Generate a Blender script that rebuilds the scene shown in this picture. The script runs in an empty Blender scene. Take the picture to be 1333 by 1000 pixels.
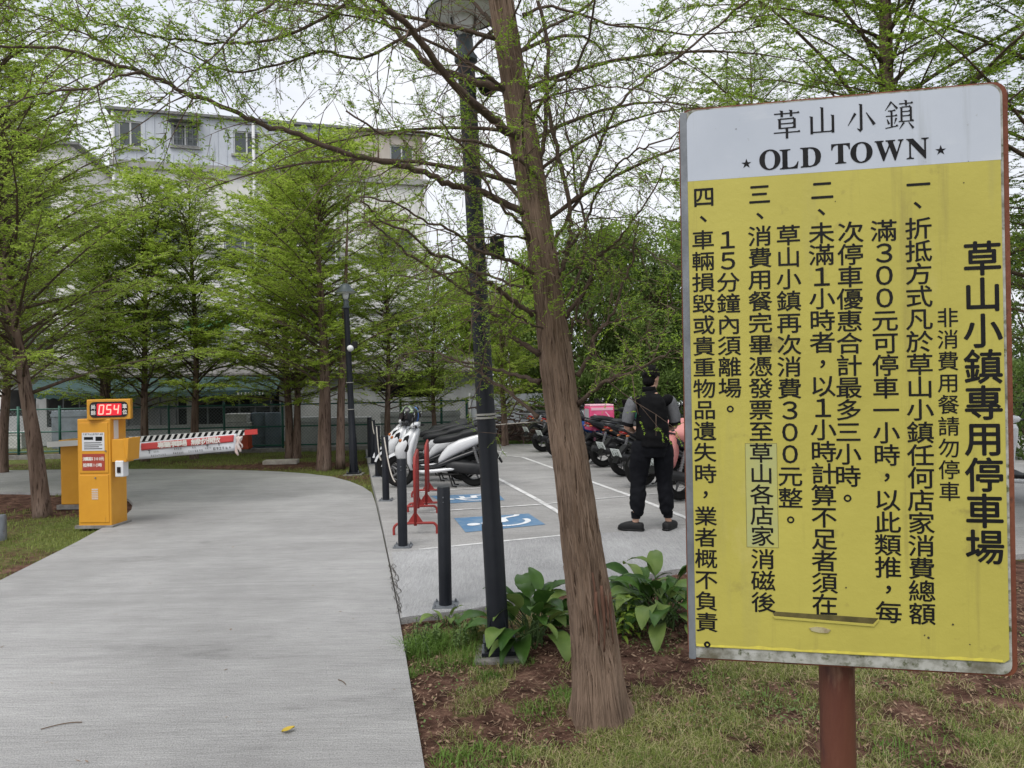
import bpy, bmesh, math, random
import numpy as np
from mathutils import Vector, Matrix, noise, Euler
R = math.radians
rnd = random.Random(7)
rng = np.random.default_rng(7)
S = bpy.context.scene
COL = S.collection

# ------------------------------------------------------------------ camera
H = 1.6
F = 1000.0
ROLL = R(1.0)
cam_d = bpy.data.cameras.new('camera')
cam = bpy.data.objects.new('camera', cam_d)
COL.objects.link(cam)
cam_d.sensor_width = 36.0
cam_d.lens = 36.0 * F / 1333.0
cam_d.clip_start = 0.05
cam_d.clip_end = 2000
cam.matrix_world = Matrix.Translation((0, 0, H)) @ Matrix.Rotation(R(90), 4, 'X') @ Matrix.Rotation(-ROLL, 4, 'Z')
S.camera = cam

# ------------------------------------------------------------------ light: overcast sky and a weak wide sun
SUN_EL, SUN_AZ = R(58), R(205)
w = bpy.data.worlds.new('World')
S.world = w
w.use_nodes = True
nt = w.node_tree
for n in list(nt.nodes):
    nt.nodes.remove(n)
out = nt.nodes.new('ShaderNodeOutputWorld')
bg = nt.nodes.new('ShaderNodeBackground')
sky = nt.nodes.new('ShaderNodeTexSky')
sky.sky_type = 'NISHITA'
sky.sun_disc = False
sky.sun_elevation = SUN_EL
sky.sun_rotation = SUN_AZ
sky.air_density = 1.0
sky.dust_density = 5.0
sky.ozone_density = 1.0
hs = nt.nodes.new('ShaderNodeHueSaturation')
hs.inputs['Saturation'].default_value = 0.12
tc = nt.nodes.new('ShaderNodeTexCoord')
mp = nt.nodes.new('ShaderNodeMapping')
mp.inputs['Scale'].default_value = (1, 1, 2.2)
cn = nt.nodes.new('ShaderNodeTexNoise')
cn.inputs['Scale'].default_value = 2.2
cn.inputs['Detail'].default_value = 5
cr = nt.nodes.new('ShaderNodeValToRGB')
cr.color_ramp.elements[0].position = 0.3
cr.color_ramp.elements[0].color = (5.6, 6.0, 6.8, 1)
cr.color_ramp.elements[1].position = 0.68
cr.color_ramp.elements[1].color = (8.3, 8.4, 8.7, 1)
mx = nt.nodes.new('ShaderNodeMix')
mx.data_type = 'RGBA'
mx.inputs[0].default_value = 0.8
nt.links.new(sky.outputs[0], hs.inputs['Color'])
nt.links.new(tc.outputs['Generated'], mp.inputs[0])
nt.links.new(mp.outputs[0], cn.inputs['Vector'])
nt.links.new(cn.outputs[0], cr.inputs[0])
nt.links.new(hs.outputs[0], mx.inputs[6])
nt.links.new(cr.outputs[0], mx.inputs[7])
nt.links.new(mx.outputs[2], bg.inputs['Color'])
bg.inputs['Strength'].default_value = 0.10
nt.links.new(bg.outputs[0], out.inputs[0])
sd = bpy.data.lights.new('sun', 'SUN')
sd.energy = 1.5
sd.angle = R(40)
sd.color = (1.0, 0.96, 0.9)
so = bpy.data.objects.new('sun', sd)
COL.objects.link(so)
_d = Vector((math.sin(SUN_AZ) * math.cos(SUN_EL), math.cos(SUN_AZ) * math.cos(SUN_EL), math.sin(SUN_EL)))
so.rotation_euler = _d.to_track_quat('Z', 'Y').to_euler()
S.view_settings.view_transform = 'Standard'
S.view_settings.look = 'None'
S.view_settings.exposure = 0.62
S.view_settings.gamma = 1.0
S.view_settings.use_curve_mapping = False
S.render.engine = 'CYCLES'
S.cycles.max_bounces = 9
S.cycles.diffuse_bounces = 6
S.cycles.transmission_bounces = 6
S.cycles.transparent_max_bounces = 6

# ------------------------------------------------------------------ from a photo pixel to a place
_c, _s = math.cos(ROLL), math.sin(ROLL)
def ray(u, v):
    x, y = u - 666.5, 499.5 - v
    return Vector(((x * _c + y * _s) / F, 1.0, (-x * _s + y * _c) / F))
def P(u, v, Y):
    d = ray(u, v)
    return Vector((d.x * Y, Y, H + d.z * Y))
def G(u, v, z=0.0):
    d = ray(u, v)
    t = (z - H) / d.z
    return Vector((d.x * t, t, z))
def sstep(a, b, x):
    t = min(1, max(0, (x - a) / (b - a)))
    return t * t * (3 - 2 * t)
def slab_z(y):
    return 0.004 + 0.07 * sstep(6.2, 10.5, y)
def GS(u, v):                      # on the parking slab
    z = 0.03
    for i in range(8):
        p = G(u, v, z)
        z = slab_z(p.y)
    return p

# ------------------------------------------------------------------ materials
MATS = {}
def mat(name, col, rough=0.7, col2=None, scale=8, detail=5, lo=0.35, hi=0.65, stretch=(1, 1, 1), bump=0, bscale=None,
        bstretch=None, metal=0, spec=0.4, rotz=0, coat=0, speck=None):
    if name in MATS:
        return MATS[name]
    m = bpy.data.materials.new(name)
    m.use_nodes = True
    t = m.node_tree
    b = t.nodes['Principled BSDF']
    b.inputs['Roughness'].default_value = rough
    b.inputs['Metallic'].default_value = metal
    b.inputs['Specular IOR Level'].default_value = spec
    b.inputs['Coat Weight'].default_value = coat
    b.inputs['Base Color'].default_value = (*col, 1)
    tc = t.nodes.new('ShaderNodeTexCoord')
    def nz(sc, st, det, rz=0):
        mp = t.nodes.new('ShaderNodeMapping')
        mp.inputs['Scale'].default_value = st
        mp.inputs['Rotation'].default_value = (0, 0, rz)
        t.links.new(tc.outputs['Object'], mp.inputs[0])
        n = t.nodes.new('ShaderNodeTexNoise')
        n.inputs['Scale'].default_value = sc
        n.inputs['Detail'].default_value = det
        n.inputs['Roughness'].default_value = 0.6
        t.links.new(mp.outputs[0], n.inputs['Vector'])
        return n.outputs[0]
    last = None
    if col2 is not None:
        f = nz(scale, stretch, detail, rotz)
        r = t.nodes.new('ShaderNodeValToRGB')
        r.color_ramp.elements[0].position = lo
        r.color_ramp.elements[0].color = (*col, 1)
        r.color_ramp.elements[1].position = hi
        r.color_ramp.elements[1].color = (*col2, 1)
        t.links.new(f, r.inputs[0])
        last = r.outputs[0]
    if speck:                                   # list of (colour, scale, stretch, lo, hi)
        for (c3, sc, st, l3, h3) in speck:
            f = nz(sc, st, 6, rotz)
            r = t.nodes.new('ShaderNodeMapRange')
            r.inputs['From Min'].default_value = l3
            r.inputs['From Max'].default_value = h3
            t.links.new(f, r.inputs['Value'])
            k = t.nodes.new('ShaderNodeMix')
            k.data_type = 'RGBA'
            t.links.new(r.outputs[0], k.inputs[0])
            if last is None:
                k.inputs[6].default_value = (*col, 1)
            else:
                t.links.new(last, k.inputs[6])
            k.inputs[7].default_value = (*c3, 1)
            last = k.outputs[2]
    if last is not None:
        t.links.new(last, b.inputs['Base Color'])
    if bump:
        f = nz(bscale or scale * 4, bstretch or stretch, 6, rotz)
        bn = t.nodes.new('ShaderNodeBump')
        bn.inputs['Strength'].default_value = bump
        bn.inputs['Distance'].default_value = 0.02
        t.links.new(f, bn.inputs['Height'])
        t.links.new(bn.outputs[0], b.inputs['Normal'])
    MATS[name] = m
    return m

def leaf_mat(name, c1, c2, trans=0.35, rough=0.55, scale=1.2):
    m = bpy.data.materials.new(name)
    m.use_nodes = True
    t = m.node_tree
    b = t.nodes['Principled BSDF']
    b.inputs['Roughness'].default_value = rough
    b.inputs['Specular IOR Level'].default_value = 0.25
    g = t.nodes.new('ShaderNodeNewGeometry')
    tc = t.nodes.new('ShaderNodeTexCoord')
    n = t.nodes.new('ShaderNodeTexNoise')
    n.inputs['Scale'].default_value = scale
    n.inputs['Detail'].default_value = 3
    t.links.new(tc.outputs['Object'], n.inputs['Vector'])
    a = t.nodes.new('ShaderNodeMath')
    a.operation = 'MULTIPLY_ADD'
    a.inputs[1].default_value = 0.45
    t.links.new(g.outputs['Random Per Island'], a.inputs[0])
    a2 = t.nodes.new('ShaderNodeMath')
    a2.operation = 'MULTIPLY_ADD'
    a2.inputs[1].default_value = 1.3
    a2.inputs[2].default_value = -0.35
    t.links.new(n.outputs[0], a2.inputs[0])
    t.links.new(a2.outputs[0], a.inputs[2])
    k = t.nodes.new('ShaderNodeMix')
    k.data_type = 'RGBA'
    k.inputs[6].default_value = (*c1, 1)
    k.inputs[7].default_value = (*c2, 1)
    t.links.new(a.outputs[0], k.inputs[0])
    t.links.new(k.outputs[2], b.inputs['Base Color'])
    tr = t.nodes.new('ShaderNodeBsdfTranslucent')
    t.links.new(k.outputs[2], tr.inputs['Color'])
    ms = t.nodes.new('ShaderNodeMixShader')
    ms.inputs[0].default_value = trans
    t.links.new(b.outputs[0], ms.inputs[1])
    t.links.new(tr.outputs[0], ms.inputs[2])
    t.links.new(ms.outputs[0], t.nodes['Material Output'].inputs[0])
    return m

# ------------------------------------------------------------------ mesh building
class MB:
    def __init__(s):
        s.v = []
        s.f = []
    def add(s, vs, fs):
        o = len(s.v)
        s.v += [tuple(p) for p in vs]
        s.f += [tuple(i + o for i in f) for f in fs]
        return s
    def box(s, c, d, rot=None):
        c = Vector(c)
        vs = []
        for z in (-.5, .5):
            for x, y in ((-.5, -.5), (.5, -.5), (.5, .5), (-.5, .5)):
                p = Vector((x * d[0], y * d[1], z * d[2]))
                if rot is not None:
                    p = rot @ p
                vs.append(c + p)
        return s.add(vs, [(3, 2, 1, 0), (4, 5, 6, 7), (0, 1, 5, 4), (1, 2, 6, 5), (2, 3, 7, 6), (3, 0, 4, 7)])
    def rings(s, rs, cap0=True, cap1=True):
        n = len(rs[0])
        vs = [p for r in rs for p in r]
        fs = []
        for i in range(len(rs) - 1):
            for j in range(n):
                a, b = i * n + j, i * n + (j + 1) % n
                fs.append((a, b, b + n, a + n))
        if cap0:
            fs.append(tuple(range(n - 1, -1, -1)))
        if cap1:
            fs.append(tuple(range((len(rs) - 1) * n, len(rs) * n)))
        return s.add(vs, fs)
    def tube(s, pts, rad, n=8, flat=None):
        pts = [Vector(p) for p in pts]
        if not hasattr(rad, '__len__'):
            rad = [rad] * len(pts)
        rs = []
        up = None
        for i, p in enumerate(pts):
            d = (pts[min(i + 1, len(pts) - 1)] - pts[max(i - 1, 0)])
            if d.length < 1e-9:
                d = Vector((0, 0, 1))
            d.normalize()
            if up is None:
                up = Vector((0, 0, 1)) if abs(d.z) < 0.9 else Vector((0, 1, 0))
            a = d.cross(up)
            if a.length < 1e-5:
                a = d.orthogonal()
            a.normalize()
            b = a.cross(d).normalized()
            up = b
            rs.append([p + a * math.cos(2 * math.pi * k / n) * rad[i] + b * math.sin(2 * math.pi * k / n) * rad[i] * (flat or 1) for k in range(n)])
        return s.rings(rs)
    def lathe(s, prof, c=(0, 0, 0), n=16, axis='z', cap=True):
        rs = []
        for r, h in prof:
            ring = []
            for k in range(n):
                a = 2 * math.pi * k / n
                x, y = r * math.cos(a), r * math.sin(a)
                p = {'z': (x, y, h), 'y': (x, h, -y), 'x': (h, x, y)}[axis]
                ring.append(Vector(c) + Vector(p))
            rs.append(ring)
        return s.rings(rs, cap, cap)
    def loftx(s, secs, n=14, e=2.6, axis='x'):
        """sections (pos, centre, half width, half thickness): superellipses across x (centre = z) or across z (centre = x)"""
        rs = []
        for (p, c, hw, hh) in secs:
            ring = []
            for k in range(n):
                a = 2 * math.pi * k / n
                ca, sa = math.cos(a), math.sin(a)
                y = hw * math.copysign(abs(ca) ** (2 / e), ca)
                q = hh * math.copysign(abs(sa) ** (2 / e), sa)
                ring.append((p, y, c + q) if axis == 'x' else (c - q, y, p))
            rs.append(ring)
        return s.rings(rs)
    def prism(s, poly, z0, z1, m=None):
        n = len(poly)
        vs = [Vector((x, y, z0)) for x, y in poly] + [Vector((x, y, z1)) for x, y in poly]
        if m is not None:
            vs = [m @ p for p in vs]
        fs = [tuple(range(n - 1, -1, -1)), tuple(range(n, 2 * n))]
        for i in range(n):
            j = (i + 1) % n
            fs.append((i, j, j + n, i + n))
        return s.add(vs, fs)
    def ball(s, c, r, n=14, m=9):
        r = r if hasattr(r, '__len__') else (r, r, r)
        rs = []
        for i in range(m):
            t = math.pi * (0.02 + 0.96 * i / (m - 1))
            rs.append([Vector(c) + Vector((r[0] * math.sin(t) * math.cos(2 * math.pi * k / n), r[1] * math.sin(t) * math.sin(2 * math.pi * k / n), -r[2] * math.cos(t))) for k in range(n)])
        return s.rings(rs)
    def xf(s, m):
        s.v = [tuple(m @ Vector(p)) for p in s.v]
        return s
    def build(s, name, material, parent=None, smooth=False, bevel=0, sub=0, angle=40):
        me = bpy.data.meshes.new(name)
        me.from_pydata(s.v, [], s.f)
        return link(name, me, material, parent, smooth, bevel, sub, angle)

def link(name, me, material, parent=None, smooth=False, bevel=0, sub=0, angle=40):
    me.validate()
    o = bpy.data.objects.new(name, me)
    COL.objects.link(o)
    if material is not None:
        me.materials.append(material)
    if smooth:
        me.shade_smooth()
        if smooth == 'auto':
            me.set_sharp_from_angle(angle=R(angle))
    if bevel:
        b = o.modifiers.new('bevel', 'BEVEL')
        b.width = bevel
        b.segments = 2
        b.limit_method = 'ANGLE'
        b.angle_limit = R(40)
    if sub:
        q = o.modifiers.new('sub', 'SUBSURF')
        q.levels = sub
        q.render_levels = sub
    if parent is not None:
        o.parent = parent
    return o

def np_mesh(name, V, faces_n, material, parent=None, smooth=False):
    """V: (n,3) vertices already ordered face by face, faces_n verts each"""
    nv = len(V)
    nf = nv // faces_n
    me = bpy.data.meshes.new(name)
    me.vertices.add(nv)
    me.vertices.foreach_set('co', np.ascontiguousarray(V, dtype=np.float32).ravel())
    me.loops.add(nv)
    me.loops.foreach_set('vertex_index', np.arange(nv, dtype=np.int32))
    me.polygons.add(nf)
    me.polygons.foreach_set('loop_start', np.arange(0, nv, faces_n, dtype=np.int32))
    me.update(calc_edges=True)
    o = bpy.data.objects.new(name, me)
    COL.objects.link(o)
    me.materials.append(material)
    if smooth:
        me.shade_smooth()
    if parent is not None:
        o.parent = parent
    return o

def tag(o, label, cat, group=None, kind=None):
    if label:
        o['label'] = label
    if cat:
        o['category'] = cat
    if group:
        o['group'] = group
    if kind:
        o['kind'] = kind
    return o
def thing(name, label, cat, loc=(0, 0, 0), rz=0, group=None):
    o = bpy.data.objects.new(name, None)
    o.empty_display_size = 0.1
    COL.objects.link(o)
    o.location = loc
    o.rotation_euler = (0, 0, rz)
    return tag(o, label, cat, group)
def struct(o):
    o['kind'] = 'structure'
    return o
KIDS = {}
def kids(o):
    return [c for c in bpy.data.objects if c.parent == o]
def dup(o, loc, rz, label, group=None, scale=None):
    c = o.copy()
    COL.objects.link(c)
    c.location = loc
    c.rotation_euler = (0, 0, rz)
    if scale:
        c.scale = scale
    c['label'] = label
    if group:
        c['group'] = group
    for ch in kids(o):
        d = ch.copy()
        COL.objects.link(d)
        d.parent = c
        for g in kids(ch):
            e = g.copy()
            COL.objects.link(e)
            e.parent = d
    return c

def crom(pts, per=6):
    """smooth curve through points"""
    pts = [np.array(p, float) for p in pts]
    if len(pts) < 3:
        return [pts[0] + (pts[-1] - pts[0]) * t for t in np.linspace(0, 1, per + 1)]
    q = [2 * pts[0] - pts[1]] + pts + [2 * pts[-1] - pts[-2]]
    r = []
    for i in range(1, len(q) - 2):
        a, b, c, d = q[i - 1:i + 3]
        for k in range(per):
            t = k / per
            r.append(0.5 * (2 * b + (c - a) * t + (2 * a - 5 * b + 4 * c - d) * t * t + (3 * b - a - 3 * c + d) * t ** 3))
    r.append(pts[-1])
    return r

# text as flat meshes, one glyph at a time
_tc = bpy.data.curves.new('glyph', 'FONT')
_to = bpy.data.objects.new('glyph', _tc)
COL.objects.link(_to)
_tc.resolution_u = 3
GL = {}
def glyph(ch, bold=0.0):
    k = (ch, bold)
    if k not in GL:
        _tc.body = ch
        _tc.offset = bold
        dg = bpy.context.evaluated_depsgraph_get()
        dg.update()
        me = bpy.data.meshes.new_from_object(_to.evaluated_get(dg))
        vs = [(p.co.x, p.co.y) for p in me.vertices]
        GL[k] = (vs, [tuple(f.vertices) for f in me.polygons])
        bpy.data.meshes.remove(me)
    return GL[k]
def put_glyph(mb, ch, cx, cy, size, z, m, bold=0.0, sx=1.0, rot=0, mode='bbox'):
    """glyph centred at (cx, cy) of the plane with matrix m; z = lift off the plane"""
    vs, fs = glyph(ch, 0.0)
    if not vs:
        return
    if mode == 'bbox':
        ox = (min(p[0] for p in vs) + max(p[0] for p in vs)) / 2
        oy = (min(p[1] for p in vs) + max(p[1] for p in vs)) / 2
    else:
        ox, oy = 0.5, 0.38
    c, s = math.cos(rot), math.sin(rot)
    d = bold * size
    for i, (ex, ey) in enumerate(((0, 0), (d, 0), (-d, 0), (0, d), (0, -d)) if bold else ((0, 0),)):
        pts = []
        for x, y in vs:
            x, y = (x - ox) * size * sx, (y - oy) * size
            pts.append(m @ Vector((cx + x * c - y * s + ex, cy + x * s + y * c + ey, z + i * .00004)))
        mb.add(pts, fs)
def put_line(mb, text, x0, x1, cy, size, z, m, bold=0.01, sx=1.0):
    n = len(text)
    for i, ch in enumerate(text):
        if ch != ' ':
            put_glyph(mb, ch, x0 + (x1 - x0) * (i + .5) / n, cy, size, z, m, bold, sx, mode='bbox')
# ================================================================== ground, driveway, parking slab
def xy(p):
    return (p.x, p.y)
DRIVE = [xy(G(u, v)) for u, v in ((520, 805), (507, 738), (497, 690), (489, 655), (484, 641), (472, 633), (455, 626), (432, 620), (400, 616), (365, 613.5), (330, 612), (260, 610.5), (200, 610), (100, 610.5), (0, 612))]
DRIVE += [(-26, 15.6), (-26, 12.0)]
DRIVE += [xy(G(u, v)) for u, v in ((0, 640), (80, 641), (130, 641.5), (155, 644), (167, 649), (173, 655), (171, 663), (162, 671), (140, 683), (100, 705), (50, 730), (0, 755))]
_l = DRIVE[-1]
DRIVE += [(-4.2, 5.0), (-4.3, 3.0), (-5.2, -4)]
_a, _b = G(520, 805), G(553, 1000)
_e = _b + (_b - _a) * 3.0
DRIVE += [(_e.x, _e.y), xy(_b)]
_x0 = G(521, 806)
# parking slab: left edge beside the driveway, front edge behind the planting bed
SLAB = [xy(G(521.5, 805)), xy(G(615, 794)), xy(G(720, 772)), xy(G(880, 742)), xy(G(1330, 722)), (14, 8.4), (14, 24), (5.6, 20.6), (2.2, 19.2), xy(G(560, 582)), xy(G(476, 588))]
SLAB += [xy(G(479, 605)), xy(G(484, 630)), xy(G(491, 658)), xy(G(500, 697)), xy(G(509, 738))]

def inpoly(x, y, poly):
    r = np.zeros(np.shape(x), bool)
    n = len(poly)
    for i in range(n):
        x1, y1 = poly[i]
        x2, y2 = poly[(i + 1) % n]
        if y1 == y2:
            continue
        cond = ((y1 > y) != (y2 > y)) & (x < (x2 - x1) * (y - y1) / (y2 - y1) + x1)
        r ^= cond
    return r

def gz(x, y):
    return -0.040 + 0.030 * noise.noise((x * 1.3, y * 1.3, 3.1)) * (0.6 if y < 6.5 else 0.35) + 0.012 * noise.noise((x * 5, y * 5, 9)) * (1 if y < 6.5 else 0.3)
def bed(x, y):                      # 1 in the planting bed right of the driveway
    return 1.0 if (y < 6.9 and x > -1.4) else 0.0
def gmask(x, y):                    # how grassy a spot is
    n = 0.5 + 0.9 * noise.noise((x * 0.9 + 4, y * 0.9, 0)) + 0.45 * noise.noise((x * 2.6, y * 2.6, 5))
    if bed(x, y):
        m = n * 0.7 + 0.03 + 0.55 * noise.noise((x * 5.5, y * 5.5, 1)) + 0.3 * noise.noise((x * 13, y * 13, 4))
        m += 0.55 * sstep(3.9, 2.8, y) * sstep(0.0, 0.5, x)
        m -= 0.75 * sstep(-0.05, -0.55, x + (y - 3) * 0.12) * sstep(4.9, 4.3, y)      # bare red strip by the driveway
        m -= 0.35 * sstep(4.3, 4.8, y) * sstep(-0.2, 0.3, x)           # barer soil behind
        return min(1, max(0, m))
    m = n * 0.6 + 0.38
    if x < -4 and y < 13:
        m = 0.25 + n * 0.75 - 0.55 * sstep(9.6, 11, y)
    d = G(385, 603)
    m -= 0.8 * math.exp(-((x - d.x) / 1.6) ** 2 - ((y - d.y) / 0.7) ** 2)
    d = G(300, 606)
    m -= 0.3 * math.exp(-((x - d.x) / 1.0) ** 2 - ((y - d.y) / 0.5) ** 2)
    return min(1, max(0, m))

def ground():
    xs = sorted(set([-900, -400, -160, -80, -45, -28] + list(np.round(np.arange(-20, -4.01, 0.4), 3)) + list(np.round(np.arange(-4, 5.01, 0.11), 3)) + list(np.round(np.arange(5.4, 16, 0.6), 3)) + [24, 40, 80, 160, 400, 900]))
    ys = sorted(set([-300, -100, -40, -15, -6] + list(np.round(np.arange(-3, 2.2, 0.4), 3)) + list(np.round(np.arange(2.2, 7, 0.11), 3)) + list(np.round(np.arange(7.2, 22, 0.3), 3)) + [24, 28, 34, 45, 80, 160, 400, 1200]))
    xs = [float(a) for a in xs]
    ys = [float(a) for a in ys]
    v, gm = [], []
    for y in ys:
        for x in xs:
            far = abs(x) > 30 or y > 40 or y < -10
            v.append((x, y, -0.05 if far else gz(x, y)))
            gm.append(0.5 if far else gmask(x, y))
    nx = len(xs)
    f = [(j * nx + i, j * nx + i + 1, (j + 1) * nx + i + 1, (j + 1) * nx + i) for j in range(len(ys) - 1) for i in range(nx - 1)]
    me = bpy.data.meshes.new('ground')
    me.from_pydata(v, [], f)
    at = me.attributes.new('grassy', 'FLOAT', 'POINT')
    at.data.foreach_set('value', gm)
    m = bpy.data.materials.new('soil_and_grass')
    m.use_nodes = True
    t = m.node_tree
    b = t.nodes['Principled BSDF']
    b.inputs['Roughness'].default_value = 0.95
    b.inputs['Specular IOR Level'].default_value = 0.1
    tc = t.nodes.new('ShaderNodeTexCoord')
    def nz(sc, det=6):
        n = t.nodes.new('ShaderNodeTexNoise')
        n.inputs['Scale'].default_value = sc
        n.inputs['Detail'].default_value = det
        n.inputs['Roughness'].default_value = 0.65
        t.links.new(tc.outputs['Object'], n.inputs['Vector'])
        return n
    def ramp(fac, cols):
        r = t.nodes.new('ShaderNodeValToRGB')
        e = r.color_ramp.elements
        while len(e) < len(cols):
            e.new(0.5)
        for q, (p, c) in zip(e, cols):
            q.position = p
            q.color = (*c, 1)
        t.links.new(fac, r.inputs[0])
        return r.outputs[0]
    soil = ramp(nz(9, 8).outputs[0], [(0.30, (0.024, 0.012, 0.009)), (0.47, (0.083, 0.043, 0.031)), (0.62, (0.175, 0.098, 0.072)), (0.74, (0.30, 0.19, 0.13))])
    gr = ramp(nz(22, 8).outputs[0], [(0.3, (0.045, 0.055, 0.016)), (0.52, (0.12, 0.15, 0.04)), (0.72, (0.25, 0.24, 0.10))])
    a = t.nodes.new('ShaderNodeAttribute')
    a.attribute_name = 'grassy'
    k = t.nodes.new('ShaderNodeMath')
    k.operation = 'ADD'
    n2 = nz(14, 8)
    sub = t.nodes.new('ShaderNodeMath')
    sub.operation = 'MULTIPLY_ADD'
    sub.inputs[1].default_value = 1.2
    sub.inputs[2].default_value = -0.65
    t.links.new(n2.outputs[0], sub.inputs[0])
    t.links.new(a.outputs['Fac'], k.inputs[0])
    t.links.new(sub.outputs[0], k.inputs[1])
    mr = t.nodes.new('ShaderNodeMapRange')
    mr.inputs['From Min'].default_value = 0.35
    mr.inputs['From Max'].default_value = 0.75
    t.links.new(k.outputs[0], mr.inputs['Value'])
    mx = t.nodes.new('ShaderNodeMix')
    mx.data_type = 'RGBA'
    t.links.new(mr.outputs[0], mx.inputs[0])
    t.links.new(soil, mx.inputs[6])
    t.links.new(gr, mx.inputs[7])
    t.links.new(mx.outputs[2], b.inputs['Base Color'])
    bn = t.nodes.new('ShaderNodeBump')
    bn.inputs['Strength'].default_value = 0.9
    bn.inputs['Distance'].default_value = 0.04
    t.links.new(nz(45, 8).outputs[0], bn.inputs['Height'])
    t.links.new(bn.outputs[0], b.inputs['Normal'])
    o = link('ground', me, m, smooth=True)
    struct(o)
ground()

def slab(name, poly, zf, depth, material, cuts=None):
    bm = bmesh.new()
    vs = [bm.verts.new((x, y, 0)) for x, y in poly]
    fc = bm.faces.new(vs)
    if fc.normal.z < 0:
        fc.normal_flip()
    bm.normal_update()
    bm.faces.ensure_lookup_table()
    if bm.faces[0].normal.z < 0:
        bmesh.ops.reverse_faces(bm, faces=bm.faces[:])
    for c in cuts or []:
        bmesh.ops.bisect_plane(bm, geom=bm.verts[:] + bm.edges[:] + bm.faces[:], plane_co=(0, c, 0), plane_no=(0, 1, 0))
    bmesh.ops.triangulate(bm, faces=bm.faces[:])
    bd = [e for e in bm.edges if e.is_boundary]
    r = bmesh.ops.extrude_edge_only(bm, edges=bd)
    low = [q for q in r['geom'] if isinstance(q, bmesh.types.BMVert)]
    lowset = set(low)
    for q in bm.verts:
        z = zf(q.co.y)
        q.co.z = z - depth if q in lowset else z
    bmesh.ops.recalc_face_normals(bm, faces=bm.faces[:])
    me = bpy.data.meshes.new(name)
    bm.to_mesh(me)
    bm.free()
    if me.polygons and sum(p.normal.z * p.area for p in me.polygons) < 0:
        me.flip_normals()
    return struct(link(name, me, material))

def concrete(name, base, rot, fine, coarse):
    """broom-finished concrete: fine streaks, cloudy patches, dark pores and old stains"""
    m = bpy.data.materials.new(name)
    m.use_nodes = True
    t = m.node_tree
    b = t.nodes['Principled BSDF']
    b.inputs['Roughness'].default_value = 0.85
    b.inputs['Specular IOR Level'].default_value = 0.25
    tc = t.nodes.new('ShaderNodeTexCoord')
    def nz(sc, st=(1, 1, 1), det=5, rough=0.6, rz=rot):
        mp = t.nodes.new('ShaderNodeMapping')
        mp.inputs['Scale'].default_value = st
        mp.inputs['Rotation'].default_value = (0, 0, rz)
        t.links.new(tc.outputs['Object'], mp.inputs[0])
        n = t.nodes.new('ShaderNodeTexNoise')
        n.inputs['Scale'].default_value = sc
        n.inputs['Detail'].default_value = det
        n.inputs['Roughness'].default_value = rough
        t.links.new(mp.outputs[0], n.inputs['Vector'])
        return n.outputs[0]
    def mrange(x, a, c, d, e):
        r = t.nodes.new('ShaderNodeMapRange')
        for k, q in zip(('From Min', 'From Max', 'To Min', 'To Max'), (a, c, d, e)):
            r.inputs[k].default_value = q
        t.links.new(x, r.inputs['Value'])
        return r.outputs[0]
    def mul(a, c):
        k = t.nodes.new('ShaderNodeMath')
        k.operation = 'MULTIPLY'
        t.links.new(a, k.inputs[0])
        t.links.new(c, k.inputs[1])
        return k.outputs[0]
    streak = nz(1.0, fine, 5, 0.7)
    band = nz(1.0, coarse, 4, 0.6)
    cloud = nz(0.55, (1, 1, 1), 6, 0.62, 0.3)
    pore = nz(130, (1, 1, 1), 2, 0.5)
    val = mul(mul(mrange(streak, 0.25, 0.75, 0.79, 1.18), mrange(band, 0.3, 0.72, 0.90, 1.09)), mul(mrange(cloud, 0.28, 0.72, 0.74, 1.22), mrange(pore, 0.30, 0.60, 0.70, 1.13)))
    line = nz(1.0, (coarse[0] * 0.6, coarse[1] * 2.2, 1), 3, 0.5)
    val = mul(val, mrange(line, 0.28, 0.36, 0.86, 1.0))
    stain = nz(0.9, (1.0, 2.2, 1), 7, 0.7, 0.9)
    val = mul(val, mrange(stain, 0.58, 0.74, 1.0, 0.72))
    hb = t.nodes.new('ShaderNodeMix')
    hb.data_type = 'RGBA'
    hb.blend_type = 'MULTIPLY'
    hb.inputs[0].default_value = 1
    hb.inputs[6].default_value = (*base, 1)
    cc = t.nodes.new('ShaderNodeCombineColor')
    for i in range(3):
        t.links.new(val, cc.inputs[i])
    t.links.new(cc.outputs[0], hb.inputs[7])
    t.links.new(hb.outputs[2], b.inputs['Base Color'])
    bn = t.nodes.new('ShaderNodeBump')
    bn.inputs['Strength'].default_value = 0.9
    bn.inputs['Distance'].default_value = 0.012
    ad = t.nodes.new('ShaderNodeMath')
    ad.operation = 'MULTIPLY_ADD'
    ad.inputs[1].default_value = 0.5
    t.links.new(pore, ad.inputs[0])
    t.links.new(streak, ad.inputs[2])
    t.links.new(ad.outputs[0], bn.inputs['Height'])
    t.links.new(bn.outputs[0], b.inputs['Normal'])
    return m
M_drive = concrete('driveway_concrete', (0.33, 0.327, 0.325), R(-9), (5, 60, 1), (0.7, 7, 1))
M_slab = concrete('parking_concrete', (0.32, 0.315, 0.31), R(-7), (4, 45, 1), (0.6, 3.0, 1))
M_apron = concrete('apron_concrete', (0.34, 0.34, 0.345), R(6), (60, 5, 1), (3.0, 0.8, 1))
slab('driveway', DRIVE, lambda y: 0.0, 0.16, M_drive)
slab('parking_lot', SLAB, slab_z, 0.2, M_slab, [6.4, 6.8, 7.2, 7.6, 8, 8.5, 9, 9.5, 10, 10.5, 12, 15])

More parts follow.
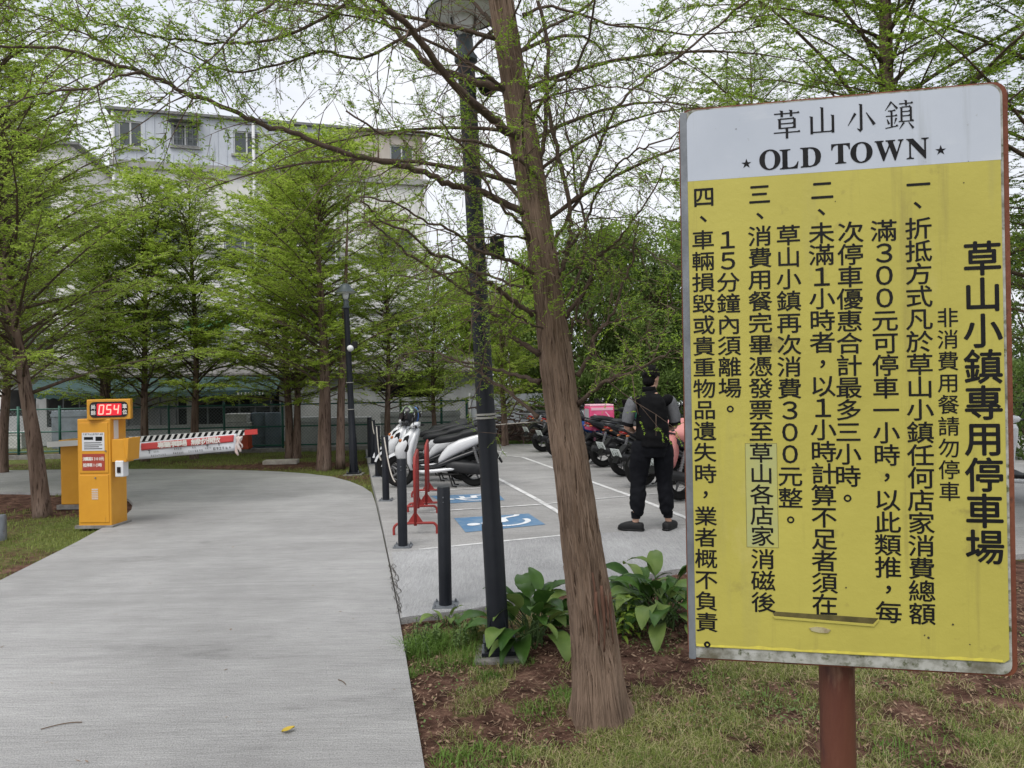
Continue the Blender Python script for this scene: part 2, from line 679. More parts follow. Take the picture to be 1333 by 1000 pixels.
def decal(name, pxs, dz, material, parent=None, cuts=()):
    """a thin sheet on the parking slab"""
    pts = [GS(u, v) for u, v in pxs]
    bm = bmesh.new()
    f = bm.faces.new([bm.verts.new((p.x, p.y, 0)) for p in pts])
    for c in (6.4, 6.8, 7.2, 7.6, 8, 8.5, 9, 9.5, 10, 10.5, 12, 15):
        bmesh.ops.bisect_plane(bm, geom=bm.verts[:] + bm.edges[:] + bm.faces[:], plane_co=(0, c, 0), plane_no=(0, 1, 0))
    for q in bm.verts:
        q.co.z = slab_z(q.co.y) + dz
    bm.normal_update()
    for f in bm.faces:
        if f.normal.z < 0:
            f.normal_flip()
    me = bpy.data.meshes.new(name)
    bm.to_mesh(me)
    bm.free()
    return link(name, me, material, parent)
struct(decal('parking_apron', [(523, 804), (613, 793), (720, 771), (880, 741), (1100, 730), (1100, 690), (880, 687), (729, 697.5), (640, 705), (550, 715), (510, 719)], 0.003, M_apron))
M_line = mat('worn_white_paint', (0.62, 0.62, 0.62), 0.8, (0.42, 0.42, 0.42), 9, 6, 0.45, 0.62)
M_blue = mat('worn_blue_paint', (0.075, 0.17, 0.30), 0.75, (0.16, 0.24, 0.33), 7, 8, 0.45, 0.72)
M_isa = mat('worn_symbol_paint', (0.66, 0.68, 0.70), 0.75, (0.45, 0.5, 0.55), 12, 7, 0.5, 0.75)
def lineq(u0, v0, u1, v1, wd):
    a, b = GS(u0, v0), GS(u1, v1)
    d = (b - a).normalized()
    n = Vector((-d.y, d.x, 0)) * wd / 2
    mb = MB()
    N = 8
    for i in range(N):
        q = []
        for t in (i / N, (i + 1) / N):
            p = a.lerp(b, t)
            q.append(p)
        vs = [q[0] - n, q[1] - n, q[1] + n, q[0] + n]
        for p in vs:
            p.z = slab_z(p.y) + 0.006
        mb.add(vs, [(0, 1, 2, 3)])
    return mb
bl = MB()
for a in ((645, 621, 742, 676, .07), (680, 595, 1010, 722, .07), (560, 585, 680, 595, .05), (545, 715.5, 731, 697, .045), (560, 666, 700, 657, .05), (520, 642, 628, 635, .05), (700, 657, 880, 640, .04), (640, 585.5, 660, 590, .07)):
    q = lineq(*a)
    bl.add(q.v, q.f)
struct(bl.build('bay_lines', M_line))
# blue squares with a wheelchair symbol
def isa(name, quad):
    b = struct(decal(name, quad, 0.004, M_blue))
    p = [GS(*q) for q in quad]               # order: head-left-near ... as drawn
    def T(s, t):                              # s along the symbol's height (left to right in view), t across
        a = p[3].lerp(p[2], s)
        c = p[0].lerp(p[1], s)
        q = a.lerp(c, t)
        q.z = slab_z(q.y) + 0.008
        return q
    mb = MB()
    def strip(pts, w):
        for i in range(len(pts) - 1):
            (x0, y0), (x1, y1) = pts[i], pts[i + 1]
            dx, dy = x1 - x0, y1 - y0
            L = math.hypot(dx, dy)
            nx, ny = -dy / L * w / 2, dx / L * w / 2
            mb.add([T(x0 - nx, y0 - ny), T(x1 - nx, y1 - ny), T(x1 + nx, y1 + ny), T(x0 + nx, y0 + ny)], [(0, 1, 2, 3)])
    def disc(cx, cy, r):
        n = 16
        mb.add([T(cx + r * math.cos(2 * math.pi * k / n), cy + r * math.sin(2 * math.pi * k / n)) for k in range(n)], [tuple(range(n))])
    disc(0.17, 0.44, 0.085)
    strip([(0.27, 0.45), (0.58, 0.48)], 0.10)
    strip([(0.40, 0.50), (0.41, 0.74)], 0.075)
    strip([(0.58, 0.46), (0.59, 0.74)], 0.09)
    strip([(0.57, 0.73), (0.80, 0.86), (0.83, 0.95)], 0.075)
    strip([(0.60 + 0.27 * math.cos(t), 0.46 + 0.31 * math.sin(t)) for t in np.linspace(2.95, 5.2 + 1.45, 18)], 0.075)
    o = mb.build('wheelchair_symbol', M_isa, b)
    return b
isa('blue_bay_marking', [(591, 674.5), (688, 668.5), (710, 682.7), (606, 693)])
isa('blue_bay_marking', [(560, 645.5), (648, 642), (657, 651), (580, 655.5)])
# crack where the slab meets the driveway
ck = MB()
for k in range(3):
    pts = []
    for v in np.arange(736, 800, 3):
        u = 508 + (v - 736) * 0.17 + rnd.uniform(-3.5, 3.5) + k * 2.5
        pts.append(G(u, v))
    for i in range(len(pts) - 1):
        a, b = pts[i], pts[i + 1]
        ww = rnd.uniform(0.0015, 0.004)
        za, zb = slab_z(a.y) + 0.0078 + k * 0.0004, slab_z(b.y) + 0.0078 + k * 0.0004
        ck.add([(a.x - ww, a.y, za), (b.x - ww, b.y, zb), (b.x + ww, b.y, zb), (a.x + ww, a.y, za)], [(0, 1, 2, 3)])
struct(ck.build('crack', mat('crack_dirt', (0.05, 0.045, 0.04), 0.95)))

# ================================================================== grass, weeds, litter (nobody could count them)
DR = [tuple(p) for p in DRIVE]
SL = [tuple(p) for p in SLAB]
def blades(name, pts, hs, ws, material, lean=0.5, kind='stuff'):
    n = len(pts)
    az = rng.uniform(0, 2 * np.pi, n)
    ln = rng.uniform(0.1, lean, n) * hs
    d = np.stack([np.cos(az), np.sin(az), np.zeros(n)], 1)
    sd_ = np.stack([-np.sin(az), np.cos(az), np.zeros(n)], 1) * (ws / 2)[:, None]
    mid = pts + d * (ln * 0.35)[:, None] + np.array([0, 0, 1]) * (hs * 0.6)[:, None]
    tip = pts + d * (ln * 1.1)[:, None] + np.array([0, 0, 1]) * (hs * rng.uniform(0.75, 1, n))[:, None]
    V = np.stack([pts - sd_, pts + sd_, mid + sd_ * 0.8, pts - sd_, mid + sd_ * 0.8, mid - sd_ * 0.8, mid - sd_ * 0.8, mid + sd_ * 0.8, tip], 1).reshape(-1, 3)
    # weld into one island per blade
    me = bpy.data.meshes.new(name)
    W = np.stack([pts - sd_, pts + sd_, mid + sd_ * 0.8, mid - sd_ * 0.8, tip], 1).reshape(-1, 3)
    me.vertices.add(5 * n)
    me.vertices.foreach_set('co', W.astype(np.float32).ravel())
    base = (np.arange(n) * 5)[:, None]
    li = np.concatenate([base + np.array([0, 1, 2, 3]), base + np.array([3, 2, 4])], 1).ravel()
    me.loops.add(7 * n)
    me.loops.foreach_set('vertex_index', li.astype(np.int32))
    me.polygons.add(2 * n)
    ls = (np.arange(n) * 7)[:, None] + np.array([0, 4])
    me.polygons.foreach_set('loop_start', ls.ravel().astype(np.int32))
    me.update(calc_edges=True)
    o = bpy.data.objects.new(name, me)
    COL.objects.link(o)
    me.materials.append(material)
    return o
def scatter(n, x0, x1, y0, y1, power=1.0, thr=0.0):
    x = rng.uniform(x0, x1, n)
    y = rng.uniform(y0, y1, n)
    ok = ~inpoly(x, y, DR) & ~inpoly(x, y, SL)
    x, y = x[ok], y[ok]
    m = np.array([gmask(a, b) for a, b in zip(x, y)])
    k = rng.uniform(0, 1, len(x)) < np.clip((m - thr) / (1 - thr), 0, 1) ** power
    x, y = x[k], y[k]
    z = np.array([gz(a, b) for a, b in zip(x, y)]) - 0.004
    return np.stack([x, y, z], 1)
M_grass = leaf_mat('grass_blades', (0.11, 0.165, 0.028), (0.30, 0.33, 0.095), 0.4, 0.6, 1.5)
M_dry = leaf_mat('dry_grass_blades', (0.30, 0.27, 0.13), (0.52, 0.47, 0.26), 0.3, 0.7, 1.5)
M_tuft = leaf_mat('lush_grass_blades', (0.075, 0.15, 0.022), (0.17, 0.29, 0.055), 0.35, 0.5, 2)
p = scatter(330000, -0.7, 4.2, 2.2, 5.9, 1.6, 0.22)
tag(blades('bed_grass', p, rng.uniform(0.012, 0.055, len(p)), rng.uniform(0.002, 0.0038, len(p)), M_grass, 1.2), 'short patchy grass growing in the red soil around the sign and tree', 'grass', kind='stuff')
p = scatter(160000, -0.7, 4.2, 2.2, 5.6, 1.4, 0.22)
tag(blades('dry_grass', p, rng.uniform(0.012, 0.05, len(p)), rng.uniform(0.0015, 0.003, len(p)), M_dry, 2.6), 'dry straw-coloured grass mixed into the planting bed', 'grass', kind='stuff')
p = np.concatenate([scatter(60000, -12, -3.5, 6.4, 13, 1.0, 0.2), scatter(90000, -11, -1.3, 12, 20.5, 0.8, 0.15)])
tag(blades('lawn_grass', p, rng.uniform(0.02, 0.06, len(p)), rng.uniform(0.004, 0.009, len(p)), M_grass, 1.0), 'short green lawn grass beside and beyond the driveway', 'grass', kind='stuff')
p = scatter(40000, -0.3, 6, 18.2, 21, 0.5, 0.0)
tag(blades('verge_grass', p, rng.uniform(0.05, 0.16, len(p)), rng.uniform(0.006, 0.012, len(p)), M_tuft, 0.8), 'grass verge along the far edge of the parking lot', 'grass', kind='stuff')
# lush tufts beside the driveway corner and sprinkled tufts in the bed
pp, hh = [], []
for (u, v, rr, n, h) in ((543, 846, .15, 700, .15), (560, 836, .13, 500, .13), (588, 838, .20, 800, .13), (612, 852, .14, 450, .10), (600, 862, .16, 300, .07), (556, 866, .12, 260, .08), (530, 878, .06, 250, .07), (636, 880, .08, 250, .07), (735, 905, .10, 260, .09), (760, 915, .10, 200, .10), (700, 925, .12, 260, .07), (680, 860, .08, 160, .07), (640, 985, .15, 350, .08), (590, 990, .1, 250, .08), (1180, 985, .15, 300, .08), (930, 880, .15, 240, .06), (830, 990, .15, 250, .06), (1000, 905, .2, 300, .06), (1250, 960, .2, 300, .06)):
    c = G(u, v, -0.03)
    r = rr * np.sqrt(rng.uniform(0, 1, n))
    a = rng.uniform(0, 2 * np.pi, n)
    x, y = c.x + r * np.cos(a), c.y + r * np.sin(a)
    k = ~inpoly(x, y, DR) & ~inpoly(x, y, SL)
    x, y, r = x[k], y[k], r[k]
    pp.append(np.stack([x, y, np.array([gz(q, t) for q, t in zip(x, y)]) - .004], 1))
    hh.append(h * rng.uniform(0.2, 1.15, len(x)) * (1 - 0.5 * r / rr))
p, hh = np.concatenate(pp), np.concatenate(hh)
tag(blades('tuft_grass', p, hh, rng.uniform(0.0022, 0.0045, len(p)), M_tuft, 1.6), 'lush green grass tufts around the lamp base and tree foot', 'grass', kind='stuff')
# small broad weeds and clover: short diamonds lying over the soil
def litter(name, n, area, size, asp, material, tilt, label, thr=None, power=1.0, zl=(0.002, 0.02)):
    x = rng.uniform(area[0], area[1], n)
    y = rng.uniform(area[2], area[3], n)
    k = ~inpoly(x, y, DR) & ~inpoly(x, y, SL)
    x, y = x[k], y[k]
    if thr is not None:
        m = np.array([0.5 + 0.9 * noise.noise((a * 1.7 + 9, b * 1.7, 2)) for a, b in zip(x, y)])
        q = rng.uniform(0, 1, len(x)) < np.clip((m - thr) / (1 - thr), 0, 1) ** power
        x, y = x[q], y[q]
    n = len(x)
    z = np.array([gz(a, b) for a, b in zip(x, y)]) + rng.uniform(zl[0], zl[1], n)
    c = np.stack([x, y, z], 1)
    az = rng.uniform(0, 2 * np.pi, n)
    ti = rng.uniform(-tilt, tilt, n)
    L = rng.uniform(size[0], size[1], n)
    d = np.stack([np.cos(az) * np.cos(ti), np.sin(az) * np.cos(ti), np.sin(ti)], 1)
    s2 = np.stack([-np.sin(az), np.cos(az), rng.uniform(-tilt, tilt, n)], 1)
    V = np.stack([c - d * (L / 2)[:, None], c + s2 * (L * asp / 2)[:, None], c + d * (L / 2)[:, None], c - s2 * (L * asp / 2)[:, None]], 1).reshape(-1, 3)
    o = np_mesh(name, V, 4, material)
    return tag(o, label, 'ground cover' if 'weed' in name else 'litter', kind='stuff')
M_weed = leaf_mat('weed_leaves', (0.07, 0.12, 0.03), (0.17, 0.25, 0.08), 0.25, 0.5, 2)
litter('weed_ground_cover', 26000, (-0.7, 4, 2.3, 5.2), (0.008, 0.022), 0.7, M_weed, 0.6, 'tiny broad weeds spreading over the red soil', 0.42, 1.3, (0.0, 0.03))
M_litter = leaf_mat('dead_leaves', (0.08, 0.042, 0.028), (0.36, 0.25, 0.17), 0.05, 0.9, 3)
litter('leaf_litter', 16000, (-0.75, 4.2, 2.2, 6.2), (0.008, 0.035), 0.4, M_litter, 0.5, 'dead brown leaves and twigs lying on the red soil')
litter('straw_litter', 16000, (-0.75, 4.2, 2.2, 5.8), (0.03, 0.09), 0.035, M_litter, 0.35, 'thin dry needles and stalks lying on the red soil')
# fallen leaves on the driveway, each by itself
M_yl = mat('yellow_leaf', (0.42, 0.30, 0.03), 0.6)
def fallen(u, v, L, az, m, label, thin=False):
    c = G(u, v)
    mb = MB()
    if thin:
        pts = [c + Vector((math.cos(az) * L * (t - .5), math.sin(az) * L * (t - .5) + 0.15 * L * math.sin(t * 3), 0.006)) for t in np.linspace(0, 1, 8)]
        mb.tube(pts, 0.0025, 5)
        o = mb.build('fallen_twig', m)
        return tag(o, label, 'twig')
    rr = []
    for t in np.linspace(0.02, 1, 7):
        wd = 0.32 * L * math.sin(math.pi * t ** 0.8) + 0.002
        ctr = c + Vector((math.cos(az) * L * (t - .5), math.sin(az) * L * (t - .5), 0.005 + 0.012 * t))
        sv = Vector((-math.sin(az), math.cos(az), 0)) * wd
        rr.append([ctr - sv + Vector((0, 0, .008)), ctr, ctr + sv + Vector((0, 0, .008))])
    vs = [q for r in rr for q in r]
    fs = []
    for i in range(6):
        for j in range(2):
            a = i * 3 + j
            fs.append((a, a + 1, a + 4, a + 3))
    mb.add(vs, fs)
    tag(mb.build('fallen_leaf', m, smooth=True), label, 'leaf')
fallen(375, 953, 0.06, 0.4, M_yl, 'small yellow fallen leaf on the driveway near the camera')
M_tw = mat('dry_twig', (0.12, 0.08, 0.05), 0.9)
fallen(80, 946, 0.17, 0.4, M_tw, 'thin dry twig lying at the near left of the driveway', True)
fallen(445, 889, 0.09, -0.9, M_tw, 'short dark twig lying on the driveway near its right edge', True)

def specks():
    V = []
    for i in range(150):
        y = 2.4 + 8 * rnd.random() ** 1.6
        x = rnd.uniform(-4.2, -.1)
        if not inpoly(np.array([x]), np.array([y]), DR)[0]:
            continue
        a, L = rnd.uniform(0, 6.28), rnd.uniform(.004, .022)
        d, q = np.array([math.cos(a), math.sin(a), rnd.uniform(-.1, .1)]) * L, np.array([-math.sin(a), math.cos(a), 0]) * L * rnd.uniform(.1, .4)
        c = np.array([x, y, .004])
        V += [c - d, c + q, c + d, c - q]
    o = np_mesh('driveway_litter', np.array(V), 4, M_litter)
    tag(o, 'scattered specks of dry leaf litter on the concrete driveway', 'litter', kind='stuff')
specks()
# ================================================================== the parking sign
M_yel = mat('sign_yellow', (0.44, 0.39, 0.080), 0.5, (0.37, 0.325, 0.065), 3.5, 8, 0.3, 0.7, bump=0.06, bscale=60, spec=0.35,
            speck=[((0.20, 0.16, 0.05), 11, (1, 1, 1), 0.64, 0.80), ((0.24, 0.20, 0.06), 26, (1, 1, .05), 0.58, 0.85), ((0.30, 0.27, 0.10), 7, (1, 1, .12), 0.55, 0.8), ((0.47, 0.41, 0.14), 5, (1, 1, .4), 0.6, 0.75)])
M_hdr = mat('sign_white', (0.46, 0.495, 0.56), 0.45, (0.40, 0.435, 0.50), 4, 8, 0.3, 0.7, spec=0.35, speck=[((0.55, 0.57, 0.61), 9, (.3, .3, 1), 0.6, 0.8), ((0.30, 0.32, 0.34), 24, (1, 1, .05), 0.6, 0.85), ((0.25, 0.25, 0.25), 50, (1, 1, 1), 0.68, 0.78)])
M_ink = mat('sign_black', (0.004, 0.004, 0.005), 0.6, (0.010, 0.010, 0.011), 30, spec=.2)
M_back = mat('sign_backing_grime', (0.36, 0.36, 0.33), 0.7, (0.13, 0.13, 0.10), 34, 10, 0.38, 0.70, stretch=(1, 1, 1.2), speck=[((0.44, 0.44, 0.42), 17, (1, 1, 1), 0.52, 0.68), ((0.06, 0.07, 0.025), 60, (1, 1, 1), 0.54, 0.68), ((0.10, 0.09, 0.06), 9, (1, 1, 1), 0.56, 0.72)])
M_rust = mat('rusty_steel', (0.12, 0.032, 0.016), 0.75, (0.20, 0.065, 0.03), 9, 8, 0.35, 0.7, stretch=(1, 1, .35), bump=0.3, bscale=70, speck=[((0.035, 0.015, 0.012), 30, (1, 1, .5), 0.58, 0.72)])
M_galv = mat('galvanised_steel', (0.20, 0.215, 0.235), 0.55, (0.12, 0.13, 0.145), 14, 8, 0.35, 0.65, stretch=(1, 1, .5), metal=0.3, bump=0.1, bscale=80, speck=[((0.10, 0.06, 0.04), 22, (1, 1, .6), 0.66, 0.74)])
M_post = mat('red_oxide_post', (0.085, 0.024, 0.014), 0.65, (0.14, 0.052, 0.028), 6, 8, 0.35, 0.7, stretch=(1, 1, .25), bump=0.15, bscale=60, spec=0.4, speck=[((0.20, 0.11, 0.07), 18, (1, 1, .2), 0.60, 0.76), ((0.045, 0.014, 0.014), 12, (1, 1, .3), 0.58, 0.7)])
YL, YR = 1.765, 1.625
sBL, sBR = P(897, 855, YL), P(1321, 877, YR)
ux = Vector((sBR.x - sBL.x, sBR.y - sBL.y, 0))
SW = ux.length
ux.normalize()
uy = Vector((0, 0, 1))
un = ux.cross(uy)                       # faces the camera side
sO = Vector((sBL.x, sBL.y, 0))
SM = Matrix(((ux.x, uy.x, un.x, sO.x), (ux.y, uy.y, un.y, sO.y), (ux.z, uy.z, un.z, sO.z), (0, 0, 0, 1)))
cpos = Vector((0, 0, H))
def sg(u, v):                           # photo pixel -> place on the sign face
    d = ray(u, v)
    t = (sO - cpos).dot(un) / d.dot(un)
    p = cpos + d * t - sO
    return p.dot(ux), p.z
sgn = thing('parking_sign', 'yellow and white parking rules sign on a rusty red post headed OLD TOWN', 'sign', (sO.x, sO.y, 0))
LM = SM.copy()
LM.translation = (0, 0, 0)              # sign-local: the Empty stands at the foot
z0 = sg(1100, 869)[1]
z1 = sg(1100, 124)[1]
def rrect(x0, y0, x1, y1, rb, rt, n=5):
    pts = []
    for cx, cy, a0, r in ((x0 + rb, y0 + rb, 180, rb), (x1 - rb, y0 + rb, 270, rb), (x1 - rt, y1 - rt, 0, rt), (x0 + rt, y1 - rt, 90, rt)):
        for k in range(n + 1):
            a = R(a0 + 90 * k / n)
            pts.append((cx + r * math.cos(a), cy + r * math.sin(a)))
    return pts
# steel tray frame behind, its rim a little wider than the sheets
MB().prism(rrect(-0.002, z0, SW + 0.007, z1 + 0.002, 0.022, 0.028), -0.032, -0.004, LM).build('tray', M_rust, sgn)
MB().prism(rrect(0.0, z0 + 0.001, 0.016, z1 - 0.006, 0.004, 0.006), -0.003, 0.0015, LM).build('edge_angle', M_galv, sgn, bevel=0.001)
MB().prism(rrect(0.0035, z0 + 0.0045, SW - 0.0045, z1 - 0.002, 0.02, 0.026), -0.0035, 0.0, LM).build('backing_sheet', M_back, sgn)
zy0 = sg(1100, 851)[1]
zh = sg(1100, 222)[1]
ylo = sg(900, 832)[1]
mid = sg(1315, 211)
MB().prism([(0.0155, zy0 + .006), (0.022, zy0), (SW - 0.020, zy0), (SW - 0.0105, zy0 + .007), (SW - 0.0105, zh), (0.0155, zh)], 0.0003, 0.0022, LM).build('yellow_sheet', M_yel, sgn)
tp = rrect(0.0155, zh + 0.0003, SW - 0.0095, z1 - 0.0055, 0.0004, 0.026)
MB().prism(tp, 0.0003, 0.0022, LM).build('white_header', M_hdr, sgn)
ZT = 0.0028
pxm = 1.69 / 1000 * 1.02                  # about a photo pixel on the sign
txt = MB()
hand = MB()
def column(s, ua, va, ub, vb, size, bold=0.012, mb=txt, sx=1.12):
    """characters evenly spaced from the centre of the first to the centre of the last"""
    a, b = sg(ua, va), sg(ub, vb)
    n = len(s)
    for i, ch in enumerate(s):
        t = i / max(1, n - 1)
        x, y = a[0] + (b[0] - a[0]) * t, a[1] + (b[1] - a[1]) * t
        if ch in '，。、':
            put_glyph(mb, ch, x + (0.000 if ch == '，' else 0), y, size * 1.0, ZT, LM, bold * 1.2)
        elif ch in '0123456789':
            put_glyph(mb, chr(ord(ch) + 0xFEE0), x, y, size * 1.08, ZT, LM, bold * 1.1, sx)
        else:
            put_glyph(mb, ch, x, y, size, ZT, LM, bold, sx, mode='em')
e = 29.0 * pxm
column('折抵方式凡於草山小鎮任何店家消費總額', 1195, 297, 1200, 798, e)
column('滿300元可停車一小時，以此類推，每', 1150, 300, 1156.5, 796, e)
column('次停車優惠合計最多三小時。', 1107, 302, 1103, 648, e)
column('未滿1小時者，以1小時計算不足者須在', 1069, 303, 1073.5, 786, e)
column('草山小鎮再次消費300元整。', 1026, 306, 1029, 676, e * .97)
column('消費用餐完畢憑發票至', 989, 307, 990.5, 561, e * .97)
column('草山各店家', 990.5, 589, 992.5, 697, e * .95)
column('消磁後', 993, 727, 993.5, 783, e * .97)
column('15分鐘內須離場。', 947, 312, 950.5, 532, e * .95)
column('車輛損毀或貴重物品遺失時，業者概不負責', 915, 312, 920, 809, e * .93)
for ch, u, v in (('一', 1195, 240), ('、', 1194, 267), ('二', 1070, 248), ('、', 1069, 276), ('三', 988.5, 253), ('、', 989, 281), ('四', 916, 257), ('、', 915.5, 285)):
    x, y = sg(u, v)
    put_glyph(txt, ch, x, y, e, ZT, LM, 0.016)
column('非消費用餐請勿停車', 1233, 413, 1235.5, 639, 25.5 * pxm, 0.008, txt, 1.0)
column('草山小鎮專用停車場', 1278, 336, 1281.5, 711, 45 * pxm, 0.017, txt, 1.0)
x, y = sg(920.5, 838)
put_glyph(txt, '。', x, y, 24 * pxm, .0032, LM, .03)
txt.build('rules_lettering', M_ink, sgn)
# header in a thick-and-thin face: serif letters, and brush-cut characters drawn stroke by stroke
hd = MB()
OT = {'O': '𝐎', 'L': '𝐋', 'D': '𝐃', 'T': '𝐓', 'W': '𝐖', 'N': '𝐍'}
for ch, u, v, k in (('O', 1002, 208, 1), ('L', 1027, 207, 1), ('D', 1055, 204.5, 1), ('T', 1094, 200, 1), ('O', 1121, 198.5, 1), ('W', 1157, 196, 1), ('N', 1194, 193.5, 1)):
    x, y = sg(u, v)
    put_glyph(hd, OT[ch], x, y, 37 * pxm, ZT, LM, 0.006, 1.0 if ch not in 'W' else .95)
for u, v in ((971.5, 212.5), (1224, 195)):
    x, y = sg(u, v)
    put_glyph(hd, '★', x, y, 14.5 * pxm, ZT, LM)
hd.build('name_lettering', M_ink, sgn)
hd = MB()
SER = {  # strokes on a 0..1 square: (kind, points) h thin horizontal, v thick vertical, d diagonal wedge, b block
 '草': [('h', .04, .88, .96, .88), ('v', .32, 1.0, .32, .76), ('v', .66, 1.0, .66, .76), ('v', .24, .70, .24, .34), ('h', .24, .69, .78, .69), ('v', .78, .70, .78, .34), ('h', .24, .52, .78, .52), ('h', .24, .36, .78, .36), ('h', .02, .20, .98, .20), ('v', .50, .36, .50, -.02)],
 '山': [('v', .50, .98, .50, .10), ('v', .12, .68, .12, .04), ('v', .88, .68, .88, .04), ('h', .12, .10, .88, .10)],
 '小': [('v', .50, .98, .50, .06), ('d', .50, .02, .36, .12), ('d', .30, .66, .04, .24), ('d2', .68, .66, .96, .22)],
 '鎮': [('d', .24, .98, .02, .68), ('d2', .24, .96, .44, .72), ('h', .12, .66, .38, .66), ('h', .04, .48, .44, .48), ('v', .24, .66, .24, .10), ('d2', .08, .38, .15, .20), ('d', .40, .40, .33, .20), ('h', .02, .06, .46, .12),
        ('h', .50, .88, .98, .88), ('v', .74, 1.0, .74, .80), ('v', .58, .76, .58, .26), ('v', .90, .76, .90, .26), ('h', .58, .76, .90, .76), ('h', .58, .60, .90, .60), ('h', .58, .45, .90, .45), ('h', .48, .26, 1.0, .26), ('d', .66, .22, .50, .00), ('d2', .82, .22, .98, .00)],
}
def serif_char(ch, u, v, size):
    cx, cy = sg(u, v)
    tl, tv = (.042, .095) if ch != '鎮' else (.036, .072)
    for k, xa, ya, xb, yb in SER[ch]:
        def q(x, y):
            return LM @ Vector((cx + (x - .5) * size * 0.94, cy + (y - .5) * size, ZT + rnd.uniform(0, .0004)))
        if k == 'h':
            hd.add([q(xa, ya - tl / 2), q(xb, yb - tl / 2), q(xb, yb + tl / 2), q(xa, ya + tl / 2)], [(0, 1, 2, 3)])
            hd.add([q(xb - .10, yb + tl / 2 - .004), q(xb, yb - .01), q(xb - .03, yb + .055)], [(0, 1, 2)])
        elif k == 'v':
            hd.add([q(xa - tv / 2, ya), q(xb - tv / 2, yb), q(xb + tv / 2, yb), q(xa + tv / 2, ya - .02)], [(0, 1, 2, 3)])
            hd.add([q(xa - tv / 2 - .035, ya + .005), q(xa - tv / 2 + .01, ya - .06), q(xa + tv / 2, ya - .02)], [(0, 1, 2)])
        else:
            w0, w1 = (.10, .02) if k == 'd' else (.03, .11)
            if ch == '鎮':
                w0, w1 = w0 * .75, w1 * .75
            dx, dy = xb - xa, yb - ya
            L = math.hypot(dx, dy)
            nx, ny = -dy / L / 2, dx / L / 2
            hd.add([q(xa - nx * w0, ya - ny * w0), q(xb - nx * w1, yb - ny * w1), q(xb + nx * w1, yb + ny * w1), q(xa + nx * w0, ya + ny * w0)], [(0, 1, 2, 3)])
for ch, u, v in (('草', 1024, 161.5), ('山', 1070, 157), ('小', 1120.5, 153), ('鎮', 1170, 149.5)):
    serif_char(ch, u, v, 36 * pxm)
hd.build('title_lettering', M_ink, sgn)
# corrected words on a paler sticker, taped over
x0, y0 = sg(972.5, 711)
x1, y1 = sg(1010.5, 577)
M_stk = mat('aged_sticker', (0.41, 0.39, 0.115), 0.4, (0.35, 0.365, 0.16), 10, 6, 0.35, 0.65)
MB().prism([(x0, y0), (x1, y0), (x1, y1), (x0, y1)], 0.0023, 0.0025, LM).build('sticker', M_stk, sgn)
M_tape = mat('sticker_edge', (0.17, 0.15, 0.05), 0.5)
tpm = MB()
for (a, b, c, d) in ((x0 - .001, y0 - .001, x1 + .001, y0), (x0 - .001, y1, x1 + .001, y1 + .001), (x0 - .001, y0, x0, y1), (x1, y0, x1 + .001, y1)):
    tpm.prism([(a, b), (c, b), (c, d), (a, d)], 0.00225, 0.0027, LM)
tpm.build('sticker_edge', M_tape, sgn)
# lifted fold in the sheet, torn scrap, torn bright lower rim, drips
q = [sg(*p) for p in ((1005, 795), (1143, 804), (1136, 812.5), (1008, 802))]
MB().prism(list(reversed(q)), 0.0022, 0.0029, LM).build('fold_shade_strip', mat('painted_fold_shade', (0.05, 0.042, 0.012), 0.9, (0.11, 0.09, 0.03), 30), sgn)  # dark strip on the sheet: the fold's shadow put into the colour
q = [sg(*p) for p in ((1006, 801.5), (1008, 801), (1136, 811.5), (1143, 804.5), (1144, 806.5), (1137, 814.5), (1008, 804))]
MB().prism(list(reversed(q)), 0.0022, 0.0048, LM).build('folded_lip', M_yel, sgn)
q = [sg(*p) for p in ((1053, 816.5), (1062, 815), (1072, 816), (1081, 819), (1077, 823), (1066, 822.5), (1056, 820))]
MB().prism(list(reversed(q)), 0.0022, 0.0045, LM).build('torn_scrap', mat('torn_paper', (0.38, 0.34, 0.20), 0.8, (0.22, 0.17, 0.10), 60), sgn)
mb = MB()
N = 60
up_, lo_ = [], []
for i in range(N + 1):
    x = 0.0165 + (SW - 0.04) * i / N
    hgt = 0.004 + 0.005 * max(0, noise.noise((x * 22, 3, 0)) + .25) + 0.004 * max(0, noise.noise((x * 60, 5, 0)))
    up_.append((x, zy0 + .0012 + hgt))
    lo_.append((x, zy0 + .0012))
for i in range(N):
    mb.add([LM @ Vector((*p, 0.0027)) for p in (lo_[i], lo_[i + 1], up_[i + 1], up_[i])], [(0, 1, 2, 3)])
mb.build('torn_rim', mat('fresh_yellow', (0.62, 0.55, 0.08), 0.5, (0.5, 0.42, 0.08), 50), sgn)
dk = MB()
r_ = random.Random(3)
for (u, v, s_) in ((1240, 812, 3), (1101, 764, 2.2), (1208, 829, 3), (1203, 826, 2), (1262, 838, 2), (918, 838.5, 3.6), (1087, 262, 1.6), (1254, 238, 2), (958, 168, 1.5), (1260, 210, 1)):
    x, y = sg(u, v)
    s_ *= pxm / 2
    n = 9
    dk.add([LM @ Vector((x + s_ * r_.uniform(.6, 1.2) * math.cos(k * 6.283 / n), y + s_ * r_.uniform(.6, 1.3) * math.sin(k * 6.283 / n), 0.003)) for k in range(n)], [tuple(range(n))])
dk.build('grime', mat('dirt', (0.06, 0.05, 0.025), 0.9), sgn)
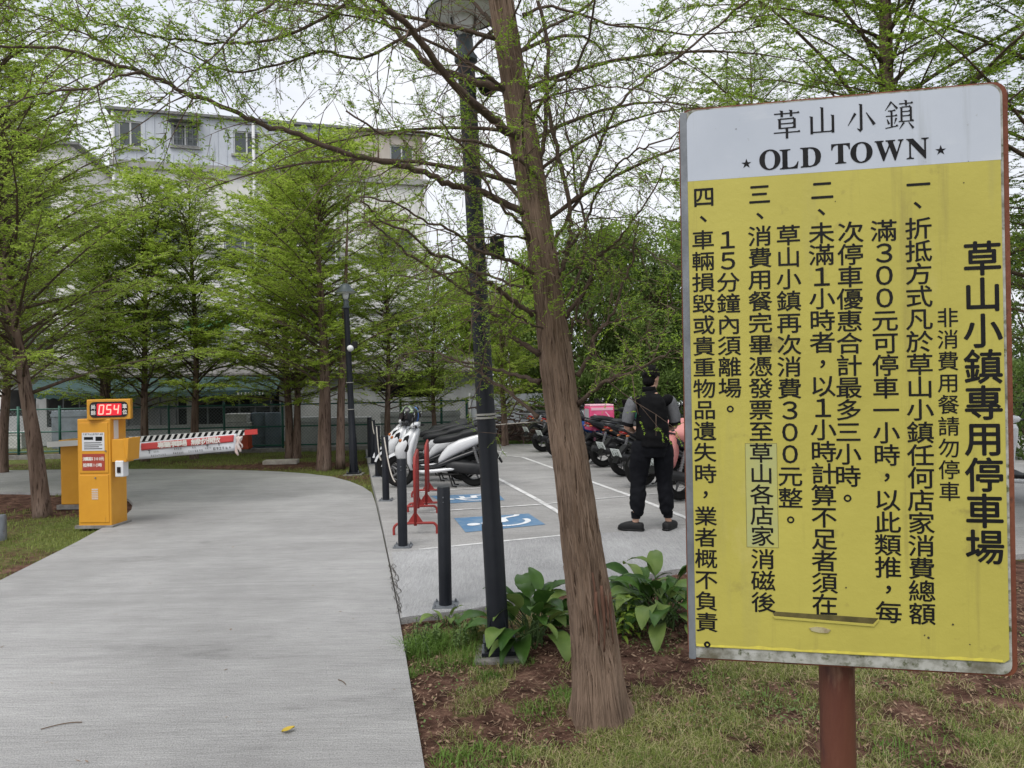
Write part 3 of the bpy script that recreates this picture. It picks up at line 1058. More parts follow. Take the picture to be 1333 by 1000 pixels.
# post: a steel tube, bracketed to the back
pc = sg(1098, 900)[0]
mb = MB()
mb.lathe([(0.0385, -0.15), (0.0385, z1 - 0.06)], n=28)
cpt = LM @ Vector((pc, 0, -0.0385 - .034))
mb.xf(Matrix.Translation(cpt))
mb.build('post', M_post, sgn, smooth='auto')
for h in (z0 + .15, (z0 + z1) / 2, z1 - .15):
    MB().box(LM @ Vector((SW / 2, h, -0.045)), (SW * .8, 0.02, 0.03), LM.to_3x3() @ Matrix.Rotation(R(90), 3, 'X')).build('bracket', M_rust, sgn)
# ================================================================== street furniture
M_pole = mat('black_blue_paint', (0.006, 0.0075, 0.012), 0.45, (0.010, 0.012, 0.017), 7, 6, 0.35, 0.65, spec=0.3, bump=0.04, bscale=60, speck=[((0.05, 0.055, 0.06), 22, (1, 1, .3), 0.68, 0.8)])
M_shade = mat('lamp_grey_green', (0.050, 0.066, 0.076), 0.45, (0.07, 0.085, 0.09), 10, metal=0.2)
M_glass = mat('frosted_glass', (0.62, 0.64, 0.66), 0.25, spec=0.6)
M_strap = mat('grey_strap', (0.32, 0.31, 0.29), 0.7)
M_conc = mat('weathered_concrete', (0.27, 0.26, 0.245), 0.9, (0.16, 0.15, 0.14), 12, 8, 0.35, 0.65, bump=0.3, bscale=70)
M_black = mat('black_plastic', (0.006, 0.006, 0.0065), 0.5, spec=0.3)
M_white = mat('white_plastic', (0.66, 0.67, 0.69), 0.35, spec=0.5)
def street_lamp(loc, h, r0, r1, lean, label, cams, near):
    t = thing('street_lamp', label, 'street lamp', loc)
    t.rotation_euler = lean
    z = lambda f: h * f
    mb = MB()
    mb.lathe([(r0, 0), (r0, .9 * h / 4.2), (r0 * .9, .92 * h / 4.2), (r1 * 1.05, h * .5), (r1, h)], n=24)
    mb.build('pole', M_pole, t, smooth='auto')
    mb = MB()
    mb.box((0, 0, .012), (r0 * 3.2, r0 * 3.2, .024))
    for a in range(4):
        f = MB().prism([(r0 * .9, .02), (r0 * 1.6, .02), (r0 * .98, .22)], -.004, .004, Matrix.Rotation(R(45 + 90 * a), 4, 'Z') @ Matrix.Rotation(R(90), 4, 'X'))
        mb.add(f.v, f.f)
    mb.build('base_plate', M_pole, t, bevel=.003)
    for a in range(4):
        an = R(45 + 90 * a)
        bt = MB()
        bt.lathe([(.011, 0), (.011, .02), (.007, .021), (.007, .05)], (r0 * 2.0 * math.cos(an), r0 * 2.0 * math.sin(an), .024), 6)
        bt.build('anchor_bolt', M_galv, t)
    ft = MB().box((0, 0, -.035), (r0 * 4.6, r0 * 4.6, .066))
    ft.build('footing', M_conc, t, bevel=.01)
    rs = .235 if near else .20
    mb = MB()
    mb.lathe([(r1 * 1.0, h), (r1 * 1.35, h + .015), (r1 * 1.35, h + .04), (r1 * 1.0, h + .05), (r1 * .95, h + .15), (r1 * .7, h + .17)], n=20)
    mb.build('collar', M_shade, t, smooth='auto')
    for s in (-1, 1):
        MB().tube([(s * .018, 0, h + .13), (s * .06, 0, h + .20), (s * .075, 0, h + .28), (s * .055, 0, h + .34)], .008, 6).build('yoke', M_shade, t, smooth=True)
    gl = MB()
    gl.lathe([(.035, h + .17), (.055, h + .22), (.065, h + .29), (.06, h + .34)], n=18)
    gl.build('lantern_glass', M_glass, t, smooth=True)
    MB().lathe([(rs * .80, h + .285), (rs * .93, h + .305), (rs * .9, h + .315), (.0, h + .31)], n=28).build('diffuser', M_glass, t, smooth='auto')
    sh = MB()
    k_ = .85 if near else .55
    sh.lathe([(a_, h + .30 + (z_ - .30) * k_) for a_, z_ in ((rs * .97, .295), (rs, .30), (rs * .93, .33), (rs * .70, .41), (rs * .50, .50), (rs * .40, .57), (rs * .17, .61), (.005, .615), (.005, .60), (rs * .37, .56), (rs * .47, .49), (rs * .66, .40), (rs * .9, .325))], n=28, cap=False)
    sh.build('lamp_shade', M_shade, t, smooth='auto')
    for (hz, az, kind) in cams:
        an = R(az)
        d = Vector((math.cos(an), math.sin(an), 0))
        if kind == 'box':
            mb = MB()
            mb.box(d * (r1 + .075) + Vector((0, 0, hz)), (.085, .085, .13), Matrix.Rotation(an, 3, 'Z'))
            mb.box(d * (r1 + .02) + Vector((0, 0, hz)), (.05, .05, .05), Matrix.Rotation(an, 3, 'Z'))
            mb.build('junction_box', M_black, t, bevel=.008)
        elif kind == 'dome':
            mb = MB()
            mb.ball(d * (r1 + .07) + Vector((0, 0, hz)), (.062, .062, .062))
            mb.tube([d * r1 + Vector((0, 0, hz + .03)), d * (r1 + .07) + Vector((0, 0, hz + .03))], .025, 8)
            mb.build('dome_camera', M_black if near else M_white, t, smooth=True)
    st = MB()
    for hz in ((1.42, 1.44) if near else (1.2, 1.7)):
        rr = r0 * 1.02 if hz < .9 * h / 4.2 else r0 * .93
        st.lathe([(rr, hz - .006), (rr + .004, hz - .006), (rr + .004, hz + .006), (rr, hz + .006)], n=20)
    st.build('strap', M_strap, t)
    return t
p = G(650, 850, -0.035)
base = Vector((p.x, p.y, -0.02))
topx = P(607, 84, p.y + .02)
hh_ = topx.z - base.z
street_lamp(base, hh_, .064, .052, (0, math.atan2(topx.x - base.x, hh_), 0), 'tall black lamp post standing beside the leaning tree trunk, bell shade among its branches', [(hh_ - .14, 0, 'dome'), (hh_ * .685, 0, 'box')], True)
p = G(461, 616, -0.02)
topx = P(450, 384, p.y)
h2 = topx.z + .02
street_lamp(p, h2 - .25, .075, .052, (0, math.atan2(topx.x - p.x, h2), 0), 'distant black lamp post on the lawn with a small bell shade and white camera', [(h2 * .70, -60, 'dome'), (h2 * .72, 0, 'box')], False)

# bollards along the edge of the parking slab
bol = thing('bollard', '', 'bollard', (0, 0, 0))
mb = MB()
mb.lathe([(.047, 0), (.047, .855), (.043, .862), (.0, .863)], n=22)
mb.build('post', M_pole, bol, smooth='auto')
MB().prism(rrect(-.09, -.09, .09, .09, .01, .01, 2), 0, .010).build('base_plate', M_galv, bol)
for sx in (-1, 1):
    for sy in (-1, 1):
        MB().lathe([(.009, .01), (.009, .022), (.005, .022), (.005, .032)], (sx * .07, sy * .07, 0), 6).build('bolt', M_galv, bol)
for zz, r2 in ((.79, .006), (.755, .004)):
    MB().lathe([(r2, .002), (r2, -.004)], (0, -.047, zz), 8, 'y').build('rivet', M_galv, bol)
BL = [(580, 788, 'nearest bollard, standing alone just left of the tall lamp post'),
      (524.5, 711, 'second nearest bollard, beside the red barricade with no rope on it'),
      (502.5, 651, 'roped bollard in front of the white scooter wheel, third along the edge'),
      (492, 620, 'roped bollard just behind the one by the scooter wheel'),
      (486, 603.5, 'second farthest bollard at the far end of the row'),
      (481.5, 595, 'farthest bollard at the lawn end of the row')]
BP = []
for i, (u, v, lb) in enumerate(BL):
    q = GS(u, v)
    BP.append(q)
    o = bol if i == 0 else dup(bol, q, 0, lb, 'black bollards along the parking edge')
    o.location = q
    o['label'] = lb
    o['group'] = 'black bollards along the parking edge'
M_rope = mat('pale_rope', (0.46, 0.43, 0.38), 0.8, (0.33, 0.3, 0.27), 60)
mb = MB()
def sag(a, b, s, n=14):
    return [a.lerp(b, t) - Vector((0, 0, s * 4 * t * (1 - t))) for t in np.linspace(0, 1, n)]
tp_ = [q + Vector((-.0, -.05, .84)) for q in BP]
pts = sag(tp_[4], tp_[3], .18)[:-1] + sag(tp_[3], tp_[2], .42)
fin = tp_[2] + Vector((.22, -.55, -.52))
pts += sag(tp_[2], fin, .12)[1:]
mb.tube(pts, .009, 7)
tag(mb.build('rope', M_rope, None, smooth=True), 'pale rope sagging between the far black bollards', 'rope')

# red steel barricades seen end on
M_red = mat('red_paint', (0.30, 0.028, 0.024), 0.5, (0.21, 0.026, 0.022), 9, 6, 0.35, 0.7, speck=[((0.45, 0.18, 0.15), 26, (1, 1, 1), 0.68, 0.8)])
def barricade():
    t = thing('barricade', '', 'barricade')
    L, hgt = 1.15, .80
    fr = MB()
    fr.tube([(0, 0, .09), (0, 0, hgt - .08), (0, .03, hgt - .02), (0, .09, hgt), (0, L - .09, hgt), (0, L - .03, hgt - .02), (0, L, hgt - .08), (0, L, .09)], .017, 8)
    fr.tube([(0, 0, .22), (0, L, .22)], .014, 8)
    fr.build('frame', M_red, t, smooth=True)
    for k in range(1, 7):
        MB().tube([(0, L * k / 7, .22), (0, L * k / 7, hgt - .01)], .011, 6).build('bar', M_red, t, smooth=True)
    MB().box((0, L / 2, .63), (.012, L - .04, .22)).build('panel', M_red, t)
    for y in (.0, L):
        f = MB()
        pts = crom([(-.225, y, .0), (-.225, y, .07), (-.20, y, .105), (-.15, y, .115), (.15, y, .115), (.20, y, .105), (.225, y, .07), (.225, y, .0)], 3)
        f.tube(pts, .014, 8)
        g = MB().prism([(-.085, .12), (.085, .12), (.018, .22), (-.018, .22)], -.006, .006, Matrix.Translation((0, y, 0)) @ Matrix.Rotation(R(90), 4, 'X'))
        f.add(g.v, g.f)
        f.build('foot', M_red, t, smooth='auto')
    return t
bc = barricade()
q = GS(541, 695)
bc.location = q
bc.rotation_euler = (0, 0, R(5.5))
bc['label'] = 'nearer red steel barricade with three rounded feet in view beside the bollard'
bc['group'] = 'red barricades'
bc['label'] = 'nearer of two red steel barricades standing end on beside the bollards'
q2 = GS(543.5, 676)
dup(bc, (q2.x + .05, q2.y + .5, q2.z), R(5), 'farther red steel barricade, half hidden behind the nearer one', 'red barricades')
# stub of grey pipe at the left edge, concrete step on the lawn
q = G(1, 702, -0.03)
mb = MB().lathe([(.06, -.05), (.06, .26), (.05, .275), (.0, .275)], (q.x, q.y, -.03), 18)
tag(mb.build('pipe_stub', M_galv, None, smooth='auto'), 'short grey pipe stub in the grass at the far left', 'pipe')
q = G(366, 602, -0.02)
mb = MB().box((q.x, q.y, .0), (.72, .34, .09), Matrix.Rotation(R(6), 3, 'Z'))
tag(mb.build('concrete_step', mat('pale_concrete', (0.42, 0.39, 0.35), 0.9, (0.3, 0.27, 0.24), 10), None, bevel=.012), 'pale flat concrete slab lying on the lawn near the trees', 'concrete slab')

# ---------------------------------------------------------------- ticket machine, gate and banner
M_or = mat('orange_yellow_paint', (0.66, 0.315, 0.028), 0.42, (0.60, 0.275, 0.022), 5, 6, 0.35, 0.7, spec=0.45, coat=0.15, speck=[((0.36, 0.15, 0.02), 12, (1, 1, .25), 0.66, 0.8)])
M_scr = mat('dark_screen', (0.015, 0.010, 0.012), 0.25, spec=0.5)
M_label = mat('white_label', (0.62, 0.63, 0.66), 0.5)
M_redl = mat('red_label', (0.36, 0.055, 0.035), 0.55)
M_wtxt = mat('white_print', (0.72, 0.70, 0.66), 0.6)
def emit(name, col, st):
    m = bpy.data.materials.new(name)
    m.use_nodes = True
    b = m.node_tree.nodes['Principled BSDF']
    b.inputs['Base Color'].default_value = (*col, 1)
    b.inputs['Emission Color'].default_value = (*col, 1)
    b.inputs['Emission Strength'].default_value = st
    return m
M_led = emit('led_segments', (1.0, 0.25, 0.2), 1.3)
M_ledbg = emit('led_panel_glow', (0.45, 0.01, 0.02), 0.7)
q = G(124, 686, 0)
mw, md, mh = .40, .34, 1.13
tm = thing('ticket_machine', 'orange yellow parking ticket machine with a red 054 display on top', 'ticket machine', (q.x, q.y, 0), R(-3))
MB().box((0, md / 2, mh / 2 + .01), (mw, md, mh)).build('body', M_or, tm, bevel=.012)
MB().box((0, -.003, .30), (mw - .05, .012, .50)).build('lower_door', M_or, tm, bevel=.005)
MB().box((0, -.003, .835), (mw - .05, .012, .53)).build('upper_door', M_or, tm, bevel=.005)
FM = Matrix.Rotation(R(90), 4, 'X')      # front plane: x right, y up, z toward the viewer
def fm(y):
    return Matrix.Translation((0, y, 0)) @ FM
sl = MB()
for k in range(6):
    sl.box((-.0 + .01, -.011, .30 + k * .02), (.075, .006, .008))
sl.build('vent_slots', M_label, tm)
MB().box((0, md / 2, .005), (mw + .06, md + .06, .03)).build('plinth', M_conc, tm)
lb = MB().box((.0, -.011, .90), (.27, .004, .19)).build('instruction_plate', M_label, tm)
pr = MB()
def marks(mb, x0, x1, y, hgt, m, seed=1):       # print too small to read
    r = random.Random(seed)
    x = x0
    while x < x1 - hgt * .5:
        w_ = hgt * r.uniform(.5, .95)
        for a, b, c, d in ((0, .0, 1, .16), (0, .42, 1, .56), (0, .84, 1, 1), (r.uniform(.1, .5), 0, 0, 1)):
            if c == 0:
                pl = [(x + a * w_, y - hgt / 2), (x + (a + .2) * w_, y - hgt / 2), (x + (a + .2) * w_, y + hgt / 2), (x + a * w_, y + hgt / 2)]
            elif r.random() < .75:
                pl = [(x, y + (b - .5) * hgt), (x + w_, y + (b - .5) * hgt), (x + w_, y + (d - .5) * hgt), (x, y + (d - .5) * hgt)]
            else:
                continue
            mb.add([m @ Vector((p[0], p[1], r.uniform(0, .0004))) for p in pl], [(0, 1, 2, 3)])
        x += hgt * 1.12
marks(pr, -.12, .12, .978, .018, fm(-.0136))
for (x0_, x1_, y_, hgt) in ((-.11, .0, .935, .03), (.03, .11, .93, .045), (-.11, .10, .888, .008), (-.11, .11, .866, .008), (-.11, .07, .846, .008), (-.11, .11, .826, .008)):
    pr.prism([(x0_, y_ - hgt / 2), (x1_, y_ - hgt / 2), (x1_, y_ + hgt / 2), (x0_, y_ + hgt / 2)], 0, .0006, fm(-.0136))
pr.build('print', M_ink, lb)
lb = MB().box((.0, -.011, .685), (.27, .004, .175)).build('red_notice', M_redl, tm)
pr = MB()
put_line(pr, '消費滿$300元', -.125, .125, .72, .042, 0, fm(-.0136), .03)
put_line(pr, '抵停車1小時', -.125, .10, .655, .042, 0, fm(-.0136), .03)
pr.build('print', M_wtxt, lb)
kn = MB().lathe([(.008, 0), (.008, -.012)], (.02, -.009, .52), 10, 'y')
kn.lathe([(.008, 0), (.008, -.012)], (.15, -.009, .80), 10, 'y')
kn.build('lock', M_galv, tm)
hood = MB()
hx = mw / 2
hood.box((hx + .09, .10, .80), (.18, .16, .24))
hood.add([(hx + .16, .0, .93), (hx + .26, -.07, .935), (hx + .26, .19, .935), (hx + .16, .19, .93), (hx + .16, .0, .80), (hx + .24, -.07, .70), (hx + .24, .19, .70), (hx + .16, .19, .80)], [(0, 1, 2, 3), (7, 6, 5, 4), (0, 4, 5, 1), (1, 5, 6, 2), (2, 6, 7, 3)])
hood.build('reader_hood', M_or, tm, bevel=.004)
MB().box((hx + .10, .06, .61), (.10, .12, .17)).build('card_reader', M_white, tm, bevel=.01)
MB().box((hx + .10, -.004, .60), (.04, .012, .06)).build('reader_window', M_scr, tm)
MB().box((hx + .003, .12, 1.02), (.005, .09, .20)).build('side_label', M_label, tm)
# rotated display head
tm.scale = (1, 1, 1.12)
HM = Matrix.Translation((.13, .13, mh + .105)) @ Matrix.Rotation(R(24), 4, 'Z')
MB().box((0, 0, 0), (.46, .26, .215)).xf(HM).build('display_head', M_or, tm, bevel=.008)
scr = MB().prism(rrect(-.20, -.082, .20, .082, .045, .045), 0, .006, HM @ fm(-.131)).build('screen', M_scr, tm)
MB().prism(rrect(-.125, -.062, .135, .062, .01, .01), 0, .002, HM @ fm(-.1375)).build('led_panel', M_ledbg, scr)
SEG = {'0': 'abcdef', '5': 'afgcd', '4': 'fgbc'}
dg_ = MB()
for i, ch in enumerate('054'):
    cx = -.078 + i * .078
    ww, hh2, th = .044, .092, .012
    sh = .12
    gx = {'a': (0, hh2 / 2, ww, th), 'g': (0, 0, ww, th), 'd': (0, -hh2 / 2, ww, th), 'f': (-ww / 2, hh2 / 4, th, hh2 / 2), 'b': (ww / 2, hh2 / 4, th, hh2 / 2), 'e': (-ww / 2, -hh2 / 4, th, hh2 / 2), 'c': (ww / 2, -hh2 / 4, th, hh2 / 2)}
    for s_ in SEG[ch]:
        x_, y_, w_, h_ = gx[s_]
        pl = [(x_ - w_ / 2, y_ - h_ / 2), (x_ + w_ / 2, y_ - h_ / 2), (x_ + w_ / 2, y_ + h_ / 2), (x_ - w_ / 2, y_ + h_ / 2)]
        dg_.prism([(cx + a + b * sh, b) for a, b in pl], 0, .0015 + rnd.uniform(0, .0006), HM @ fm(-.1398))
dg_.build('digits', M_led, scr)
ch_ = MB()
for ch, x_, y_ in (('尚', -.162, .03), ('餘', -.162, -.03), ('車', .168, .03), ('位', .168, -.03)):
    put_glyph(ch_, ch, x_, y_, .05, 0, HM @ fm(-.1385), .03)
ch_.build('screen_words', M_wtxt, scr)
ls = MB()
for k in range(3):
    ls.box((-.231, .0, -.02 + k * .035), (.006, .12, .012))
ls.xf(HM).build('louvres', M_or, tm)

# gate housing with the striped arm
gx_ = P(100, 648, 10.7)
gt = thing('barrier_gate', 'parking barrier with orange housing behind the ticket machine, its striped arm lowered across the driveway', 'barrier gate', (gx_.x, 10.7, 0), R(0))
MB().box((.0, .15, .46), (.42, .34, .86)).build('housing', M_or, gt, bevel=.015)
MB().box((.0, .15, .905), (.45, .37, .05)).build('lid', M_or, gt, bevel=.01)
MB().box((0, .15, .0), (.5, .42, .06)).build('plinth', M_conc, gt)
a0 = P(62, 578.5, 10.6)
a1 = P(335, 561.5, 10.6)
M_wbar = mat('white_bar', (0.66, 0.66, 0.64), 0.5)
M_redbar = mat('red_bar', (0.50, 0.05, 0.045), 0.5)
def arm(s0, s1, m, nm, hgt=.075, th=.035, par=gt):
    A, B = a0.lerp(a1, s0), a0.lerp(a1, s1)
    o_ = Vector((gx_.x, 10.7, 0))
    mid = (A + B) / 2 - o_
    return MB().box(mid, ((B - A).length, th, hgt), Matrix.Rotation(-math.atan2(B.z - A.z, B.x - A.x), 3, 'Y')).build(nm, m, par)
arm(0, .94, M_wbar, 'arm')
arm(.94, 1, M_redbar, 'arm_tip', .07, .034)
# black stripes wrapped on the arm
b_ = MB()
n = 21
axv = (a1 - a0).normalized()
upv = Vector((-axv.z, 0, axv.x))
for k in range(n):
    s0 = .335 + (.945 - .335) * k / n
    c = a0 + (a1 - a0) * s0 - Vector((gx_.x, 10.7, 0))
    w_ = (a1 - a0).length * (.945 - .335) / n
    f = Vector((0, -.0195, 0))
    pl = [c - upv * .036 + f, c - upv * .036 + axv * w_ * .5 + f, c + upv * .036 + axv * w_ * 1.0 + f, c + upv * .036 + axv * w_ * .5 + f]
    b_.add(pl, [(0, 1, 2, 3)])
b_.build('black_stripes', M_ink, gt)
# banner laced under the arm
bn_ = thing('banner', 'white and red Chinese parking banner hanging from the striped barrier arm', 'banner', (0, 10.56, 0))
BT0, BT1 = P(157, 578, 10.56), P(308, 564, 10.56)
BB0, BB1 = P(157, 600, 10.56), P(307, 586, 10.56)
def bpt(s, t, off=0):                     # s along, t down
    p = BT0.lerp(BT1, s).lerp(BB0.lerp(BB1, s), t)
    return Vector((p.x, -.012 * math.sin(s * 9) * t - .02 * t * math.sin(s * 21 + 1) - off, p.z))
def bsheet(s0, s1, t0, t1, off, m, nm, par):
    mb = MB()
    N, M_ = 30, 5
    vs = [bpt(s0 + (s1 - s0) * i / N, t0 + (t1 - t0) * j / M_, off) for j in range(M_ + 1) for i in range(N + 1)]
    fs = [(j * (N + 1) + i + N + 1, j * (N + 1) + i + N + 2, j * (N + 1) + i + 1, j * (N + 1) + i) for j in range(M_) for i in range(N)]
    mb.add(vs, fs)
    o = mb.build(nm, m, par, smooth=True)
    q = o.modifiers.new('thick', 'SOLIDIFY')
    q.thickness = .0012
    return o
M_ban = mat('banner_white', (0.60, 0.62, 0.66), 0.55)
M_banr = mat('banner_red', (0.50, 0.055, 0.055), 0.55)
bsheet(0, 1, 0, 1, 0, M_ban, 'cloth', bn_)
bsheet(.18, .98, .06, .47, .014, M_banr, 'red_band', bn_)
def btext(mb, s, s0, s1, t, size, off, bold):
    n = len(s)
    for i, ch in enumerate(s):
        if ch == ' ':
            continue
        c = bpt(s0 + (s1 - s0) * (i + .5) / n, t, off)
        put_glyph(mb, ch, 0, 0, size, 0, Matrix.Translation(c) @ Matrix.Rotation(-math.atan2(axv.z, axv.x), 4, 'Y') @ FM, bold, 1.15)
tx = MB()
btext(tx, '專屬停車場 無對外開放', .33, .86, .265, .088, .020, .03)
tx.build('white_lettering', M_wtxt, bn_)
def bmarks(mb, s0, s1, t, size, seed):
    n = max(1, int((s1 - s0) * 1.62 / (size * 1.15)))
    for i in range(n):
        c = bpt(s0 + (s1 - s0) * (i + .5) / n, t, .012)
        marks(mb, -size * .45, size * .45, 0, size, Matrix.Translation(c) @ Matrix.Rotation(-math.atan2(axv.z, axv.x), 4, 'Y') @ FM, seed + i)
tx = MB()
bmarks(tx, .02, .15, .20, .05, 1)
bmarks(tx, .01, .165, .48, .085, 11)
tx.build('red_print', M_banr, bn_)
tx = MB()
for s0, s1, t_, sz, sd_ in ((.02, .15, .84, .035, 3), (.24, .27, .60, .045, 5), (.29, .34, .62, .02, 6), (.27, .40, .84, .022, 7), (.45, .55, .82, .022, 9), (.59, .72, .80, .024, 12), (.62, .66, .58, .02, 15), (.46, .53, .58, .022, 16), (.735, .77, .52, .05, 17), (.73, .79, .70, .018, 18), (.83, .88, .50, .05, 20), (.80, .97, .78, .035, 22)):
    bmarks(tx, s0, s1, t_, sz, sd_)
tx.build('small_print', M_ink, bn_)
tl = MB()
e0 = bpt(.99, 0)
for k in range(3):
    pts = [e0 + Vector((.02 + .03 * k + .02 * math.sin(t * 7 + k), -.01 * k, -.04 - t * (.26 - .05 * k))) for t in np.linspace(0, 1, 8)]
    tl.tube(pts, [.028, .03, .026, .03, .022, .026, .02, .012], 7, .35)
tl.build('loose_end', mat('faded_cloth', (0.58, 0.44, 0.40), 0.8, (0.62, 0.62, 0.62), 12), bn_, smooth=True)
# ================================================================== buildings, shed, fence
def frame_of(pA, pB):
    ax = Vector((pB.x - pA.x, pB.y - pA.y, 0))
    L = ax.length
    ax.normalize()
    nn = ax.cross(Vector((0, 0, 1)))
    m = Matrix(((ax.x, 0, nn.x, pA.x), (ax.y, 0, nn.y, pA.y), (0, 1, 0, 0), (0, 0, 0, 1)))   # x along, y up, z out toward the camera
    def loc(u, v):
        d = ray(u, v)
        o = Vector((pA.x, pA.y, 0))
        t = (o - cpos).dot(nn) / d.dot(nn)
        p = cpos + d * t
        return (p - o).dot(ax), p.z
    return m, L, loc
def pbox(mb, x0, x1, y0, y1, z0_, z1_, m=None):
    mb.prism([(x0, y0), (x1, y0), (x1, y1), (x0, y1)], z0_, z1_, m)
    return mb
def wall_holes(mb, L, y0, y1, holes, depth):
    """a wall sheet in x,y with real openings, its reveals included"""
    xs = sorted(set([0, L] + [h[0] for h in holes] + [h[1] for h in holes]))
    ys = sorted(set([y0, y1] + [h[2] for h in holes] + [h[3] for h in holes]))
    for i in range(len(xs) - 1):
        for j in range(len(ys) - 1):
            cx, cy = (xs[i] + xs[i + 1]) / 2, (ys[j] + ys[j + 1]) / 2
            if any(h[0] < cx < h[1] and h[2] < cy < h[3] for h in holes):
                continue
            mb.add([(xs[i], ys[j], 0), (xs[i + 1], ys[j], 0), (xs[i + 1], ys[j + 1], 0), (xs[i], ys[j + 1], 0)], [(0, 1, 2, 3)])
    for (a, b, c, d) in holes:
        mb.add([(a, c, 0), (b, c, 0), (b, d, 0), (a, d, 0), (a, c, -depth), (b, c, -depth), (b, d, -depth), (a, d, -depth)], [(0, 4, 5, 1), (1, 5, 6, 2), (2, 6, 7, 3), (3, 7, 4, 0)])
M_tile = mat('white_tile_wall', (0.76, 0.755, 0.74), 0.6, (0.62, 0.615, 0.60), 1.2, 8, 0.35, 0.7, speck=[((0.40, 0.40, 0.39), 2.5, (1.6, 1.6, .25), 0.60, 0.78)], bump=0.1, bscale=30)
M_bluew = mat('bluish_metal_sheet', (0.52, 0.555, 0.62), 0.6, (0.46, 0.49, 0.55), 2, 6, 0.35, 0.7, speck=[((0.24, 0.27, 0.32), 4, (1.5, 1.5, .2), 0.6, 0.8)])
M_beige = mat('beige_plank_sheet', (0.50, 0.46, 0.42), 0.7, (0.36, 0.31, 0.27), 3, 7, 0.35, 0.65, stretch=(1, 1, .2), speck=[((0.50, 0.46, 0.42), 6, (1, 1, .15), 0.6, 0.75)])
M_roofm = mat('dark_roof_edge', (0.13, 0.135, 0.14), 0.6, (0.20, 0.20, 0.20), 6)
M_pane = mat('window_glass', (0.035, 0.045, 0.05), 0.12, (0.06, 0.075, 0.075), 0.7, spec=0.7)
M_frame = mat('window_frame', (0.55, 0.56, 0.57), 0.5)
M_ledge = mat('ledge_concrete', (0.36, 0.36, 0.355), 0.8, (0.24, 0.24, 0.235), 3, 8, stretch=(1, 1, .3))
M_green = mat('green_awning', (0.018, 0.045, 0.043), 0.75, (0.028, 0.060, 0.056), 5)
M_gawn = mat('bright_green_awning', (0.05, 0.20, 0.10), 0.5)
M_shadow = mat('painted_interior_shade', (0.035, 0.036, 0.038), 0.9, (0.06, 0.06, 0.06), 3)  # near-black, the shade of open interiors put into the colour

def building(name, label, pA, pB, depth, top, floors, wins, walls, roof_over=.15, ledges=(), ac=()):
    m, L, loc = frame_of(pA, pB)
    t = thing(name, label, 'building')
    def put(mb, nm, mt, par=t, **k):
        mb.xf(m)
        return mb.build(nm, mt, par, **k)
    holes = []
    for wn in wins:
        holes.append(wn[:4])
    for (x0_, x1_, y0_, y1_, mt, nm) in walls(L, top, loc):
        mb = MB()
        hs = [(h[0] - x0_, h[1] - x0_, h[2], h[3]) for h in holes if x0_ < (h[0] + h[1]) / 2 < x1_ and y0_ < (h[2] + h[3]) / 2 < y1_]
        wall_holes(mb, x1_ - x0_, y0_, y1_, hs, .14)
        mb.v = [(a + x0_, b, c) for a, b, c in mb.v]
        put(mb, nm, mt)
    mb = MB()
    mb.add([(0, 0, 0), (0, top, 0), (0, top, -depth), (0, 0, -depth), (L, 0, 0), (L, top, 0), (L, top, -depth), (L, 0, -depth)], [(0, 1, 2, 3), (4, 7, 6, 5), (3, 2, 6, 7)])
    put(mb, 'side_wall', M_tile)
    mb = MB()
    mb.prism([(-roof_over, top), (L + roof_over, top), (L + roof_over, top + .09), (-roof_over, top + .09)], -depth - .2, roof_over)
    put(mb, 'roof', M_roofm)
    for (y_, dz, hh) in ledges:
        put(pbox(MB(), -.05, L + .05, y_, y_ + hh, -.02, dz), 'ledge', M_ledge)
    for wn in wins:
        a, b, c, d = wn[:4]
        style = wn[4] if len(wn) > 4 else 'plain'
        wf = MB()
        fw = .05
        for q in ((a, b, c, c + fw), (a, b, d - fw, d), (a, a + fw, c + fw, d - fw), (b - fw, b, c + fw, d - fw), ((a + b) / 2 - fw / 2, (a + b) / 2 + fw / 2, c + fw, d - fw)):
            pbox(wf, *q, -.10, -.04)
        fr = put(wf, 'window', M_frame)
        put(pbox(MB(), a + .01, b - .01, c + .01, d - .01, -.085, -.07), 'pane', M_pane, fr)
        put(pbox(MB(), a - .07, b + .07, c - .08, c - .002, .001, .09), 'sill', M_ledge, fr)
        if style == 'hood':
            put(MB().prism([(a - .1, d + .02), (b + .1, d + .02), (b + .1, d + .07), (a - .1, d + .07)], .001, .38), 'hood', M_roofm, fr)
        if style in ('hood', 'grille'):
            g = MB()
            k = 5
            for i in range(k + 1):
                x_ = a + (b - a) * i / k
                pbox(g, x_ - .008, x_ + .008, c, d, .10, .115)
            for i in range(4):
                y_ = c + (d - c) * i / 3
                pbox(g, a, b, y_ - .008, y_ + .008, .116, .13)
            put(g, 'grille', M_galv, fr)
        if style == 'green':
            g = MB().add([(a - .25, d + .25, .002), (b + .25, d + .25, .002), (b + .25, d - .12, .7), (a - .25, d - .12, .7), (a - .25, d + .28, .002), (b + .25, d + .28, .002), (b + .25, d - .09, .7), (a - .25, d - .09, .7)], [(0, 3, 2, 1), (4, 5, 6, 7), (0, 1, 5, 4), (2, 3, 7, 6), (0, 4, 7, 3), (1, 2, 6, 5)])
            put(g, 'awning', M_gawn, fr)
            g = MB()
            for i in range(9):
                x_ = a - .1 + (b - a + .2) * i / 8
                pbox(g, x_ - .01, x_ + .01, c - .15, d, .28, .30)
            for i in range(5):
                y_ = c - .15 + (d - c + .15) * i / 4
                pbox(g, a - .1, b + .1, y_ - .01, y_ + .01, .301, .32)
            put(g, 'grille', M_frame, fr)
    return t, m, L, loc, put
A, B = P(147, 300, 25.0), P(556, 300, 28.2)
m_, L_, loc_ = frame_of(A, B)
top = loc_(350, 160)[1]
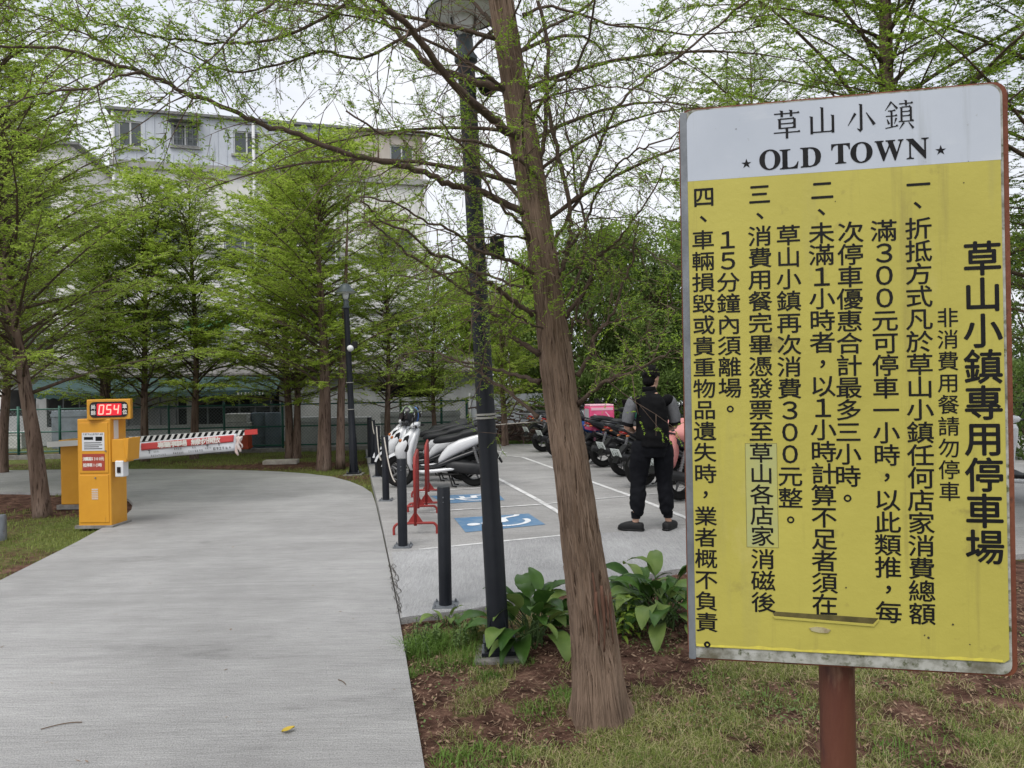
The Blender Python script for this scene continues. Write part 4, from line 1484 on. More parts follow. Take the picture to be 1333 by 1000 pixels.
def px(u0, v0, u1, v1, st='plain'):
    a, b = loc_(u0, v1), loc_(u1, v0)
    return (a[0], b[0], a[1], b[1], st)
W = [px(154, 158, 185, 190), px(224, 162, 258, 189, 'hood'), px(304, 172, 338, 200), px(396, 176, 418, 196), px(430, 186, 456, 206, 'hood'), px(508, 190, 538, 214)]
f3 = loc_(300, 240)[1]
for (y0_, y1_) in ((6.0, 7.2),):
    for x_ in (1.0, 3.4, 6.0, 8.6):
        W.append((x_, x_ + 1.3, y0_, y1_, 'grille' if x_ != 6 else 'plain'))
W.append(px(252, 428, 290, 462, 'green'))
W += [(.5, 1.7, 3.3, 4.4, 'plain'), (6.2, 7.4, 3.4, 4.5, 'grille'), (8.7, 9.8, 3.4, 4.5, 'plain')]
xs_ = loc_(436, 180)[0]
yl_ = loc_(300, 218)[1]
def walls(L, top, loc):
    return [(0, xs_, yl_ + .02, top, M_bluew, 'upper_wall'), (xs_, L, yl_ + .02, top, M_beige, 'plank_wall'), (0, L, 0, yl_ + .02, M_tile, 'wall')]
bt_, m_, L_, loc_, put_ = building('apartment_building', 'four storey white tiled apartment block with bluish top floor behind the trees', A, B, 9, top, 4, W, walls, .14, [(yl_ - .22, .16, .22), (loc_(300, 330)[1], .10, .16), (loc_(300, 405)[1], .10, .16)])
# ribs of the sheet metal, downpipes
mb = MB()
for i in range(int(xs_ / .28)):
    x_ = .14 + i * .28
    if any(h[0] - .05 < x_ < h[1] + .05 for h in W[:5]):
        pbox(mb, x_, x_ + .03, yl_ + .05, yl_ + .30, .0, .022)
        continue
    pbox(mb, x_, x_ + .03, yl_ + .05, top - .02, .0, .022)
put_(mb, 'sheet_ribs', M_bluew)
for u in (150, 332, 437, 553):
    x_ = loc_(u, 300)[0]
    put_(MB().tube([(x_, .1, .09), (x_, top - .1, .09)], .055, 8), 'downpipe', M_frame, smooth=True)
# air conditioner on the lower roof
ap = P(318, 486, 24.2)
ac = thing('air_conditioner', 'grey outdoor air conditioner unit with round fan on the roof above the green awning', 'air conditioner', (ap.x, ap.y, ap.z), R(8))
MB().box((0, 0, .36), (.92, .36, .68)).build('casing', mat('ac_casing', (0.40, 0.41, 0.40), 0.6, (0.28, 0.28, 0.27), 5), ac, bevel=.02)
mb = MB().lathe([(.29, -.19), (.29, -.185), (.0, -.185)], (-.12, 0, .37), 24, 'y')
mb.build('fan_opening', M_shadow, ac)
mb = MB()
for r_2 in (.08, .14, .2, .26, .29):
    mb.lathe([(r_2, -.20), (r_2 + .008, -.20), (r_2 + .008, -.192), (r_2, -.192)], (-.12, 0, .37), 24, 'y', False)
for k in range(12):
    a = k * math.pi / 6
    mb.box((-.12 + .15 * math.cos(a), -.2, .37 + .15 * math.sin(a)), (.30, .006, .008), Matrix.Rotation(-a, 3, 'Y'))
mb.build('fan_grille', M_frame, ac)
MB().lathe([(.07, -.205), (.06, -.21), (0, -.21)], (-.12, 0, .37), 14, 'y').build('fan_hub', M_frame, ac)
for s in (-.35, .35):
    MB().box((s, 0, -.0), (.06, .42, .05)).build('foot', M_galv, ac)

# grey-white neighbour block far left
A, B = P(-330, 300, 27.0), P(96, 300, 29.0)
m2, L2, loc2 = frame_of(A, B)
W2 = [(loc2(u, 300)[0], loc2(u, 300)[0] + 1.3, y, y + 1.2, 'grille') for u in (-250, -150, -40, 18) for y in (2.5, 5.3, 8.0)]
building('neighbour_building', 'pale grey block mostly hidden behind the trees at the left edge', A, B, 8, loc2(40, 188)[1], 3, W2, lambda L, t, l: [(0, L, 0, t, M_tile, 'wall')], .3, [(loc2(40, 300)[1], .1, .16)])

# low kitchen shed with tiled lean-to roof and green awning in front of the block
A, B = P(-60, 500, 22.8), P(640, 500, 23.6)
m3, L3, loc3 = frame_of(A, B)
shed = thing('low_shed', 'low shed with tiled lean-to roof, green awning and dark open bays behind the fence', 'shed')
def sput(mb, nm, mt, par=shed, **k):
    mb.xf(m3)
    return mb.build(nm, mt, par, **k)
ey = loc3(330, 489)[1]
xa, xb, xc = loc3(60, 500)[0], loc3(372, 500)[0], loc3(432, 500)[0]
M_rooft = mat('grey_tile_roof', (0.20, 0.19, 0.185), 0.8, (0.12, 0.115, 0.11), 6, 8, 0.35, 0.65)
mb = MB()                                 # corrugated roof sheet
N = 220
vs = []
for i in range(N + 1):
    x_ = -.4 + (L3 + .6) * i / N
    w_ = .035 * abs(math.sin(i * math.pi / 2.0 + .3))
    vs += [(x_, ey + .06 + w_, .35), (x_, ey + .66 + w_, -2.2), (x_, ey + .0 + w_, .35), (x_, ey + .60 + w_, -2.2)]
fs = []
for i in range(N):
    a = i * 4
    fs += [(a, a + 4, a + 5, a + 1), (a + 2, a + 3, a + 7, a + 6), (a, a + 2, a + 6, a + 4)]
mb.add(vs, fs)
sput(mb, 'roof', M_rooft)
mb = MB()
mb.add([(xa, ey - .02, .36), (xb, ey - .02, .36), (xb, ey - .42, 1.15), (xa, ey - .42, 1.15), (xa, ey - .05, .36), (xb, ey - .05, .36), (xb, ey - .45, 1.15), (xa, ey - .45, 1.15)], [(0, 3, 2, 1), (4, 5, 6, 7), (2, 3, 7, 6), (0, 4, 7, 3), (1, 2, 6, 5)])
vs, fs = [], []
for i in range(61):
    x_ = xa + (xb - xa) * i / 60
    d_ = .10 if i % 2 else .14
    vs += [(x_, ey - .42, 1.152), (x_, ey - .45 - d_, 1.155)]
    if i:
        a = (i - 1) * 2
        fs.append((a, a + 1, a + 3, a + 2))
mb.add([(a, b, c) for a, b, c in vs], fs)
sput(mb, 'awning', M_green)
mb = MB()
_ax, _ay = loc3(333, 503)
for k in range(8):
    marks(mb, 0 + k * .10, .07 + k * .10, 0, .06, Matrix.Translation((_ax + .0 - .2, ey - .52, 1.165)), k)
sput(mb, 'awning_print', M_wtxt)
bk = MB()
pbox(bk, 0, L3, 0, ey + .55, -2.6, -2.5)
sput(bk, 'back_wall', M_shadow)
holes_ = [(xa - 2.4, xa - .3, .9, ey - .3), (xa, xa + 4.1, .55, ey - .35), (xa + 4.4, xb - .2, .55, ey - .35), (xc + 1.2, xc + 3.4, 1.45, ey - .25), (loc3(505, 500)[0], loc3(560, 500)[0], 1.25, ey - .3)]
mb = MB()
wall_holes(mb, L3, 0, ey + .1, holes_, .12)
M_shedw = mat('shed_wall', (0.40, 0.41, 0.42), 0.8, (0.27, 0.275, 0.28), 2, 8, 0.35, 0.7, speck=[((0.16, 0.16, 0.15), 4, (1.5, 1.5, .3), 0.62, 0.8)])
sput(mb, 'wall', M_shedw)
mb = MB()
for i in range(16):
    x_ = xa + (xb - xa) * i / 15
    mb.tube([(x_, 0, -.06), (x_, ey, -.06)], .03, 6)
for y_ in (1.05, 1.9):
    mb.tube([(xa, y_, -.06), (xb, y_, -.06)], .02, 6)
sput(mb, 'posts', M_galv)
mb = MB()
for i in range(9):
    x_ = xa + rnd.uniform(.2, xb - xa - .8)
    y_ = rnd.uniform(.8, 1.8)
    sput(pbox(MB(), x_, x_ + rnd.uniform(.3, .8), y_, y_ + rnd.uniform(.15, .5), -1.6, -1.3), 'stored_box', mat('stored_boxes', (0.22, 0.24, 0.26), 0.7, (0.10, 0.11, 0.12), 2))
# pale panel wall and low stone wall farther right
wl = thing('panel_wall', 'pale grey panel wall on a low stone base beyond the parking lot', 'wall')
A, B = P(612, 520, 22.6), P(790, 520, 21.6)
m4, L4, loc4 = frame_of(A, B)
y_ = loc4(690, 551)[1]
pbox(MB(), 0, L4, y_, loc4(690, 512)[1], -.1, 0).xf(m4).build('panels', mat('pale_panel', (0.42, 0.44, 0.49), 0.6, (0.33, 0.35, 0.39), 2), wl)
pbox(MB(), -.2, L4 + 8, -.1, y_ - .01, -.3, .1).xf(m4).build('stone_base', mat('mossy_stone', (0.13, 0.12, 0.11), 0.95, (0.065, 0.065, 0.05), 5, 8, bump=.6, bscale=18), wl)
mb = MB()
for k in range(5):
    pbox(mb, L4 * k / 4 - .03, L4 * k / 4 + .03, y_, loc4(690, 510)[1], .002, .05)
mb.xf(m4).build('battens', M_frame, wl)
# retaining wall to the right, behind the sign
rw = MB().box((9.5, 21.5, .4), (11, .4, .95), Matrix.Rotation(R(-6), 3, 'Z'))
tag(rw.build('retaining_wall', MATS['mossy_stone'], None, bevel=.03), 'low mossy stone retaining wall under the dark trees', 'wall')

# chain link fence: green posts and rails, woven mesh, kerb
M_fg = mat('fence_green', (0.012, 0.075, 0.055), 0.5, (0.02, 0.10, 0.075), 8)
M_wire = mat('wire_mesh', (0.17, 0.20, 0.20), 0.5, metal=0.3)
fpts = [P(-420, 598, 18.2), P(-60, 598, 18.6), P(330, 590, 19.6), P(480, 583, 19.8), P(612, 578, 20.6)]
fc = thing('chain_link_fence', 'green chain link fence running along the lawn in front of the low shed', 'fence')
line = []
for i in range(len(fpts) - 1):
    a, b = Vector((fpts[i].x, fpts[i].y, 0)), Vector((fpts[i + 1].x, fpts[i + 1].y, 0))
    line.append((a, b))
FH = 1.18
def onfence(u):
    for a, b in line:
        d = ray(u, 560)
        k = d.x
        den = (b.x - a.x) - k * (b.y - a.y)
        t = (k * a.y - a.x) / den
        if -0.001 <= t <= 1.001:
            return a.lerp(b, t)
for u in (-300, -190, -80, 24, 78, 155, 220, 292, 368, 447, 522, 575, 608):
    q = onfence(u)
    if q is None:
        continue
    mb = MB().tube([q, q + Vector((0, 0, FH + .08))], .032, 8)
    mb.build('post', M_fg, fc, smooth=True)
for z in (.14, .62, FH):
    MB().tube([line[0][0] + Vector((0, 0, z))] + [b + Vector((0, 0, z)) for a, b in line], .021, 6).build('rail', M_fg, fc)
wm = MB()
for a, b in line:
    L = (b - a).length
    d = (b - a).normalized()
    nn = Vector((-d.y, d.x, 0))
    n = int(L / .085)
    hN = FH - .14
    for k in range(-int(hN / .085) - 1, n + 1):
        for sgn_ in (1, -1):
            s0, s1 = k * .085, k * .085 + hN
            za, zb = (.14, FH) if sgn_ == 1 else (FH, .14)
            t0 = max(0, -s0 / hN)
            t1 = min(1, (L - s0) / hN)
            if t1 <= t0:
                continue
            p0 = a + d * (s0 + hN * t0) + Vector((0, 0, za + (zb - za) * t0))
            p1 = a + d * (s0 + hN * t1) + Vector((0, 0, za + (zb - za) * t1))
            wv = Vector((0, 0, .0042))
            wm.add([p0 - wv, p1 - wv, p1 + wv, p0 + wv], [(0, 1, 2, 3)])
wm.build('wire_mesh', M_wire, fc)
mb = MB()
for a, b in line:
    d = (b - a).normalized()
    mb.box((a + b) / 2 + Vector((0, 0, -.0)), ((b - a).length + .02, .16, .14), Matrix.Rotation(math.atan2(d.y, d.x), 3, 'Z'))
mb.build('kerb', M_conc, fc)
# things kept behind the fence
M_drum = mat('blue_grey_drum', (0.10, 0.135, 0.17), 0.55, (0.07, 0.095, 0.12), 4)
for i, (u, v, lb) in enumerate(((337, 585, 'blue grey drum behind the fence nearest the orange red crate'), (356, 585, 'blue grey drum behind the fence nearest the forked tree'))):
    q = P(u, v, 20.6)
    mb = MB().lathe([(.20, 0), (.215, .05), (.215, .34), (.222, .36), (.215, .38), (.215, .66), (.222, .68), (.215, .7), (.215, .95), (.2, 1.0), (0, 1.0)], (q.x, q.y, -.05), 20)
    tag(mb.build('drum', M_drum, None, smooth='auto'), lb, 'drum', 'drums behind the fence')
def crate(u, v, Y, wd, hg, dp, m, lb, nm='crate'):
    q = P(u, v, Y)
    t = thing(nm, lb, 'box' if nm != 'crate' else 'crate', (q.x, q.y, q.z))
    MB().box((0, 0, hg / 2), (wd, dp, hg)).build('body', m, t, bevel=.015)
    mb = MB()
    for z in (.12, .88):
        mb.box((0, 0, hg * z), (wd + .03, dp + .03, hg * .08))
    mb.build('rim', m, t)
    return t
M_foam = mat('white_foam', (0.55, 0.55, 0.53), 0.8, (0.40, 0.40, 0.38), 5)
crate(311, 561, 20.3, .62, .24, .4, M_foam, 'lower white foam box stacked behind the fence above the barrier arm', 'foam_box')
crate(310, 549.0, 20.3, .56, .23, .4, M_foam, 'upper white foam box stacked behind the fence above the barrier arm', 'foam_box')
M_orc = mat('orange_red_crate', (0.38, 0.05, 0.015), 0.5)
crate(318, 584, 19.0, .30, .42, .3, M_orc, 'orange red crate by the fence behind the barrier tip')
crate(18, 584, 20.2, .7, .45, .45, M_foam, 'white foam box behind the fence at the far left', 'foam_box')
crate(95, 583, 20.4, .95, 1.0, .3, mat('pale_board', (0.20, 0.23, 0.26), 0.7, (0.13, 0.15, 0.17), 5), 'tall pale grey cabinet behind the fence near the ticket machine', 'cabinet')
crate(403, 583, 20.8, .9, .85, .35, M_shedw, 'pale grey chest behind the fence between the tree trunks', 'chest')
crate(455, 583, 21.0, 1.2, .85, .35, M_shedw, 'long pale grey chest behind the fence beside the distant lamp post', 'chest')
crate(548, 578, 21.6, 2.2, .95, .3, M_shedw, 'grey concrete tank behind the fence behind the white scooters', 'tank')
# pile of cut branches
bp = MB()
q = P(672, 582, 20.2)
for k in range(170):
    x_ = rnd.gauss(0, .9)
    z = abs(rnd.gauss(0, .22)) * max(.2, 1 - abs(x_) / 2.2)
    a = rnd.uniform(0, 3.14)
    L = rnd.uniform(.4, 1.3)
    d = Vector((math.cos(a), math.sin(a) * .5, rnd.uniform(-.15, .35)))
    c = Vector((q.x + x_, q.y + rnd.uniform(-.3, .3), .1 + z * 2.2))
    bp.tube([c - d * L / 2, c + Vector((rnd.uniform(-.06, .06), 0, rnd.uniform(-.05, .08))), c + d * L / 2], [.022, .016, .006], 5)
tag(bp.build('brush_pile', mat('cut_branches', (0.085, 0.050, 0.042), 0.9, (0.15, 0.10, 0.085), 5), None), 'tangled pile of cut brown branches against the wall beyond the lot', 'brush pile')
# cord from the lamp post toward the far wall
c0 = Vector((base.x, base.y, 0)) + Vector((.0, 0, 1.38))
c1 = P(716, 548, 17)
c0 = P(641, 553, 17.5)
mb = MB().tube([P(560, 556, 18.0), c0, P(680, 550, 17.2), c1, P(745, 546, 16.5)], .012, 6)
tag(mb.build('cord', M_rope, None), 'thin pale cord stretched across the far side of the parking lot', 'cord')
# ================================================================== scooters
M_swhite = mat('scooter_white', (0.62, 0.63, 0.65), 0.22, spec=0.5, coat=0.5)
M_sdark = mat('scooter_charcoal', (0.014, 0.015, 0.018), 0.3, spec=0.4, coat=0.25)
M_ssilver = mat('scooter_silver', (0.33, 0.34, 0.36), 0.3, metal=0.4, coat=0.4)
M_sblue = mat('scooter_blue', (0.03, 0.09, 0.30), 0.25, coat=0.4)
M_sred = mat('scooter_red', (0.42, 0.035, 0.025), 0.25, coat=0.4)
M_seat = mat('seat_vinyl', (0.009, 0.0095, 0.011), 0.55, (0.015, 0.016, 0.018), 5, spec=0.35)
M_rubber = mat('tyre_rubber', (0.009, 0.009, 0.009), 0.85, spec=.25)
M_alloy = mat('alloy_wheel', (0.20, 0.20, 0.205), 0.4, metal=0.6)
M_eng = mat('engine_dark', (0.018, 0.019, 0.021), 0.5, (0.03, 0.03, 0.032), 8, metal=0.3)
M_plate = mat('number_plate', (0.60, 0.64, 0.62), 0.4)
M_tail = mat('tail_lens', (0.26, 0.012, 0.010), 0.2, spec=0.6)
M_amber = mat('amber_lens', (0.38, 0.11, 0.02), 0.2, spec=0.6)
M_mirror = mat('mirror_glass', (0.75, 0.78, 0.80), 0.05, metal=1.0)
M_lens = mat('clear_lens', (0.50, 0.52, 0.54), 0.08, spec=0.8)
M_pltxt = mat('plate_ink', (0.03, 0.06, 0.04), 0.6)
def scooter(label, group, body, panel=None, dark_panel=None, seed=0):
    panel = panel or body
    r = random.Random(seed)
    t = thing('motor_scooter', label, 'scooter', group=group)
    def wheel(x, z):
        w_ = MB().lathe([(.165, -.035), (.19, -.055), (.245, -.056), (.272, -.034), (.278, 0), (.272, .034), (.245, .056), (.19, .055), (.165, .035)], (x, 0, z), 28, 'y', False).build('wheel', M_rubber, t, smooth='auto')
        rm = MB()
        rm.lathe([(.172, -.036), (.180, -.036), (.180, .036), (.172, .036), (.160, .02), (.160, -.02)], (x, 0, z), 24, 'y', False)
        rm.lathe([(.04, -.06), (.045, -.05), (.045, .05), (.04, .06)], (x, 0, z), 14, 'y')
        for k in range(5):
            a = k * 2 * math.pi / 5 + .3
            rm.tube([(x + .03 * math.cos(a), 0, z + .03 * math.sin(a)), (x + .17 * math.cos(a + .25), 0, z + .17 * math.sin(a + .25))], [.02, .013], 6)
        rm.lathe([(.10, -.05), (.105, -.05), (.105, -.045), (.10, -.045)], (x, 0, z), 20, 'y', False)
        rm.build('rim', M_alloy, w_, smooth='auto')
    wheel(.66, .278)
    wheel(-.62, .278)
    # rear body, side fairing, tail
    MB().loftx([(-1.00, .905, .025, .015), (-.93, .885, .085, .04), (-.78, .835, .125, .075), (-.58, .765, .150, .105), (-.38, .690, .165, .125), (-.20, .600, .160, .125), (-.08, .50, .14, .09), (-.02, .44, .10, .05)], 18, 3).build('body', body, t, smooth=True)
    MB().loftx([(-.80, .66, .10, .03), (-.60, .585, .145, .045), (-.30, .48, .172, .05), (-.05, .38, .178, .045), (.10, .335, .16, .03)], 14, 3).build('lower_trim', dark_panel or M_sdark, t, smooth=True)
    MB().loftx([(-.42, .325, .15, .012), (-.30, .315, .186, .030), (.0, .285, .190, .036), (.24, .27, .180, .036), (.38, .30, .14, .03)], 14, 4).build('side_skirt', panel, t, smooth=True)
    MB().loftx([(-.10, .345, .15, .03), (.05, .335, .175, .025), (.30, .325, .175, .025), (.42, .36, .16, .04)], 12, 5).build('floorboard', M_black, t, smooth=True)
    # seat in two humps
    MB().loftx([(-.86, .955, .055, .02), (-.78, .945, .115, .05), (-.60, .92, .14, .065), (-.44, .885, .145, .065), (-.36, .845, .142, .062), (-.22, .815, .140, .066), (-.05, .795, .115, .065), (.04, .775, .075, .05), (.075, .765, .04, .02)], 18, 2.6).build('seat', M_seat, t, smooth=True)
    g = MB()
    g.tube([(-.72, .12, .90), (-.86, .13, .93), (-1.0, .09, .955), (-1.02, 0, .96), (-1.0, -.09, .955), (-.86, -.13, .93), (-.72, -.12, .90)], .014, 7)
    g.build('grab_rail', M_sdark, t, smooth=True)
    # front: leg shield, nose, cowl
    MB().loftx([(.30, .43, .17, .03), (.42, .46, .215, .05), (.60, .455, .225, .055), (.78, .405, .205, .055), (.92, .355, .15, .05), (.99, .335, .09, .03)], 18, 3, 'z').build('leg_shield', body if body is M_swhite else M_sdark, t, smooth=True)
    MB().loftx([(.36, .56, .07, .03), (.46, .60, .16, .08), (.58, .61, .22, .12), (.70, .575, .235, .14), (.82, .50, .21, .13), (.93, .44, .14, .08), (1.00, .40, .08, .04)], 18, 2.6, 'z').build('front_cowl', body, t, smooth=True)
    for s in (-1, 1):
        MB().ball((.635, s * .115, .665), (.055, .06, .05), 12, 8).build('headlight', M_lens, t, smooth=True)
    v = MB().loftx([(.52, .70, .06, .016), (.62, .715, .12, .02), (.72, .685, .13, .02), (.80, .63, .10, .02)], 12, 3, 'z')
    v.build('nose_grille', M_black, t, smooth=True)
    for s in (-1, 1):
        cv = MB().prism([(.44, .60), (.55, .62), (.60, .70), (.53, .86), (.45, .90), (.47, .74)], s * .198 - .014, s * .198 + .014, Matrix.Rotation(R(90), 4, 'X'))
        cv.build('cowl_vent', M_black, t, bevel=.01)
    MB().loftx([(1.09, .44, .13, .008), (1.16, .415, .15, .008), (1.23, .385, .13, .008), (1.27, .365, .08, .006)], 16, 3, 'z').build('windscreen', M_scr, t, smooth=True)
    # steering: fork, fender, handlebar cover, bars, grips, mirrors
    for s in (-1, 1):
        f = MB()
        f.tube([(.66, s * .085, .278), (.60, s * .085, .42), (.56, s * .07, .55)], [.022, .026, .022], 8)
        f.build('fork', M_eng, t, smooth=True)
    fd = MB()
    rs = []
    for k in range(10):
        a = R(15 + 130 * k / 9)
        rs.append([Vector((.66 + (.302 + dz) * math.cos(a), y, .278 + (.302 + dz) * math.sin(a))) for y, dz in ((-.075, -.03), (-.06, .012), (0, .022), (.06, .012), (.075, -.03), (.055, -.006), (0, .006), (-.055, -.006))])
    fd.rings(rs)
    fd.build('front_fender', panel, t, smooth='auto')
    hc = MB().loftx([(.995, .385, .06, .05), (1.02, .38, .19, .07), (1.055, .37, .22, .075), (1.09, .36, .16, .06), (1.105, .355, .07, .03)], 16, 2.8, 'z').build('handlebar_cover', body if seed % 2 else M_sdark, t, smooth=True)
    b = MB()
    b.tube([(.30, -.36, 1.03), (.345, -.2, 1.045), (.36, 0, 1.05), (.345, .2, 1.045), (.30, .36, 1.03)], .013, 8)
    b.build('handlebar', M_eng, t, smooth=True)
    for s in (-1, 1):
        gr = MB()
        gr.tube([(.325, s * .25, 1.04), (.30, s * .37, 1.03)], .019, 10)
        gr.tube([(.37, s * .24, 1.045), (.345, s * .37, 1.035)], .006, 5)
        gr.build('grip', M_black, t, smooth=True)
    for s in (-1, 1):
        mr = MB()
        mr.tube([(.37, s * .2, 1.06), (.36, s * .27, 1.15), (.345, s * .31, 1.20)], .007, 6)
        mr.ball((.345, s * .33, 1.235), (.022, .075, .05), 14, 9)
        o = mr.build('mirror', M_black, t, smooth=True)
        MB().ball((.325, s * .33, 1.235), (.006, .066, .042), 12, 7).build('mirror_glass', M_mirror, o, smooth=True)
    # engine and transmission, exhaust, stand, shock, fender, plate, lamps
    e = MB()
    e.loftx([(-.86, .30, .05, .05), (-.76, .30, .09, .10), (-.55, .32, .105, .105), (-.30, .35, .105, .10), (-.15, .36, .08, .07)], 14, 3)
    e.xf(Matrix.Translation((0, .085, 0)))
    e.ball((-.36, 0, .40), (.22, .12, .12), 12, 8)
    e.build('engine', M_eng, t, smooth=True)
    ex = MB()
    ex.tube([(-.2, -.10, .26), (-.35, -.13, .24), (-.48, -.155, .28)], .02, 8)
    ex.tube([(-.46, -.16, .28), (-.52, -.165, .30), (-.80, -.17, .36), (-.93, -.17, .39), (-.95, -.17, .395)], [.035, .06, .068, .055, .03], 14)
    ex.build('exhaust', M_eng, t, smooth='auto')
    for s in (-1, 1):
        sk = MB()
        sk.tube([(-.70, s * .12, .40), (-.62, s * .13, .68)], .022, 8)
        for k in range(6):
            sk.lathe([(.03, -.006), (.03, .006)], (-.70 + .08 * (k + 1.5) / 8, s * .125, .40 + .28 * (k + 1.5) / 8), 10)
        sk.build('shock_absorber', M_alloy, t, smooth='auto')
    st = MB()
    for s in (-1, 1):
        st.tube([(-.18, s * .09, .26), (-.26, s * .14, .02), (-.33, s * .15, .012)], .013, 6)
    st.tube([(-.22, -.11, .12), (-.22, .11, .12)], .011, 6)
    st.tube([(-.05, .14, .24), (-.42, .17, .22), (-.05, .2, .22)], .010, 6)
    st.build('stand', M_black, t, smooth=True)
    rf = MB()
    rf.prism([(-.72, .60), (-.90, .67), (-1.02, .55), (-1.10, .40), (-1.08, .39), (-.98, .53), (-.88, .61), (-.72, .55)], -.07, .07, Matrix.Rotation(R(90), 4, 'X'))
    rf.build('rear_fender', M_black, t, bevel=.01)
    PMx = Matrix.Translation((-1.065, 0, .545)) @ Matrix.Rotation(R(-25), 4, 'Y')
    pl = MB().box((0, 0, 0), (.006, .25, .13)).xf(PMx).build('number_plate', M_plate, t)
    tx = MB()
    PF = PMx @ Matrix(((0, 0, -1, -.004), (-1, 0, 0, 0), (0, 1, 0, 0), (0, 0, 0, 1)))
    marks(tx, -.10, .11, -.012, .06, PF, seed)
    marks(tx, -.04, .06, .045, .02, PF, seed + 5)
    tx.build('plate_print', M_pltxt, pl)
    MB().loftx([(-.985, .855, .04, .014), (-.955, .845, .075, .026), (-.90, .83, .08, .02)], 12, 2.5).build('tail_light', M_tail, t, smooth=True)
    for s in (-1, 1):
        MB().ball((-.93, s * .125, .80), (.035, .016, .016), 10, 7).build('indicator', M_amber, t, smooth=True)
        MB().ball((.60, s * .19, .80), (.03, .020, .030), 10, 7).build('indicator', M_amber, t, smooth=True)
    for s in (-1, 1):
        cb = MB()
        cb.tube([(.38, s * .1, 1.03), (.5, s * .13, .98), (.52, s * .1, .8)], .006, 5)
        cb.build('cable', M_black, t, smooth=True)
    return t
def at_scooter(t, p, rz, sc=.94):
    t.location = (p.x, p.y, slab_z(p.y) + .006)
    t.scale = (sc, sc, sc)
    t.rotation_euler = (0, 0, rz)
    return t
GL_ = 'scooters parked in the left row'
GR_ = 'scooters parked in the right row'
PI = math.pi
fw = GS(521, 634)                          # front wheel of the nearest white scooter
hd_ = R(180 - 3)
def along(p, rz, d):
    return Vector((p.x + math.cos(rz) * d, p.y + math.sin(rz) * d, 0))
sA = at_scooter(scooter('nearest white scooter behind the red barricade, front wheel by the bollard', GL_, M_swhite, M_swhite, seed=1), along(fw, hd_, -.58), hd_, .885)
row = along(fw, hd_, -.58)
s2 = at_scooter(scooter('white and black scooter second in the left row, carrying the green patterned helmet', GL_, M_swhite, M_swhite, M_sdark, 2), row + Vector((-.24, .75, 0)), R(176), .885)
s3 = dup(sA, (0, 0, 0), 0, 'white scooter third in the left row, just past the helmeted one', GL_)
at_scooter(s3, row + Vector((-.40, 1.5, 0)), R(179), .885)
s4 = at_scooter(scooter('dark scooter fourth in the left row with a blue cloth on its bars', GL_, M_sdark, M_ssilver, None, 4), row + Vector((-.35, 2.3, 0)), R(178), .885)
s5 = dup(s4, (0, 0, 0), 0, 'dark scooter at the far end of the left row', GL_)
at_scooter(s5, row + Vector((-.4, 3.2, 0)), R(181), .885)
# right row, tails toward the lot
hr = R(24)
def right(u, v, label, body, panel, seed, rz=hr, src=None):
    p = along(GS(u, v), rz, .62)
    t = scooter(label, GR_, body, panel, None, seed) if src is None else dup(src, (0, 0, 0), 0, label, GR_)
    return at_scooter(t, p, rz)
rA = right(705, 588, 'silver tailed scooter parked alone left of the leaning trunk, at the far wall', M_ssilver, M_sdark, 6)
rB = right(724, 595, 'dark scooter mostly hidden behind the leaning tree trunk', M_sdark, M_sdark, 7)
rC = right(754, 604, 'scooter carrying the pink delivery box beside the trunk', M_sblue, M_swhite, 8, R(20))
rD = right(783, 608, 'charcoal scooter with bare black rear wheel between the pink box and the man', M_sdark, M_sdark, 9, R(20))
rE = right(810, 620, 'dark scooter immediately left of the standing man, with the red flashed helmet', M_sdark, M_ssilver, 10, R(22))
rF = right(832, 634, 'dark scooter directly behind the man, rear wheel showing by his knee', M_sdark, M_sdark, 11, R(24), rD)
rG = right(882, 652, 'dark scooter with a pink raincoat on it, between the man and the sign', M_sdark, M_ssilver, 12, R(26))
rH = right(1345, 694, 'white fronted scooter glimpsed past the right edge of the sign', M_swhite, M_swhite, 13, R(112), None)
rH.location = (*(P(1350, 600, 9.2).xy), slab_z(9.2) + .006)
def near_part(t, x, y, z):
    m = Matrix.Translation(t.location) @ Matrix.Rotation(t.rotation_euler.z, 4, 'Z') @ Matrix.Scale(t.scale.x, 4)
    return m @ Vector((x, y, z))
def helmet(t, x, y, z, shell, patch, label, rz=0):
    p = near_part(t, x, y, z)
    h = thing('helmet', label, 'helmet', p, rz)
    mb = MB()
    prof = [(.115, -.11), (.132, -.06), (.138, 0), (.128, .06), (.095, .105), (.05, .127), (.004, .132)]
    mb.lathe(prof, n=24, cap=False)
    mb.v = [(a * 1.08, b * .94, c) for a, b, c in mb.v]
    mb.build('shell', shell, h, smooth=True)
    vz = MB()
    rs = []
    for k in range(9):
        a = R(-70 + 140 * k / 8)
        rs.append([Vector((.153 * math.cos(a), .134 * math.sin(a), zz)) for zz in (-.07, -.02, .03, .05)] + [Vector((.146 * math.cos(a), .128 * math.sin(a), zz)) for zz in (.05, .03, -.02, -.07)])
    vz.rings(rs)
    vz.build('visor', M_scr, h, smooth='auto')
    st = MB()
    for k in range(5):
        a0_ = R(-60 + 75 * k)
        pts = []
        for j in range(6):
            ph = R(10 + 70 * j / 5)
            a = a0_ + .25 * math.sin(j)
            pts.append(Vector((.151 * math.cos(ph) * math.cos(a), .132 * math.cos(ph) * math.sin(a), .134 * math.sin(ph))))
        for j in range(5):
            p0, p1 = pts[j], pts[j + 1]
            tt = Vector((-math.sin(a0_), math.cos(a0_), 0)) * (.028 - .003 * j)
            st.add([p0 - tt, p0 + tt, p1 + tt, p1 - tt], [(0, 1, 2, 3)])
    o = st.build('pattern', patch, h, smooth=True)
    q = o.modifiers.new('thick', 'SOLIDIFY')
    q.thickness = .008
    q.offset = 1
    return h
